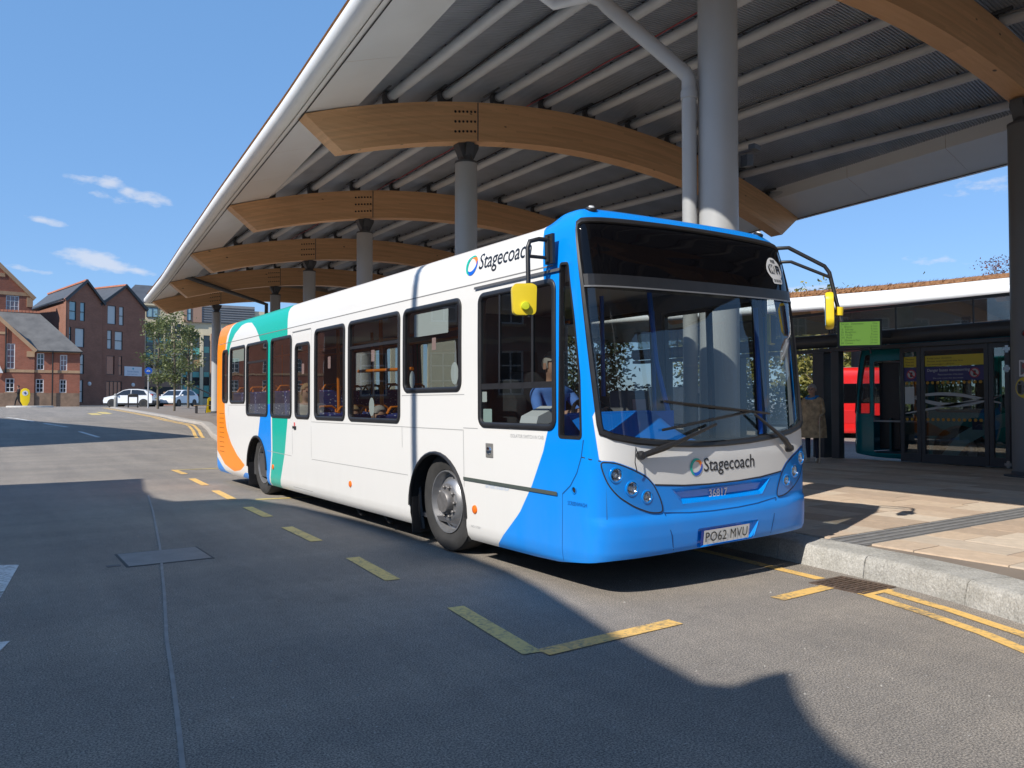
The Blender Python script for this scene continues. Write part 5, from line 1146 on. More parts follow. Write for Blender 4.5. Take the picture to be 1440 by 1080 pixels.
text_on('lettering', 'bus', .22, lambda a, b: shell(SC+.55-a, 2.66+b, .004), M('pale lettering', (.4, .5, .5), .4), TB, 1, 0, .36)
wb = MB(); wb.obox((1.253, 2.85, 1.0), (.002, 0, 0), (0, .10, 0), (0, 0, .10)); wb.build('wheelchair_badge', M('badge navy', (.01, .02, .10), .5), TB)
redp = M('red bus paint', (.62, .012, .012), .3, coat=.5, var=.04)
rbd = Vector((.80, .60, 0)); rbn = Vector((29.9, 18.9, 0)); ra = math.atan2(rbd.x, -rbd.y)
RB = make_bus('bus', 'bright red bus standing end-on in the bay beyond the teal bus', 'bus', tuple(rbn+rbd*LB), (0, 0, ra), redp, 1)
MB().box(-.95, .95, LB-.01, LB+.012, 1.45, 2.25).build('rear_window', bglass, RB, bevel=.01); MB().box(-.8, .8, LB-.01, LB+.01, .62, 1.15).build('engine_door', M('engine door red', (.5, .01, .012), .4), RB, bevel=.01)
for sg in (-1, 1): MB().box(sg*1.02-.06, sg*1.02+.06, LB-.01, LB+.012, .7, 1.25).build('tail_lamp', amber, RB, bevel=.01)
strip([(-SC-9.8, .33), (-SC+.4, .33)], .2, .004, 'skirt_band', M('navy skirt', (.01, .012, .09), .4), RB, .4)
# ---- second canopy over the far bays
C2 = thing('far_canopy', 'second curved canopy with white gutter and rusty planted roof beyond the bays', 'canopy')
E2 = [(18.5, 42), (22.0, 34), (24.6, 27.5), (26.1, 23.6), (27.5, 19.8), (28.5, 16.6), (29.05, 12.7), (29.3, 8), (29.2, 2), (28.8, -6)]
ZE = 5.30
MB().tube([(x, y, ZE) for x, y in E2], .18, 18).build('gutter_nose', white_st, C2, smooth=40)
fl2 = MB(); n = len(E2)
for x, y in E2: fl2.v += [(x+.12, y, ZE+.18), (x+.10, y, ZE+.42), (x+.3, y, ZE+.46)]
fl2.f = [(3*i+j, 3*i+j+1, 3*i+j+4, 3*i+j+3) for i in range(n-1) for j in range(2)]; fl2.m = [0]*len(fl2.f); fl2.build('eaves_flashing', white_st, C2, smooth=30)
def z2(a): return ZE+.40+1.1*(1-((a-9)/9)**2)
rf = MB()
for x, y in E2:
    for j in range(13): a = .2+j*1.45; rf.v.append((x+a, y, z2(a)))
rf.f = [(i*13+j, i*13+j+1, i*13+j+14, i*13+j+13) for i in range(n-1) for j in range(12)]; rf.m = [0]*len(rf.f); rf.build('planted_roof', sedum, C2, smooth=50)
sd = MB(); rs2 = random.Random(8)
for i in range(2600):
    k = rs2.randrange(n-1); t = rs2.random(); x = E2[k][0]+(E2[k+1][0]-E2[k][0])*t; y = E2[k][1]+(E2[k+1][1]-E2[k][1])*t; a = .25+rs2.random()**2*5; h = rs2.uniform(.03, .13); b = rs2.uniform(.03, .08); z = z2(a)
    sd.add([(x+a-b, y, z-.02), (x+a+b, y+b, z-.02), (x+a+rs2.uniform(-.05, .05), y-b, z+h)], [(0, 1, 2)], rs2.randrange(2))
sd.build('sedum_tufts', [M('sedum russet', (.36, .15, .04), .9), M('sedum olive', (.26, .18, .06), .9)], C2, kind='stuff')
un = MB()
for x, y in E2:
    for j in range(13): a = .05+j*1.45; un.v.append((x+a, y, z2(max(a, .2))-.25))
un.f = [(i*13+j, i*13+j+1, i*13+j+14, i*13+j+13) for i in range(n-1) for j in range(12)]; un.m = [0]*len(un.f); un.build('underside', deck_m, C2, smooth=50)
def e2x(y):
    for (xa, ya), (xb, yb) in zip(E2, E2[1:]):
        if yb <= y <= ya: return xa+(xb-xa)*(y-ya)/(yb-ya)
    return 28
for y in (25.5, 19.6, 13.2, 7.0, 1.0):
    x0 = e2x(y); bm2 = MB(); N_ = 24
    for i in range(N_+1):
        a = .25+17*i/N_; b_ = .9+15.7*i/N_; zt_, zb = z2(a)-.27, z2(b_)-.27-.62
        bm2.v += [(x0+a, y-.17, zt_), (x0+b_, y-.17, zb), (x0+a, y+.17, zt_), (x0+b_, y+.17, zb)]
    for i in range(N_): a = 4*i; b2 = a+4; bm2.f += [(a, a+1, b2+1, b2), (a+2, b2+2, b2+3, a+3), (a, b2, b2+2, a+2), (a+1, a+3, b2+3, b2+1)]; bm2.m += [0]*4
    bm2.f += [(0, 2, 3, 1)]; bm2.m += [0]; bm2.build('beam', WOOD, C2)
    for dx in (3.6, 13): MB().tube([(x0+dx, y, 0), (x0+dx, y, z2(dx)-.85)], .2, 20).build('column', dark_st, C2, smooth=40)
# ================================================================== trees, hedges
def leaf_mat(name, c, c2):
    m = bpy.data.materials.new(name); m.use_nodes = True; nt = m.node_tree; b = nt.nodes['Principled BSDF']; g = nt.nodes.new('ShaderNodeNewGeometry'); r = nt.nodes.new('ShaderNodeMix'); r.data_type = 'RGBA'; r.inputs[6].default_value = (*c, 1); r.inputs[7].default_value = (*c2, 1)
    nt.links.new(g.outputs['Random Per Island'], r.inputs[0]); nt.links.new(r.outputs[2], b.inputs['Base Color']); b.inputs['Roughness'].default_value = .55
    tr = nt.nodes.new('ShaderNodeBsdfTranslucent'); nt.links.new(r.outputs[2], tr.inputs[0]); mx = nt.nodes.new('ShaderNodeMixShader'); mx.inputs[0].default_value = .3; o = nt.nodes['Material Output']
    nt.links.new(b.outputs[0], mx.inputs[1]); nt.links.new(tr.outputs[0], mx.inputs[2]); nt.links.new(mx.outputs[0], o.inputs[0]); return m
LEAF = leaf_mat('leaf green', (.085, .12, .04), (.20, .22, .085)); LEAF2 = leaf_mat('leaf yellow green', (.19, .19, .04), (.34, .30, .085)); LEAF3 = leaf_mat('leaf russet', (.10, .03, .035), (.16, .06, .05)); BARK = M('bark', (.14, .115, .085), .9, var=.25, vscale=9, bump=.4)
def tree(name, label, loc, h, crown_z, crown_r, crown_h, nclump, nleaf, leafsize, mat, seed, trunk_r=.07, group=None):
    rd = random.Random(seed); root = thing(name, label, 'tree', loc, None, group); t = MB()
    t.tube([(0, 0, -.1), (rd.uniform(-.03, .03), rd.uniform(-.03, .03), h*.35), (rd.uniform(-.06, .06), rd.uniform(-.06, .06), h*.7), (0, 0, h*.95)], [trunk_r, trunk_r*.85, trunk_r*.5, trunk_r*.12], 8); t.build('trunk', BARK, root, smooth=50)
    cl, br = [], MB()
    for i in range(nclump):
        z = rd.uniform(-1, 1); rr_ = math.sqrt(1-z*z)*(.35+.65*rd.random()**.5)*(1 if z > -.3 else .85); a = rd.uniform(0, 2*math.pi); p = Vector((rr_*math.cos(a)*crown_r*rd.uniform(.75, 1.12), rr_*math.sin(a)*crown_r*rd.uniform(.75, 1.12), crown_z+z*crown_h*rd.uniform(.85, 1.08))); cl.append(p)
        if i % 2 == 0: s = Vector((0, 0, max(crown_z-crown_h, p.z-.5*crown_r-.3))); br.tube([s, (s+p)/2+Vector((0, 0, .08)), p], [trunk_r*.35, trunk_r*.22, trunk_r*.08], 5)
    br.build('limbs', BARK, root); c = MB(); sg = crown_r*.30
    for p in cl:
        k = rd.uniform(.5, 1.4)
        for j in range(int(nleaf*k)):
            q = p+Vector((rd.gauss(0, sg*.62), rd.gauss(0, sg*.62), rd.gauss(0, sg*.55))); d = Vector((rd.gauss(0, 1), rd.gauss(0, 1), rd.gauss(0, .6))).normalized(); u = d.cross(Vector((rd.gauss(0, 1), rd.gauss(0, 1), rd.gauss(0, 1)))).normalized(); w = d.cross(u)*.1; l = leafsize*rd.uniform(.6, 1.3)
            c.add([q-d*l, q+u*l*.5+w*l, q+d*l, q-u*l*.5+w*l], [(0, 1, 2, 3)])
    c.build('crown', mat, root); return root
gt = 'young street trees beyond the bus'
tree('street_tree', 'slim young tree with a thin trunk behind the blue round sign', (10.37, 57.8, zg(57.8)), 6.4, 4.0, 1.15, 2.2, 46, 42, .10, LEAF, 1, .08, gt)
tree('street_tree', 'young tree nearest the bus rear, its trunk on the open pavement', (10.1, 51.15, zg(51.15)), 6.3, 4.0, 1.0, 2.2, 42, 42, .095, LEAF, 2, .075, gt)
tree('street_tree', 'young tree standing by the low brick wall, farthest of the three', (13.0, 61.0, zg(61)), 6.4, 4.0, 1.05, 2.1, 40, 40, .105, LEAF, 3, .085, gt)
gt2 = 'trees behind the far bays'
for i, (x, y, h, m, lb) in enumerate(((47, 32, 8.5, LEAF2, 'yellowish tree seen between the dark posts behind the red bus'), (54, 36, 9, LEAF2, 'bushy tree beyond the far canopy, seen past the bus front'), (52, 28, 8, LEAF, 'green tree hidden mostly behind the red bus'), (44, 38, 9, LEAF2, 'tall green tree beyond the bays seen through the bus windows'), (36, 44, 8.5, LEAF, 'dark green tree past the end of the bays'))):
    tree('park_tree', lb, (x, y, 0), h, h*.55, h*.42, h*.48, 110, 60, .20, m, 20+i, .16, gt2)
tree('roof_shrub', 'reddish shrub top poking above the planted roof at the right', (36.6, 16.4, 5.95), 1.75, 1.35, .95, .42, 22, 14, .06, LEAF3, 41, .03)
hg = MB(); rd = random.Random(14)
for i in range(9000):
    t = rd.random(); x = 30+34*t+rd.uniform(-.6, .6); y = 37-11*t+rd.uniform(-.6, .6); z = rd.uniform(.05, 2.6); l = rd.uniform(.08, .2); d = Vector((rd.gauss(0, 1), rd.gauss(0, 1), rd.gauss(0, 1))).normalized(); u = d.orthogonal().normalized()
    hg.add([Vector((x, y, z))-d*l, Vector((x, y, z))+u*l*.6, Vector((x, y, z))+d*l, Vector((x, y, z))-u*l*.6], [(0, 1, 2, 3)])
hg.build('hedge', LEAF, label='clipped green hedge behind the far bays', cat='hedge')
# ================================================================== vehicles
glassk = M('car glass', (.012, .014, .018), .06, spec=.7, coat=.4); carw = M('car white', (.72, .73, .74), .25, coat=.7); lampr = M('tail lamp red', (.45, .02, .015), .2, coat=.5)
def car(name, label, loc, rotz, col, L_=3.9, H_=1.48, Wd=1.68, group=None, van=False):
    root = thing(name, label, 'car' if not van else 'van', loc, (0, 0, rotz), group)
    if not van: prof_ = [(-1.92, .34), (-1.95, .55), (-1.88, .72), (-1.62, .84), (-1.12, .95), (-.42, 1.38), (.0, 1.46), (.7, 1.47), (1.3, 1.38), (1.62, 1.18), (1.88, .98), (1.93, .6), (1.90, .34)]; gl = [(-.98, .96), (-.38, 1.34), (.02, 1.40), (.7, 1.40), (1.2, 1.33), (1.42, 1.02)]
    else: prof_ = [(-2.4, .36), (-2.45, .6), (-2.38, 1.0), (-1.75, 1.25), (-1.2, 1.95), (-.9, 2.2), (-.2, 2.3), (2.4, 2.3), (2.5, 2.1), (2.5, .4)]; gl = [(-1.65, 1.28), (-1.15, 1.9), (-.75, 1.95), (-.7, 1.28)]
    b = MB(); n = len(prof_)
    secs = [(-.5, .90), (-.47, 1.0), (-.30, 1.0), (.30, 1.0), (.47, 1.0), (.5, .90)]
    def yw(z): 
        t = max(0, (z-.9)/.6); return Wd*(1-(.0 if van else .20)*t)
    for f_, sc in secs:
        for x, z in prof_: b.v.append((x*(1-.02*(abs(f_) > .45)), f_*yw(z)*(1. if abs(f_) < .5 else 1.), .34+(z-.34)*(1 if abs(f_) < .48 else .985)))
    for i in range(len(secs)-1):
        for j in range(n): b.f.append((i*n+j, i*n+(j+1) % n, (i+1)*n+(j+1) % n, (i+1)*n+j)); b.m.append(0)
    b.f += [tuple(range(n)), tuple((len(secs)-1)*n+j for j in reversed(range(n)))]; b.m += [0, 0]
    b.build('body', col, root, smooth=35)
    for sg in (-1, 1):
        xs_ = [p[0] for p in gl]
        splits = [(-9, .18), (.24, 9)] if not van else [(-9, 9)]
        for a, c_ in splits:
            P = []
            for i, (x, z) in enumerate(gl): P.append((min(max(x, a), c_), z))
            cl_poly = [p for i, p in enumerate(P) if i == 0 or abs(p[0]-P[i-1][0])+abs(p[1]-P[i-1][1]) > .001]
            if a > -5: cl_poly = [(a, .99)]+[p for p in gl if p[0] > a and p[1] > 1.0]+[gl[-1]]; cl_poly = [(a, .99), (a, 1.40)]+[p for p in gl if p[0] > a]
            elif c_ < 5: cl_poly = [p for p in gl if p[0] < c_]+[(c_, 1.40), (c_, .99)]
            else: cl_poly = gl
            g = MB(); g.v = [(x, sg*(yw(z)/2+.004), z) for x, z in cl_poly]; g.f = [tuple(range(len(cl_poly)))]; g.m = [0]; g.build('side_window', glassk, root)
        for wx in ((-1.22, 1.22) if not van else (-1.55, 1.5)):
            w = link('wheel', None, root, loc=(wx, sg*(Wd/2+.012), .31)); MB().lathe((0, 0, 0), (0, sg, 0), [(.17, -.18), (.30, -.18), (.315, -.15), (.315, -.03), (.29, .0), (.2, .0)], 24, caps=False).build('tyre', tyre_m, w, smooth=40); MB().lathe((0, 0, 0), (0, sg, 0), [(.2, -.02), (.17, -.04), (.06, -.02), (0, -.015)], 16).build('rim', rim_m, w, smooth=40)
            ar = MB(); ar.lathe((wx, sg*(Wd/2+.001), .31), (0, sg, 0), [(.37, .0), (.37, .002)], 24); ar.build('wheel_arch', rubber, root)
        MB().obox((1.80 if not van else 2.47, sg*.66, .98 if not van else 1.1), (.08, 0, .02), (0, .14, 0), (0, 0, .09 if not van else .25)).build('tail_lamp', lampr, root, bevel=.02)
        MB().obox((-1.78 if not van else -2.38, sg*.6, .73 if not van else .85), (.12, 0, .03), (0, .14, 0), (0, 0, .06)).build('headlamp', lens, root, bevel=.02)
        MB().obox((-.80 if not van else -1.5, sg*(Wd/2+.08), 1.0 if not van else 1.4), (.05, 0, 0), (0, .08, 0), (0, 0, .06)).build('door_mirror', col, root, bevel=.02)
    if not van:
        for nm, A in (('windscreen', [(-1.10, .955), (-.44, 1.37)]), ('rear_window', [(1.33, 1.36), (1.82, 1.03)])):
            g = MB(); d = Vector((A[1][1]-A[0][1], 0, -(A[1][0]-A[0][0]))).normalized()*(.006 if nm == 'rear_window' else -.006)
            if nm == 'windscreen': d = -Vector((-d.x, 0, -d.z)) if d.z < 0 else d
            g.v = [(A[0][0]+d.x, -yw(A[0][1])*.44, A[0][1]+abs(d.z)), (A[0][0]+d.x, yw(A[0][1])*.44, A[0][1]+abs(d.z)), (A[1][0]+d.x, yw(A[1][1])*.42, A[1][1]+abs(d.z)), (A[1][0]+d.x, -yw(A[1][1])*.42, A[1][1]+abs(d.z))]; g.f = [(0, 1, 2, 3)]; g.m = [0]; g.build(nm, glassk, root)
        MB().box(1.88, 1.96, -.75, .75, .36, .56).build('bumper', rubber, root, bevel=.03); MB().box(1.925, 1.935, -.26, .26, .66, .77).build('number_plate', M('rear plate', (.7, .5, .05), .5), root)
        MB().box(-1.9, 1.85, -Wd/2+.06, Wd/2-.06, .2, .35).build('sill', rubber, root)
    else: MB().box(-2.3, 2.4, -Wd/2+.06, Wd/2-.06, .22, .37).build('sill', rubber, root)
    return root
cz = 70.2; car('parked_car', 'white hatchback parked side-on by the brown brick building', (10.65, 70.2, zg(70.2)), math.radians(-30), carw)
car('parked_car', 'white hatchback seen from behind, next to the side-on white car', (14.4, 71.6, zg(71.6)), math.radians(48), carw)
car('parked_van', 'white van standing behind the far bays, seen past the bus front', (31.5, 29.0, 0), math.radians(100), carw, van=True, Wd=1.95)
# ================================================================== background buildings
def brickm(name, c1, c2, mortar, sc=1.):
    m = bpy.data.materials.new(name); m.use_nodes = True; nt = m.node_tree; N, K = nt.nodes, nt.links; b = N['Principled BSDF']; t = N.new('ShaderNodeUVMap'); br = N.new('ShaderNodeTexBrick')
    br.inputs['Color1'].default_value = (*c1, 1); br.inputs['Color2'].default_value = (*c2, 1); br.inputs['Mortar'].default_value = (*mortar, 1); br.inputs['Scale'].default_value = 1; br.inputs['Brick Width'].default_value = .225*sc; br.inputs['Row Height'].default_value = .075*sc; br.inputs['Mortar Size'].default_value = .008*sc
    K.new(t.outputs[0], br.inputs['Vector']); n = N.new('ShaderNodeTexNoise'); n.inputs['Scale'].default_value = .9; n.inputs['Detail'].default_value = 5; K.new(t.outputs[0], n.inputs['Vector']); mr = N.new('ShaderNodeMapRange'); mr.inputs[3].default_value = .7; mr.inputs[4].default_value = 1.3; K.new(n.outputs[0], mr.inputs[0])
    s = N.new('ShaderNodeVectorMath'); s.operation = 'SCALE'; K.new(br.outputs[0], s.inputs[0]); K.new(mr.outputs[0], s.inputs['Scale']); K.new(s.outputs[0], b.inputs['Base Color']); b.inputs['Roughness'].default_value = .85; return m
RBR = brickm('old red brick', (.26, .075, .042), (.33, .10, .055), (.25, .16, .12)); DBR = brickm('dark brown brick', (.24, .105, .068), (.29, .13, .085), (.22, .13, .10)); OBR = brickm('orange brick', (.42, .15, .08), (.48, .19, .10), (.35, .22, .16))
STONE = M('buff stone', (.42, .27, .16), .85, var=.15, vscale=1.5); PLINTH = M('stained sandstone', (.24, .16, .11), .9, var=.4, vscale=1.3); SLATE = M('slate roof', (.075, .08, .09), .6, var=.18, vscale=1.4, bump=.4, bscale=6); OSLATE = M('weathered slate', (.13, .125, .12), .7, var=.28, vscale=1.2, bump=.5, bscale=7); RIDGE = M('ridge tile', (.45, .17, .10), .8, var=.2); PIPE = M('cast pipe black', (.015, .014, .014), .5)
wfr = M('window white paint', (.70, .70, .70), .5); wdk = M('window dark frame', (.03, .032, .035), .4); pane_m = M('window glass dark', (.03, .035, .04), .04, spec=.9); pane_l = M('window blind pale', (.48, .50, .50), .25, coat=.8); pane_p = M('curtained pane', (.26, .16, .16), .15, coat=.8); pane_o = M('pane brick reflection', (.36, .10, .04), .2, coat=.8); pane_b = M('pane sky reflection', (.25, .40, .45), .08, spec=.9)  # orange and blue panes: brick and sky reflections painted into the colour
class Fac:
    """a wall plane: A base-left point (x, y), direction d along the wall, n towards the viewer"""
    def __init__(s, A, Bp, z0): s.A = Vector((*A, 0)); d = Vector((*Bp, 0))-s.A; s.L = d.length; s.d = d.normalized(); s.n = Vector((s.d.y, -s.d.x, 0)); s.z0 = z0
    def p(s, a, z, o=0.): q = s.A+s.d*a+s.n*o; return Vector((q.x, q.y, z))
    def wall(s, outline, holes, name, mat, parent, depth=.3):
        loops = [[Vector((a, z, 0)) for a, z in outline]]+[[Vector(p).to_3d() for p in ((h[0], h[2]), (h[1], h[2]), (h[1], h[3]), (h[0], h[3]))] for h in holes]
        flat = [q for l in loops for q in l]; tr = tessellate_polygon(loops); vs_ = [s.p(q.x, q.y) for q in flat]; fs = [tuple(t) for t in tr]; uv = [(q.x, q.y) for q in flat]
        k = len(flat); vs_ += [s.p(q.x, q.y, -depth) for q in flat]; uv += [(q.x+depth, q.y+depth) for q in flat]; o = 0
        for l in loops:
            for i in range(len(l)): j = (i+1) % len(l); fs.append((o+i, o+j, k+o+j, k+o+i))
            o += len(l)
        me = bpy.data.meshes.new(name); me.from_pydata(vs_, [], fs); me.materials.append(mat); ul = me.uv_layers.new(name='UVMap')
        for lp in me.loops: ul.data[lp.index].uv = uv[lp.vertex_index]
        bm = bmesh.new(); bm.from_mesh(me); bmesh.ops.recalc_face_normals(bm, faces=bm.faces); bm.to_mesh(me); bm.free()
        return link(name, me, parent)
    def box(s, a0, a1, z0, z1, o0, o1, name, mat, parent, bevel=0.):
        mb = MB(); mb.add([s.p(a, z, o) for z in (z0, z1) for o in (o0, o1) for a in (a0, a1)], [(0,2,3,1),(4,5,7,6),(0,1,5,4),(2,6,7,3),(0,4,6,2),(1,3,7,5)]); return mb.build(name, mat, parent, bevel=bevel)
    def window(s, h, fr, pn, parent, cols=1, rows=1, w=.06, dep=.12, sill=None, name='window', split=None):
        a0, a1, z0, z1 = h; root = link(name, None, parent)
        s.box(a0, a1, z0, z1, -dep-.02, -dep, 'pane', pn, root)
        mb = MB()
        def q(b0, b1, c0, c1, o): mb.add([s.p(a, z, oo) for z in (c0, c1) for oo in (-dep, -dep+o) for a in (b0, b1)], [(0,2,3,1),(4,5,7,6),(0,1,5,4),(2,6,7,3),(0,4,6,2),(1,3,7,5)])
        q(a0, a0+w, z0, z1, .06); q(a1-w, a1, z0, z1, .06); q(a0+w, a1-w, z0, z0+w, .058); q(a0+w, a1-w, z1-w, z1, .058)
        for i in range(1, cols): c = a0+(a1-a0)*i/cols; q(c-w*.35, c+w*.35, z0+w, z1-w, .05)
        for i in range(1, rows): c = z0+(z1-z0)*i/rows; q(a0+w, a1-w, c-w*.35, c+w*.35, .045)
        if split: c = z0+(z1-z0)*split; q(a0+w, a1-w, c-w*.6, c+w*.6, .055)
        mb.build('frame', fr, root)
        if sill: s.box(a0-.06, a1+.06, z0-.1, z0, -dep, .06, 'sill', sill, root)
        return root
def quadm(pts, name, mat, parent, thick=.12):
    P = [Vector(p) for p in pts]; n_ = (P[1]-P[0]).cross(P[2]-P[0]).normalized(); n_ = n_ if n_.z > 0 else -n_; k = len(P)
    mb = MB(); mb.v = [tuple(p) for p in P]+[tuple(p-n_*thick) for p in P]; mb.f = [tuple(range(k)), tuple(reversed(range(k, 2*k)))]+[(i, (i+1) % k, (i+1) % k+k, i+k) for i in range(k)]; mb.m = [0]*len(mb.f); return mb.build(name, mat, parent)
# --- old red brick building (left)
gz = 1.25
FA = Fac((1.945, 81.0), (7.99, 80.51), gz)
OB = thing('old_brick_building', 'old red brick hall with stone bands, white sash windows and slate roof', 'building')
hw = [(.37, 1.02, 2.42, 3.60), (2.61, 3.21, 2.40, 3.58), (4.43, 4.96, 2.40, 3.56), (.40, 1.04, 4.45, 6.62), (2.66, 3.22, 4.40, 5.86), (4.44, 4.99, 4.34, 5.76)]
hl = [(-3.4+i*-3.4, -2.5+i*-3.4, z0, z1) for i in range(12) for z0, z1 in ((2.42, 3.6), (4.5, 6.2), (7.4, 9.0))]
FA.wall([(2.51, gz), (6.0, gz), (6.0, 6.1), (2.51, 6.1)], [h for h in hw if h[0] > 2.5], 'wall', RBR, OB); FG = Fac((1.945-.012, 81.0-.15), (7.99-.012, 80.51-.15), gz)
FG.wall([(-4.6, gz), (2.5, gz), (2.5, 6.15), (-1.05, 9.75), (-4.6, 6.15)], [h for h in hw if h[0] < 2.5]+[(-1.9, -1.0, 2.42, 3.6), (-1.95, -.95, 4.45, 6.9), (-4.0, -3.4, 2.42, 3.6)], 'gable_wall', RBR, OB)
FA.wall([(-44, gz), (-4.6, gz), (-4.6, 10.1), (-44, 10.1)], [h for h in hl if h[1] < -4.7], 'wall', RBR, OB)
for i, h in enumerate(hw): (FA if h[0] > 2.5 else FG).window(h, wfr, (pane_p, pane_m, pane_p)[i % 3] if i > 2 else pane_m, OB, 2, 3 if h[3]-h[2] < 1.6 else 4, .065, .1, STONE)
for h in [(-1.9, -1.0, 2.42, 3.6), (-1.95, -.95, 4.45, 6.9), (-4.0, -3.4, 2.42, 3.6)]: FG.window(h, wfr, pane_m, OB, 2, 3, .065, .1, STONE)
for h in hl:
    if h[1] < -4.7: FA.window(h, wfr, pane_m, OB, 2, 3, .065, .1, STONE)
for f_, a0, a1 in ((FA, 2.5, 6.0), (FG, -4.6, 2.5), (FA, -44, -4.6)):
    f_.box(a0, a1, 4.14, 4.38, .002, .05, 'stone_band', STONE, OB); f_.box(a0, a1, gz-.1, 2.36, .003, .08, 'plinth', PLINTH, OB)
FG.box(-4.6, 2.5, 6.85, 7.15, .002, .04, 'stone_band', STONE, OB) if False else None
FG.box(-2.4, .35, 7.4, 7.62, .002, .04, 'stone_band', STONE, OB); FA.box(2.5, 6.05, 5.92, 6.12, .002, .07, 'stone_band', STONE, OB); FG.box(1.9, 2.5, 5.5, 6.0, .002, .09, 'kneeler', STONE, OB)
def P3(a, z, o): return FA.p(a, z, o)
quadm([P3(2.35, 6.08, .3), P3(6.2, 6.08, .3), P3(2.75, 9.7, -3.6), P3(-1.0, 9.8, -3.6)], 'roof', OSLATE, OB); quadm([P3(6.2, 6.08, .3), P3(6.2, 6.08, -7.5), P3(2.75, 9.7, -3.6)], 'roof', OSLATE, OB)
quadm([P3(-44, 10.08, .3), P3(-4.5, 10.08, .3), P3(-4.5, 13.2, -3.6), P3(-44, 13.2, -3.6)], 'roof', OSLATE, OB)
quadm([FG.p(2.7, 6.0, .25), FG.p(-1.05, 9.85, .25), FG.p(-1.05, 9.85, -4), FG.p(2.7, 6.0, -.3)], 'roof', OSLATE, OB); quadm([FG.p(-4.8, 6.0, .25), FG.p(-1.05, 9.85, .25), FG.p(-1.05, 9.85, -4), FG.p(-4.8, 6.0, -.3)], 'roof', OSLATE, OB)
for sg, (a, b) in ((1, (2.62, -1.05)), (-1, (-4.72, -1.05))):
    MB().bar(FG.p(a, 6.0, .14), FG.p(b, 9.72, .14), .28, .30).build('coping', STONE, OB)
rd_ = MB(); 
for i in range(14): q = P3(-1.0+.28*i, 9.82, -3.6); rd_.obox(q, FA.d*.12, FA.n*.1, Vector((0, 0, .10)))
rd_.build('ridge_tiles', RIDGE, OB, kind='stuff')
for a in (.37, 3.88): MB().tube([FA.p(a, 8.4 if a < 1 else 6.1, .25), FA.p(a, 4.05 if a < 1 else gz, .25)], .06, 8).build('drain_pipe', PIPE, OB)
MB().bar(FA.p(2.6, 6.02, .32), FA.p(6.2, 6.02, .32), .1, .1).build('gutter', PIPE, OB)
MB().prism([(-.55, 4.05), (.22, 4.05), (-.2, 5.1)], lambda a, z, o: FG.p(a, z, o), .2, .32).build('porch_gable', wfr, OB)
# tall gable behind
FT = Fac((2.17, 88.5), (4.47, 88.75), gz); OT = thing('tall_brick_gable', 'tall red brick gable with stone bands rising behind the old hall', 'building')
FT.wall([(-9, gz), (2.45, gz), (2.45, 11.6), (-3.2, 17.4), (-9, 11.6)], [(.30, 1.37, 10.15, 11.68), (-3, -1.9, 10.15, 11.68), (-5.6, -4.5, 10.15, 11.68)], 'wall', RBR, OT)
for h in ((.30, 1.37, 10.15, 11.68), (-3, -1.9, 10.15, 11.68), (-5.6, -4.5, 10.15, 11.68)): FT.window(h, wfr, pane_p, OT, 3, 3, .07, .1, STONE)
FT.box(-9, 2.45, 11.75, 12.1, .002, .05, 'stone_band', STONE, OT) if False else FT.box(-8.7, 2.2, 11.72, 12.05, .003, .05, 'stone_band', STONE, OT); FT.box(-6.6, .2, 13.4, 13.75, .003, .05, 'stone_band', STONE, OT)
MB().bar(FT.p(2.65, 11.5, .1), FT.p(-3.2, 17.5, .1), .3, .34).build('coping', STONE, OT); MB().bar(FT.p(-9.2, 11.5, .1), FT.p(-3.2, 17.5, .1), .3, .34).build('coping', STONE, OT)
quadm([FT.p(2.65, 11.45, 0), FT.p(-3.2, 17.45, 0), FT.p(-3.2, 17.45, -10), FT.p(2.65, 11.45, -10)], 'roof', OSLATE, OT); quadm([FT.p(-9.2, 11.45, 0), FT.p(-3.2, 17.45, 0), FT.p(-3.2, 17.45, -10), FT.p(-9.2, 11.45, -10)], 'roof', OSLATE, OT)
sw = MB(); sw.add([FT.p(2.45, gz, -.3), FT.p(2.45, gz, -10), FT.p(2.45, 11.6, -10), FT.p(2.45, 11.6, -.3)], [(0, 1, 2, 3)]); sw.build('side_wall', RBR, OT); FT.box(2.0, 2.5, 10.7, 11.6, .004, .1, 'kneeler', STONE, OT)
# --- brown brick apartment block with two gables
AP = thing('apartment_block', 'dark brown brick apartment block with two slate gables', 'building')
F1, F2, FS = Fac((7.31, 87.03), (10.79, 89.5), gz), Fac((10.61, 89.62), (15.16, 91.97), gz), Fac((4.89, 100.8), (7.31, 87.03), gz)
h1 = [(.15, 1.14, 9.55, 11.38), (1.59, 2.15, 9.55, 11.41), (.11, .61, 7.4, 8.87), (1.05, 2.11, 6.96, 8.83), (1.51, 2.11, 4.34, 6.28), (1.39, 2.05, 1.54, 3.76)]
h2 = [(.74, 1.68, 9.58, 11.5), (2.03, 2.56, 9.55, 11.5), (.74, 1.25, 7.02, 8.95), (1.58, 2.48, 6.97, 8.9), (.71, 1.59, 4.4, 6.33), (2.04, 2.46, 4.35, 6.36), (.67, 2.45, gz+.02, 3.73)]
F1.wall([(0, gz), (4.2, gz), (4.2, 11.75), (2.2, 13.45), (0, 11.55)], h1, 'gable_wall', DBR, AP); F2.wall([(.05, gz), (5.1, gz), (5.1, 11.6), (2.75, 13.6), (.05, 11.6)], h2, 'gable_wall', DBR, AP)
FS.wall([(0, gz), (13.97, gz), (13.97, 11.55), (0, 11.55)], [], 'side_wall', DBR, AP)
for i, h in enumerate(h1): F1.window(h, wdk, (pane_b, pane_b, pane_b, pane_l, pane_l, pane_l)[i], AP, 1, 1, .05, .1, None, 'window', .48 if i != 3 else None)
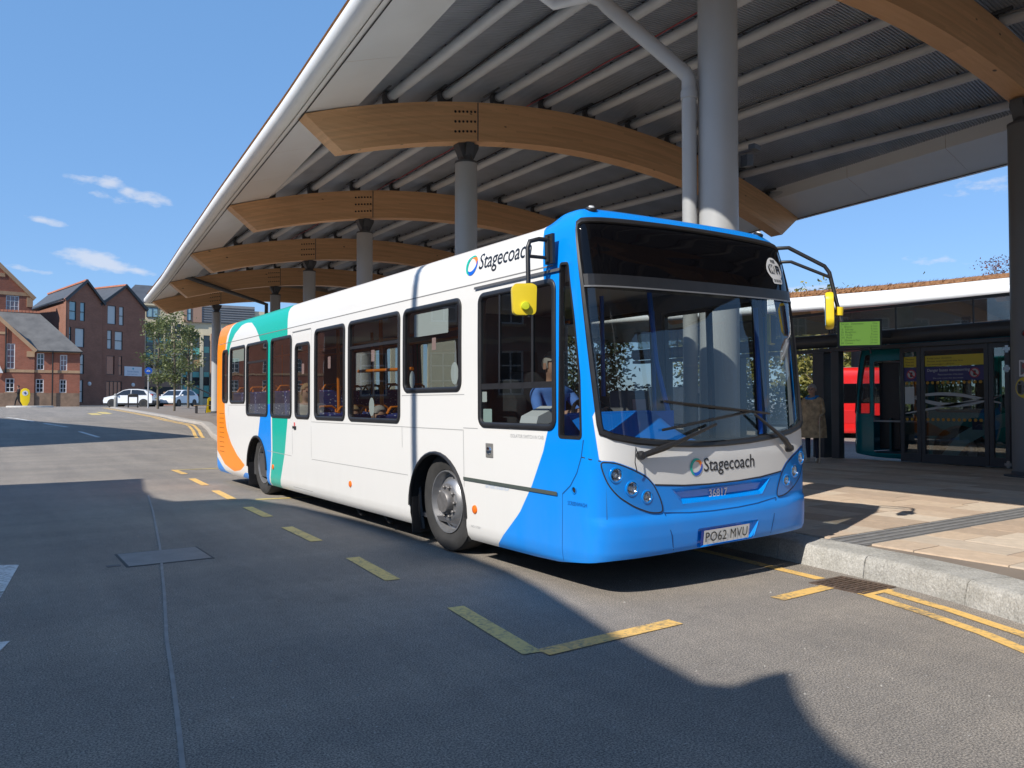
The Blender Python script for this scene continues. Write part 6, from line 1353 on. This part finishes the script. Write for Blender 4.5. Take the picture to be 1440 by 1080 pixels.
for i, h in enumerate(h2[:6]): F2.window(h, wdk, (pane_l, pane_l, pane_l, pane_l, pane_o, pane_o)[i], AP, 1, 1, .05, .1, None, 'window', .5 if i in (1, 2, 3, 5) else None)
F2.window(h2[6], wdk, pane_o, AP, 4, 1, .06, .1, None, 'entrance'); 
for h in ((1.2, 2.15), ): pass
quadm([F1.p(-.2, 11.4, .25), F1.p(2.2, 13.6, .25), F1.p(2.2, 13.6, .25)+Vector((-2.42, 13.77, 0)), FS.p(0, 11.45, .2)], 'roof', SLATE, AP); quadm([F1.p(4.4, 11.6, .25), F1.p(2.2, 13.6, .25), F1.p(2.2, 13.6, .25)+Vector((-2.42, 13.77, 0)), F1.p(4.4, 11.6, .25)+Vector((-2.42, 13.77, 0))], 'roof', SLATE, AP)
quadm([F2.p(-.15, 11.4, .25), F2.p(2.75, 13.75, .25), F2.p(2.75, 13.75, -12), F2.p(-.15, 11.4, -12)], 'roof', SLATE, AP); quadm([F2.p(5.3, 11.4, .25), F2.p(2.75, 13.75, .25), F2.p(2.75, 13.75, -12), F2.p(5.3, 11.4, -12)], 'roof', SLATE, AP)
for f_, a, m_, b_, z_ in ((F1, -.2, 2.2, 4.4, 11.45), (F2, -.15, 2.75, 5.3, 11.45)):
    for e in (a, b_): MB().bar(f_.p(e, z_, .2), f_.p(m_, 13.6 if f_ is F1 else 13.75, .2), .12, .22).build('barge_board', wdk, AP)
    MB().bar(f_.p(m_, 13.66 if f_ is F1 else 13.82, .2), f_.p(m_, 13.66, .2)+Vector((-2.42, 13.77, 0)) if f_ is F1 else f_.p(m_, 13.82, -11), .2, .16).build('ridge', RIDGE, AP)
MB().bar(FS.p(0, 11.5, .25), FS.p(13.9, 11.5, .25), .14, .14).build('gutter', wdk, AP); MB().tube([F2.p(-.05, 11.5, .12), F2.p(-.05, gz, .12)], .06, 8).build('drain_pipe', wdk, AP)
MB().add([F2.p(5.1, gz, -.3), F2.p(5.1, gz, -10), F2.p(5.1, 11.6, -10), F2.p(5.1, 11.6, -.3)], [(0, 1, 2, 3)]).build('side_wall', DBR, AP)
for f_, a in ((F1, 2.75), (F2, 3.74)): MB().lathe(f_.p(a, 3.4, 0), f_.n, [(.2, 0), (.2, .06), (.12, .12), (0, .13)], 16).build('wall_lamp', wfr, AP, smooth=40)
sgn = thing('building_sign', 'white rectangular sign board on the brown apartment block', 'sign'); F2.box(2.69, 4.73, 4.32, 5.32, .01, .06, 'board', M('sign board white', (.62, .65, .70), .5), sgn)
text_on('lettering', 'Gorse Stacks', .26, lambda a, b: F2.p(3.0+a, 4.72+b, .065), M('sign ink', (.12, .25, .40), .5), sgn, 1, 0, 1.35); text_on('lettering', 'student rooms to let', .16, lambda a, b: F2.p(3.0+a, 4.47+b, .065), M('sign ink', (.12, .25, .40), .5), sgn, 1, 0, 1.2)
MB().lathe(F2.p(3.7, 5.1, .061), F2.n, [(.1, 0), (.1, .004)], 16).build('emblem', M('sign emblem', (.05, .35, .45), .5), sgn)
# --- cream and brick offices with teal spandrels
CR = thing('cream_office_block', 'cream and brick office block with teal glass bands behind the trees', 'building')
F3 = Fac((15.59, 95.9), (23.82, 95.14), gz); CREAM = M('cream render', (.62, .54, .38), .8, var=.06); TEALG = M('teal spandrel', (.10, .36, .33), .25, coat=.5); GREYP = M('grey cladding', (.22, .22, .225), .5, var=.08); BROWN = M('brown panel', (.30, .20, .10), .6)
F3.wall([(0, gz), (40, gz), (40, 12.4), (0, 12.4)], [(.3+i*1.0, 1.1+i*1.0, 5.4, 10.5) for i in range(4)]+[(4.1+i*1.05, 4.95+i*1.05, 2.2, 9.3) for i in range(2)]+[(6.35+i*1.3, 7.05+i*1.3, 2.0, 9.3) for i in range(22)], 'wall', CREAM, CR)
for i in range(4):
    F3.window((.3+i, 1.1+i, 5.4, 10.5), wdk, pane_m, CR, 1, 4, .06, .12)
    for z in (6.6, 8.3): F3.box(.36+i, 1.04+i, z, z+.5, -.115, -.08, 'spandrel', TEALG, CR)
for i in range(2):
    F3.window((4.1+i*1.05, 4.95+i*1.05, 2.2, 9.3), wdk, pane_m, CR, 1, 5, .06, .12)
    for z, h, m in ((7.1, .75, TEALG), (4.45, .6, TEALG), (5.15, 1.3, BROWN), (2.5, 1.0, TEALG)): F3.box(4.15+i*1.05, 4.9+i*1.05, z, z+h, -.115, -.07, 'spandrel', m, CR)
for i in range(6):
    F3.window((6.35+i*1.3, 7.05+i*1.3, 2.0, 9.3), wdk, pane_m, CR, 1, 5, .06, .12)
    for z, h, m in ((7.3, .7, TEALG), (4.5, .55, TEALG), (2.2, 1.3, TEALG)): F3.box(6.4+i*1.3, 7.0+i*1.3, z, z+h, -.115, -.07, 'spandrel', m, CR)
F3.box(0, 3.9, gz, 4.5, .01, .25, 'brick_base', OBR, CR); F3.box(.2, 3.4, 1.6, 3.3, .26, .30, 'undercroft', M('undercroft dark', (.06, .055, .05), .8), CR)
for i in range(9): F3.box(3.0, 3.9, 5.3+i*.55, 5.45+i*.55, .02, .3, 'balcony_rail', CREAM, CR)
F3.box(2.9, 3.0, 4.5, 10.4, .02, .25, 'fin', CREAM, CR); F3.box(3.95, 4.08, gz, 10.5, .02, .3, 'fin', CREAM, CR); F3.box(5.95, 6.3, gz, 9.4, .02, .35, 'column', CREAM, CR)
F3.box(4.2, 6.1, 10.75, 12.9, .02, .3, 'brick_bay', OBR, CR); F3.box(6.12, 12, 10.75, 12.9, .02, .2, 'louvre_panel', GREYP, CR); F3.box(7.1, 7.5, gz, 9.5, .02, .4, 'brick_pier', OBR, CR)
for i in range(7): F3.box(6.2, 12, 10.85+i*.28, 10.9+i*.28, .2, .25, 'louvre', wdk, CR)
F3.window((4.5, 4.95, 10.9, 12.6), wdk, pane_b, CR, 1, 2, .05, -.32); F3.window((.3, 1.5, 11.1, 12.2), wdk, pane_b, CR, 2, 1, .05, -.04)
F3.box(-.3, 14, 12.4, 12.7, -.4, .35, 'cornice', CREAM, CR) if False else F3.box(-.2, 4.1, 12.41, 12.62, -.4, .2, 'cornice', CREAM, CR)
quadm([F3.p(-2.5, 12.7, .2), F3.p(3, 12.7, .2), F3.p(3, 15.2, -4), F3.p(-.6, 15.2, -4)], 'roof', SLATE, CR)
LW = thing('low_brick_wall', 'low orange brick wall by the ramp in front of the cream building', 'wall'); FL = Fac((15.6, 84.0), (20, 82), gz)
FL.wall([(0, gz), (.9, gz), (.9, 2.5), (0, 2.5)], [], 'wall', OBR, LW, .5); FL.box(-.03, .93, 2.5, 2.58, -.5, .03, 'coping', STONE, LW)
RP = thing('ramp_railing', 'black handrail on the ramp in front of the cream building', 'railing'); pts = [(16.6, 82.5, 3.3), (17.6, 82.2, 3.3), (19.4, 81.6, 2.4)]
MB().tube(pts, .07, 8).build('handrail', PIPE, RP)
for a in pts: MB().tube([a, (a[0], a[1], gz)], .07, 8).build('post', PIPE, RP)
# --- brick terrace just out of the picture on the left (it shades the road and shows in the bus windows)
FX, FY = Fac((-3.2, 27.8), (-8.7, 41), .3), Fac((-16, 22.4), (-3.2, 27.8), .3)
TR = thing('brick_terrace', 'red brick terrace with white windows beside the road', 'building')
hx = [(1.2+i*2.6, 2.2+i*2.6, z, z+1.7) for i in range(4) for z in (1.6, 4.6)]; hy_ = [(1.2+i*2.6, 2.2+i*2.6, z, z+1.7) for i in range(5) for z in (1.6, 4.6)]
FX2 = Fac((-8.7, 41), (-3.2, 27.8), .3)
Fq = Fac((-3.2, 27.8), (-8.7, 41), .3)
Fq.wall([(0, 0), (Fq.L, 0), (Fq.L, 9), (0, 9)], hx, 'wall', RBR, TR)
for h in hx: Fq.window(h, wfr, pane_m, TR, 2, 3, .07, .12, STONE)
FY.wall([(0, 0), (FY.L, 0), (FY.L, 9), (0, 9)], hy_, 'wall', RBR, TR)
for h in hy_: FY.window(h, wfr, pane_m, TR, 2, 3, .07, .12, STONE)
FY.box(0, FY.L, 3.7, 3.95, .002, .06, 'stone_band', STONE, TR); FY.box(-.2, FY.L+.2, 8.7, 9.0, .003, .2, 'cornice', STONE, TR)
a_, b_, c_, d_ = FY.p(-.3, 8.95, .25), FY.p(FY.L+.2, 8.95, .2), Fq.p(Fq.L, 8.95, .2), Fq.p(Fq.L, 8.95, -14)
quadm([a_, b_, c_, d_], 'roof', OSLATE, TR)
FZ = Fac((-24, -14), (-24, 22), 0); FZ.n = Vector((1, 0, 0)); HT = thing('brick_hall', 'long brick hall with a gabled slate roof across the bus lanes', 'building')
hz_ = [(2+i*3.2, 3.3+i*3.2, z, z+1.8) for i in range(10) for z in (1.3, 4.3)]
FZ.wall([(0, 0), (36, 0), (36, 7), (28, 7), (23, 11.5), (18, 7), (0, 7)], hz_, 'wall', RBR, HT)
for h in hz_: FZ.window(h, wfr, pane_m, HT, 2, 3, .08, .12, STONE)
quadm([FZ.p(-.3, 6.9, .3), FZ.p(36.3, 6.9, .3), FZ.p(36.3, 11, -6), FZ.p(-.3, 11, -6)], 'roof', OSLATE, HT)
for s_ in ((17.7, 6.8), (28.3, 6.8)): MB().bar(FZ.p(*s_, .2), FZ.p(23, 11.6, .2), .3, .3).build('coping', OBR, HT)
FB = Fac((30, -40), (-14, -40), 0); FB.n = Vector((0, 1, 0)); BH = thing('brick_warehouse', 'long brick warehouse closing the far end of the bus lanes', 'building')
hb_ = [(2+i*3.4, 3.6+i*3.4, z, z+2.0) for i in range(12) for z in (1.4, 5.0)]
FB.wall([(0, 0), (44, 0), (44, 9.5), (0, 9.5)], hb_, 'wall', DBR, BH)
for h in hb_: FB.window(h, wdk, pane_m, BH, 2, 2, .08, .12, STONE)
FB.box(-.2, 44.2, 9.5, 9.8, -.4, .25, 'cornice', STONE, BH)
# ================================================================== neighbouring canopy behind the camera (shades the road)
NC = thing('neighbour_canopy', 'flat edged canopy of the next bay, overhead beside the road', 'canopy')
out = [(-7.2, 14.45), (-6.1, 14.36), (-4.9, 14.36), (-5.24, 12.06), (-5.3, 10.9), (-5.15, 10.25), (-4.6, 10.13), (-4.17, 10.0), (-3.85, 8.7), (-3.68, 7.1), (-3.64, 6.0), (-3.7, 4.8), (-3.74, 4.2), (-3.80, 3.5), (-3.95, 2.8), (-4.12, 2.2), (-4.3, 1.6), (-4.42, 1.1), (-4.5, .72), (-4.4, .6), (-4.15, .62), (-3.97, .58), (-4.25, .32), (-4.45, .1), (-4.62, -.15), (-5.0, -1.2), (-5.6, -2.6), (-7.5, -6), (-20, -6.5), (-21, 14.6)]
MB().prism(out, lambda a, b, d: (a, b, d), 6.45, 6.72).build('roof_slab', soff_m, NC)
for x, y in ((-8.5, 1.5), (-8.8, 9.0), (-16, 1.5), (-16, 9)): MB().tube([(x, y, 0), (x, y, 6.45)], .22, 24).build('column', grey_st, NC, smooth=40)
for y in (1.5, 9): MB().box(-19, -6.2, y-.15, y+.15, 6.0, 6.449).build('beam', WOOD, NC)
LP_ = thing('lamp_post', 'tall slim street lamp post beside the road', 'lamp post', (-2.24, 5.56, 0))
MB().tube([(0, 0, 0), (0, 0, 10.8), (0, 0, 11.0)], [.075, .05, .05], 14).build('post', grey_st, LP_, smooth=40); MB().tube([(0, 0, 11.0), (-.1, 0, 11.25), (-.9, 0, 11.4)], .035, 10).build('arm', grey_st, LP_, smooth=40); MB().obox((-1.15, 0, 11.4), (.3, 0, 0), (0, .12, 0), (0, 0, .06)).build('lamp_head', grey_st, LP_, bevel=.03)
# ================================================================== street furniture far left
BO = thing('keep_left_bollard', 'yellow shield-shaped traffic bollard on the small island', 'bollard', (3.38, 72.5, zg(72.5)+.1)); ym = M('bollard yellow', (.85, .60, .01), .4)
vd = Vector((-.05, -1, 0)).normalized(); vr = Vector((1, -.05, 0)).normalized()
MB().prism([(-.14, 0), (.14, 0), (.30, .35), (.34, .9), (.28, 1.25), (.1, 1.38), (-.1, 1.38), (-.28, 1.25), (-.34, .9), (-.30, .35)], lambda a, b, d: tuple(vr*a+vd*d+Vector((0, 0, b))), -.1, .1).build('shell', ym, BO, smooth=40, bevel=.03)
MB().lathe(vd*.101+Vector((0, 0, 1.0)), vd, [(.20, 0), (.20, .01)], 20).build('sign_disc', M('disc white', (.6, .62, .65), .5), BO); MB().prism([(-.10, .06), (-.02, -.08), (.05, -.12), (.10, -.02), (.04, .1)], lambda a, b, d: tuple(vr*a+vd*d+Vector((0, 0, 1.0+b))), .112, .118).build('sign_arrow', M('disc ink', (.05, .08, .2), .5), BO)
isl = MB(); N_ = 28
for z, k in ((0, 1), (.10, .99), (.12, .94)): isl.v += [(3.7+1.6*k*math.cos(2*math.pi*i/N_), 72+1.3*k*math.sin(2*math.pi*i/N_), zg(72)+z) for i in range(N_)]
isl.f = [(r*N_+i, r*N_+(i+1) % N_, (r+1)*N_+(i+1) % N_, (r+1)*N_+i) for r in range(2) for i in range(N_)]+[tuple(range(2*N_, 3*N_))]; isl.m = [0]*len(isl.f); isl.build('traffic_island', M('island concrete', (.5, .48, .45), .8, var=.1), label='small pale kerbed island under the yellow bollard', cat='traffic island')
CS = thing('cycle_sign', 'round blue cycle sign on a thin pole by the white cars', 'sign', (10.3, 61.0, zg(61))); vd2 = Vector((-.2, -.98, 0)); vr2 = Vector((.98, -.2, 0))
MB().tube([(0, 0, 0), (0, 0, 2.95)], .045, 10).build('pole', M('pole galvanised', (.45, .46, .47), .5, .3), CS, smooth=40); MB().lathe(vd2*.06+Vector((0, 0, 2.7)), vd2, [(.25, 0), (.25, .02)], 24).build('disc', M('sign blue', (.01, .09, .45), .4), CS)
for a, b in (((-.12, -.04), (.0, .06)), ((.0, .06), (.12, -.04)), ((-.12, -.04), (.12, -.04))): MB().bar(vd2*.085+vr2*a[0]+Vector((0, 0, 2.7+a[1])), vd2*.085+vr2*b[0]+Vector((0, 0, 2.7+b[1])), .03, .03).build('bicycle_symbol', M('disc white', (.6, .62, .65), .5), CS)
HB = thing('hoop_barrier', 'dark steel hoop barrier on the pavement in front of the side-on white car', 'barrier', (9.75, 63.8, zg(63.8))); MB().tube([(-.30, .1, 0), (-.30, .1, .95), (-.25, .08, 1.02), (.25, -.08, 1.02), (.30, -.1, .95), (.30, -.1, 0)], .05, 10).build('hoop', PIPE, HB, smooth=40); MB().obox((0, 0, .9), (.28, -.09, 0), (.01, .03, 0), (0, 0, .08)).build('cross_plate', PIPE, HB)
BD = thing('bollard', 'short grey bollard at the corner of the far pavement', 'bollard', (8.9, 66.0, zg(66))); MB().lathe((0, 0, 0), (0, 0, 1), [(.13, 0), (.13, 1.0), (.10, 1.06), (0, 1.08)], 16).build('post', M('bollard grey', (.25, .25, .24), .6), BD, smooth=40); MB().lathe((0, 0, .8), (0, 0, 1), [(.134, 0), (.134, .08)], 16).build('reflector_band', M('disc white', (.6, .62, .65), .5), BD)
BN = thing('bench', 'slatted bench on the pavement behind the bus rear', 'bench', (10.75, 46.3, zg(46.3)+kh(46.3)-.01)); tan = M('bench timber', (.36, .25, .14), .7)
for i in range(4): MB().box(-.55, .55, -.2+i*.11, -.11+i*.11, .42, .46).build('slat', tan, BN)
for x in (-.45, .45): MB().box(x-.025, x+.025, -.2, .22, 0, .42).build('leg', PIPE, BN)
YB = thing('yellow_notice_stand', 'yellow and black folding notice stand beside the bench', 'sign', (11.25, 47.2, zg(47.2)+kh(47.2)-.01)); YB.scale = (.75, .75, .8); MB().prism([(-.28, 0), (.28, 0), (.22, 1.0), (.1, 1.1), (-.1, 1.1), (-.22, 1.0)], lambda a, b, d: (a, d-b*.15, b), -.03, .03).build('board', ym, YB, bevel=.01); MB().obox((0, -.13, .55), (.12, 0, 0), (0, .01, 0), (0, -.05, .3)).build('black_panel', PIPE, YB); MB().prism([(-.28, 0), (.28, 0), (.22, 1.0), (-.22, 1.0)], lambda a, b, d: (a, .3+d-b*.42, b), -.02, .02).build('back_board', PIPE, YB)
# ================================================================== people
SKIN = M('skin', (.42, .24, .17), .6); HAIRS = {'dark': M('hair dark', (.02, .015, .012), .7), 'grey': M('hair grey', (.32, .30, .28), .7), 'fair': M('hair fair', (.30, .20, .10), .7)}
def person(label, loc, rotz, pose, top, bottom, hair, scale=1., shoe=None, long_hair=False, bald=False, parent=None):
    """body: one skinned surface; hair is a child"""
    root = thing('person', label, 'person', loc, (0, 0, rotz)); root.scale = (scale,)*3
    if parent: root.parent = parent
    P = pose; V, E, Rr = [], [], []
    def vtx(p, r): V.append(p); Rr.append(r if isinstance(r, tuple) else (r, r)); return len(V)-1
    def chain(start, pts):
        a = start
        for p, r in pts: b = vtx(p, r); E.append((a, b)); a = b
        return a
    hip = Vector(P['hip']); neck = Vector(P['neck']); head = Vector(P['head']); sh = (neck-hip)
    pel = vtx(hip, (.155, .115)); belly = chain(pel, [(hip+sh*.35, (.145, .11)), (hip+sh*.68, (.165, .115)), (hip+sh*.9, (.13, .09)), (neck+(head-neck)*.15, .055), (neck+(head-neck)*.5, .058), (head+Vector((0, 0, -.03)), .082), (head+Vector((0, 0, .05)), .088), (head+Vector((0, 0, .11)), .06)])
    chest = 2
    chest = pel+2
    for sg, k in ((-1, 'l'), (1, 'r')):
        s, e, w = (Vector(P[n+k]) for n in ('sh', 'el', 'wr')); a = chain(chest+1, [(s, .062), ((s+e)/2, .052), (e, .043), ((e+w)/2, .038), (w, .028)])
        d = (w-e).normalized(); hnd = vtx(w+d*.06, (.035, .02)); E.append((a, hnd)); side = d.orthogonal().normalized(); up_ = d.cross(side)
        for q in range(4): f1 = vtx(w+d*.11+side*(.024*(q-1.5)), .0095); E.append((hnd, f1)); f2 = vtx(w+d*(.145+.01*(q in (1, 2)))+side*(.026*(q-1.5))+up_*.015, .008); E.append((f1, f2))
        t1 = vtx(w+d*.07+side*.05, .010); E.append((hnd, t1)); t2 = vtx(w+d*.10+side*.062+up_*.01, .009); E.append((t1, t2))
        h, kn, an, to = (Vector(P[n+k]) for n in ('hp', 'kn', 'an', 'to')); chain(pel, [(h, .09), ((h+kn)/2, .078), (kn, .058), ((kn+an)/2, .056), (an, .04), (to, (.042, .03))])
    me = bpy.data.meshes.new('body'); me.from_pydata([tuple(v) for v in V], E, []); o = bpy.data.objects.new('body', me); COL.objects.link(o)
    m = o.modifiers.new('skin', 'SKIN'); sv = me.skin_vertices[0].data
    for i, r in enumerate(Rr): sv[i].radius = r
    sv[0].use_root = True; ss = o.modifiers.new('sub', 'SUBSURF'); ss.levels = 2; ss.render_levels = 2
    bpy.context.view_layer.update(); dg = bpy.context.evaluated_depsgraph_get(); bme = bpy.data.meshes.new_from_object(o.evaluated_get(dg)); bpy.data.objects.remove(o)
    bme.materials.clear()
    for mm in (top, bottom, SKIN, shoe or M('shoe dark', (.03, .028, .026), .6)): bme.materials.append(mm)
    wr = [Vector(P['wrl']), Vector(P['wrr'])]; an = [Vector(P['anl']), Vector(P['anr'])]
    for p in bme.polygons:
        c = p.center; p.use_smooth = True; mi = 0
        nd = (c-neck).dot((head-neck).normalized())
        if nd > .015 and (c-head).length < .24: mi = 2
        elif min((c-w).length for w in wr) < .17 and min((c-w).length for w in wr) < .5*(c-hip).length and any((c-w).dot((w-Vector(P['el'+k])).normalized()) > -.02 for w, k in zip(wr, 'lr')): mi = 2
        elif min((c-a).length for a in an) < .16 and c.z < min(a.z for a in an)+.02: mi = 3
        elif (c-hip).dot(sh.normalized()) < .02: mi = 1
        p.material_index = mi
    body = link('body', bme, root)
    f = Vector((0, -1, 0)); hr = MB(); n = 16
    def cap(u, v): 
        th = math.pi*(.02+.60*v); ph = 2*math.pi*u; k = Vector((math.sin(th)*math.cos(ph)*.094, math.sin(th)*math.sin(ph)*.108, math.cos(th)*.118))
        if k.y < -.045 and k.z < .05: k.y = -.07 if k.z > .02 else -.03; k *= .82 if k.z < .02 else 1
        return head+Vector((0, .012, .045))+k
    hr.grid(cap, 18, 10)
    if long_hair: hr.tube([head+Vector((0, .08, .08)), head+Vector((0, .10, -.05)), head+Vector((0, .09, -.2))], [.07, .085, .05], 10)
    hr.build('hair', hair, root, smooth=60)
    fc = MB()
    fc.lathe(head+Vector((0, -.085, .0)), (0, -1, -.25), [(.017, -.01), (.016, .012), (.008, .028), (0, .032)], 8); fc.build('nose', SKIN, root, smooth=60)
    for sg in (-1, 1):
        MB().lathe(head+Vector((sg*.034, -.083, .035)), (0, -1, 0), [(.013, -.008), (.011, .004), (0, .007)], 8).build('eye', M('eye dark', (.03, .02, .02), .3), root); MB().obox(head+Vector((sg*.090, .01, .02)), (.008, 0, 0), (0, .02, 0), (0, 0, .03)).build('ear', SKIN, root, bevel=.008)
    MB().obox(head+Vector((0, -.084, -.045)), (.024, 0, 0), (0, .006, 0), (0, 0, .006)).build('mouth', M('lips', (.32, .11, .10), .5), root)
    return root
STAND = dict(hip=(0, 0, .95), neck=(0, .01, 1.46), head=(0, -.02, 1.60), shl=(-.19, .01, 1.40), ell=(-.25, .03, 1.12), wrl=(-.24, -.06, .88), shr=(.19, .01, 1.40), elr=(.25, .03, 1.12), wrr=(.24, -.06, .88), hpl=(-.09, 0, .90), knl=(-.10, -.02, .50), anl=(-.10, .02, .09), tol=(-.11, -.13, .035), hpr=(.09, 0, .90), knr=(.10, -.02, .50), anr=(.10, .02, .09), tor=(.11, -.13, .035))
WALK = dict(STAND, knl=(-.09, -.16, .52), anl=(-.09, -.22, .11), tol=(-.09, -.37, .06), knr=(.09, .02, .49), anr=(.09, .26, .14), tor=(.09, .16, .035), ell=(-.25, .10, 1.13), wrl=(-.22, .0, .92), elr=(.23, -.08, 1.14), wrr=(.15, -.24, 1.24))
def sit(z): return dict(hip=(0, .02, z+.10), neck=(0, .09, z+.62), head=(0, .05, z+.77), shl=(-.19, .08, z+.55), ell=(-.25, .0, z+.29), wrl=(-.17, -.22, z+.22), shr=(.19, .08, z+.55), elr=(.25, .0, z+.29), wrr=(.17, -.22, z+.22), hpl=(-.09, -.02, z+.07), knl=(-.12, -.42, z+.08), anl=(-.12, -.42, z-.34), tol=(-.12, -.56, z-.39), hpr=(.09, -.02, z+.07), knr=(.12, -.42, z+.08), anr=(.12, -.42, z-.34), tor=(.12, -.56, z-.39))
cl = lambda n, c, v=.15: M(n, c, .85, var=v, vscale=9)
black_c, navy = cl('black cloth', (.012, .012, .014)), cl('navy trousers', (.02, .024, .045)); shirt = cl('blue shirt', (.10, .24, .66)); tanc = cl('tan patterned coat', (.40, .29, .17), .55); pink = cl('pink top', (.75, .28, .34)); grey_c = cl('grey cardigan', (.30, .29, .27)); cream_c = cl('cream coat', (.55, .50, .42)); denim = cl('denim', (.06, .09, .16))
person('pedestrian in black clothes walking past the yellow bollard', (3.05, 75.5, zg(75.5)), math.radians(-80), WALK, black_c, black_c, HAIRS['dark'])
drv = dict(sit(.99)); drv.update(ell=(-.27, -.12, 1.30), wrl=(-.17, -.38, 1.36), elr=(.27, -.12, 1.30), wrr=(.17, -.38, 1.36))
ry = -math.radians(1.2)
def inbus(x, y, z): return (4.985+x*math.cos(ry)+z*math.sin(ry), 4.26+y, z*math.cos(ry)-x*math.sin(ry))
person('driver in a blue shirt sitting at the wheel of the blue and white bus', inbus(-.62, 1.42, 0), 0, drv, shirt, navy, HAIRS['grey'])
for x, y, z, t_, h, lb in ((-.95, 5.2, .42, grey_c, 'fair', 'fair-haired passenger in grey sitting at a bus window'), (-.95, 4.42, .42, pink, 'grey', 'grey-haired passenger in a pink top sitting at a bus window'), (-.95, 6.9, .74, cream_c, 'fair', 'passenger in a cream coat by the rear bus windows'), (.5, 5.2, .42, black_c, 'dark', 'passenger in black on the far side of the bus')):
    person(lb, inbus(x, y, z-.42+.10), 0, sit(.40), t_, denim, HAIRS[h], long_hair=(h == 'fair'))
cane = dict(STAND, elr=(.27, -.06, 1.14), wrr=(.26, -.24, .98))
person('person in a tan patterned coat standing by the dark posts near the bus door', (14.68, 10.25, KH), math.radians(-75), cane, tanc, navy, HAIRS['grey'], .95, shoe=M('shoe cream', (.5, .44, .36), .6))
PT_ = bpy.data.objects[-1] if False else [o for o in COL.objects if o.get('label', '').startswith('person in a tan')][0]
ct = MB()
def coatf(u, w):
    a = 2*math.pi*u; z = 1.42-.86*w; r = .15+.05*math.sin(w*2.2)+.055*w+.008*math.sin(a*7)*w; return (r*1.22*math.cos(a), r*.86*math.sin(a)+.005, z)
ct.grid(coatf, 36, 12); ct.build('coat', tanc, PT_, smooth=60); MB().tube([(-.09, -.12, 1.44), (0, -.10, 1.41), (.09, -.12, 1.44), (.12, .02, 1.47), (0, .10, 1.48), (-.12, .02, 1.47)], .03, 8, closed=True).build('scarf', cl('blue scarf', (.03, .22, .55)), PT_, smooth=50)
wk = thing('walking_stick', 'pale walking stick held by the person in the tan coat', 'stick', (14.68, 10.25, KH), (0, 0, math.radians(-75))); MB().tube([(.27, -.36, .0), (.27, -.33, .95), (.27, -.30, 1.0), (.27, -.24, 1.02), (.27, -.19, .98)], .014, 8).build('shaft', M('stick wood', (.45, .36, .25), .5), wk, smooth=40)
bag = thing('shoulder_bag', 'mustard yellow bag on the paving beside the front of the bus', 'bag', (8.75, 6.55, KH)); MB().prism([(-.13, 0), (.13, 0), (.15, .2), (.1, .3), (-.1, .3), (-.15, .2)], lambda a, b, d: (d, a, b), -.07, .07).build('pouch', cl('mustard canvas', (.48, .30, .06), .3), bag, smooth=45, bevel=.03); MB().tube([(0, -.10, .28), (0, -.07, .40), (0, .07, .40), (0, .10, .28)], .012, 6).build('strap', cl('brown strap', (.16, .09, .04)), bag, smooth=50)
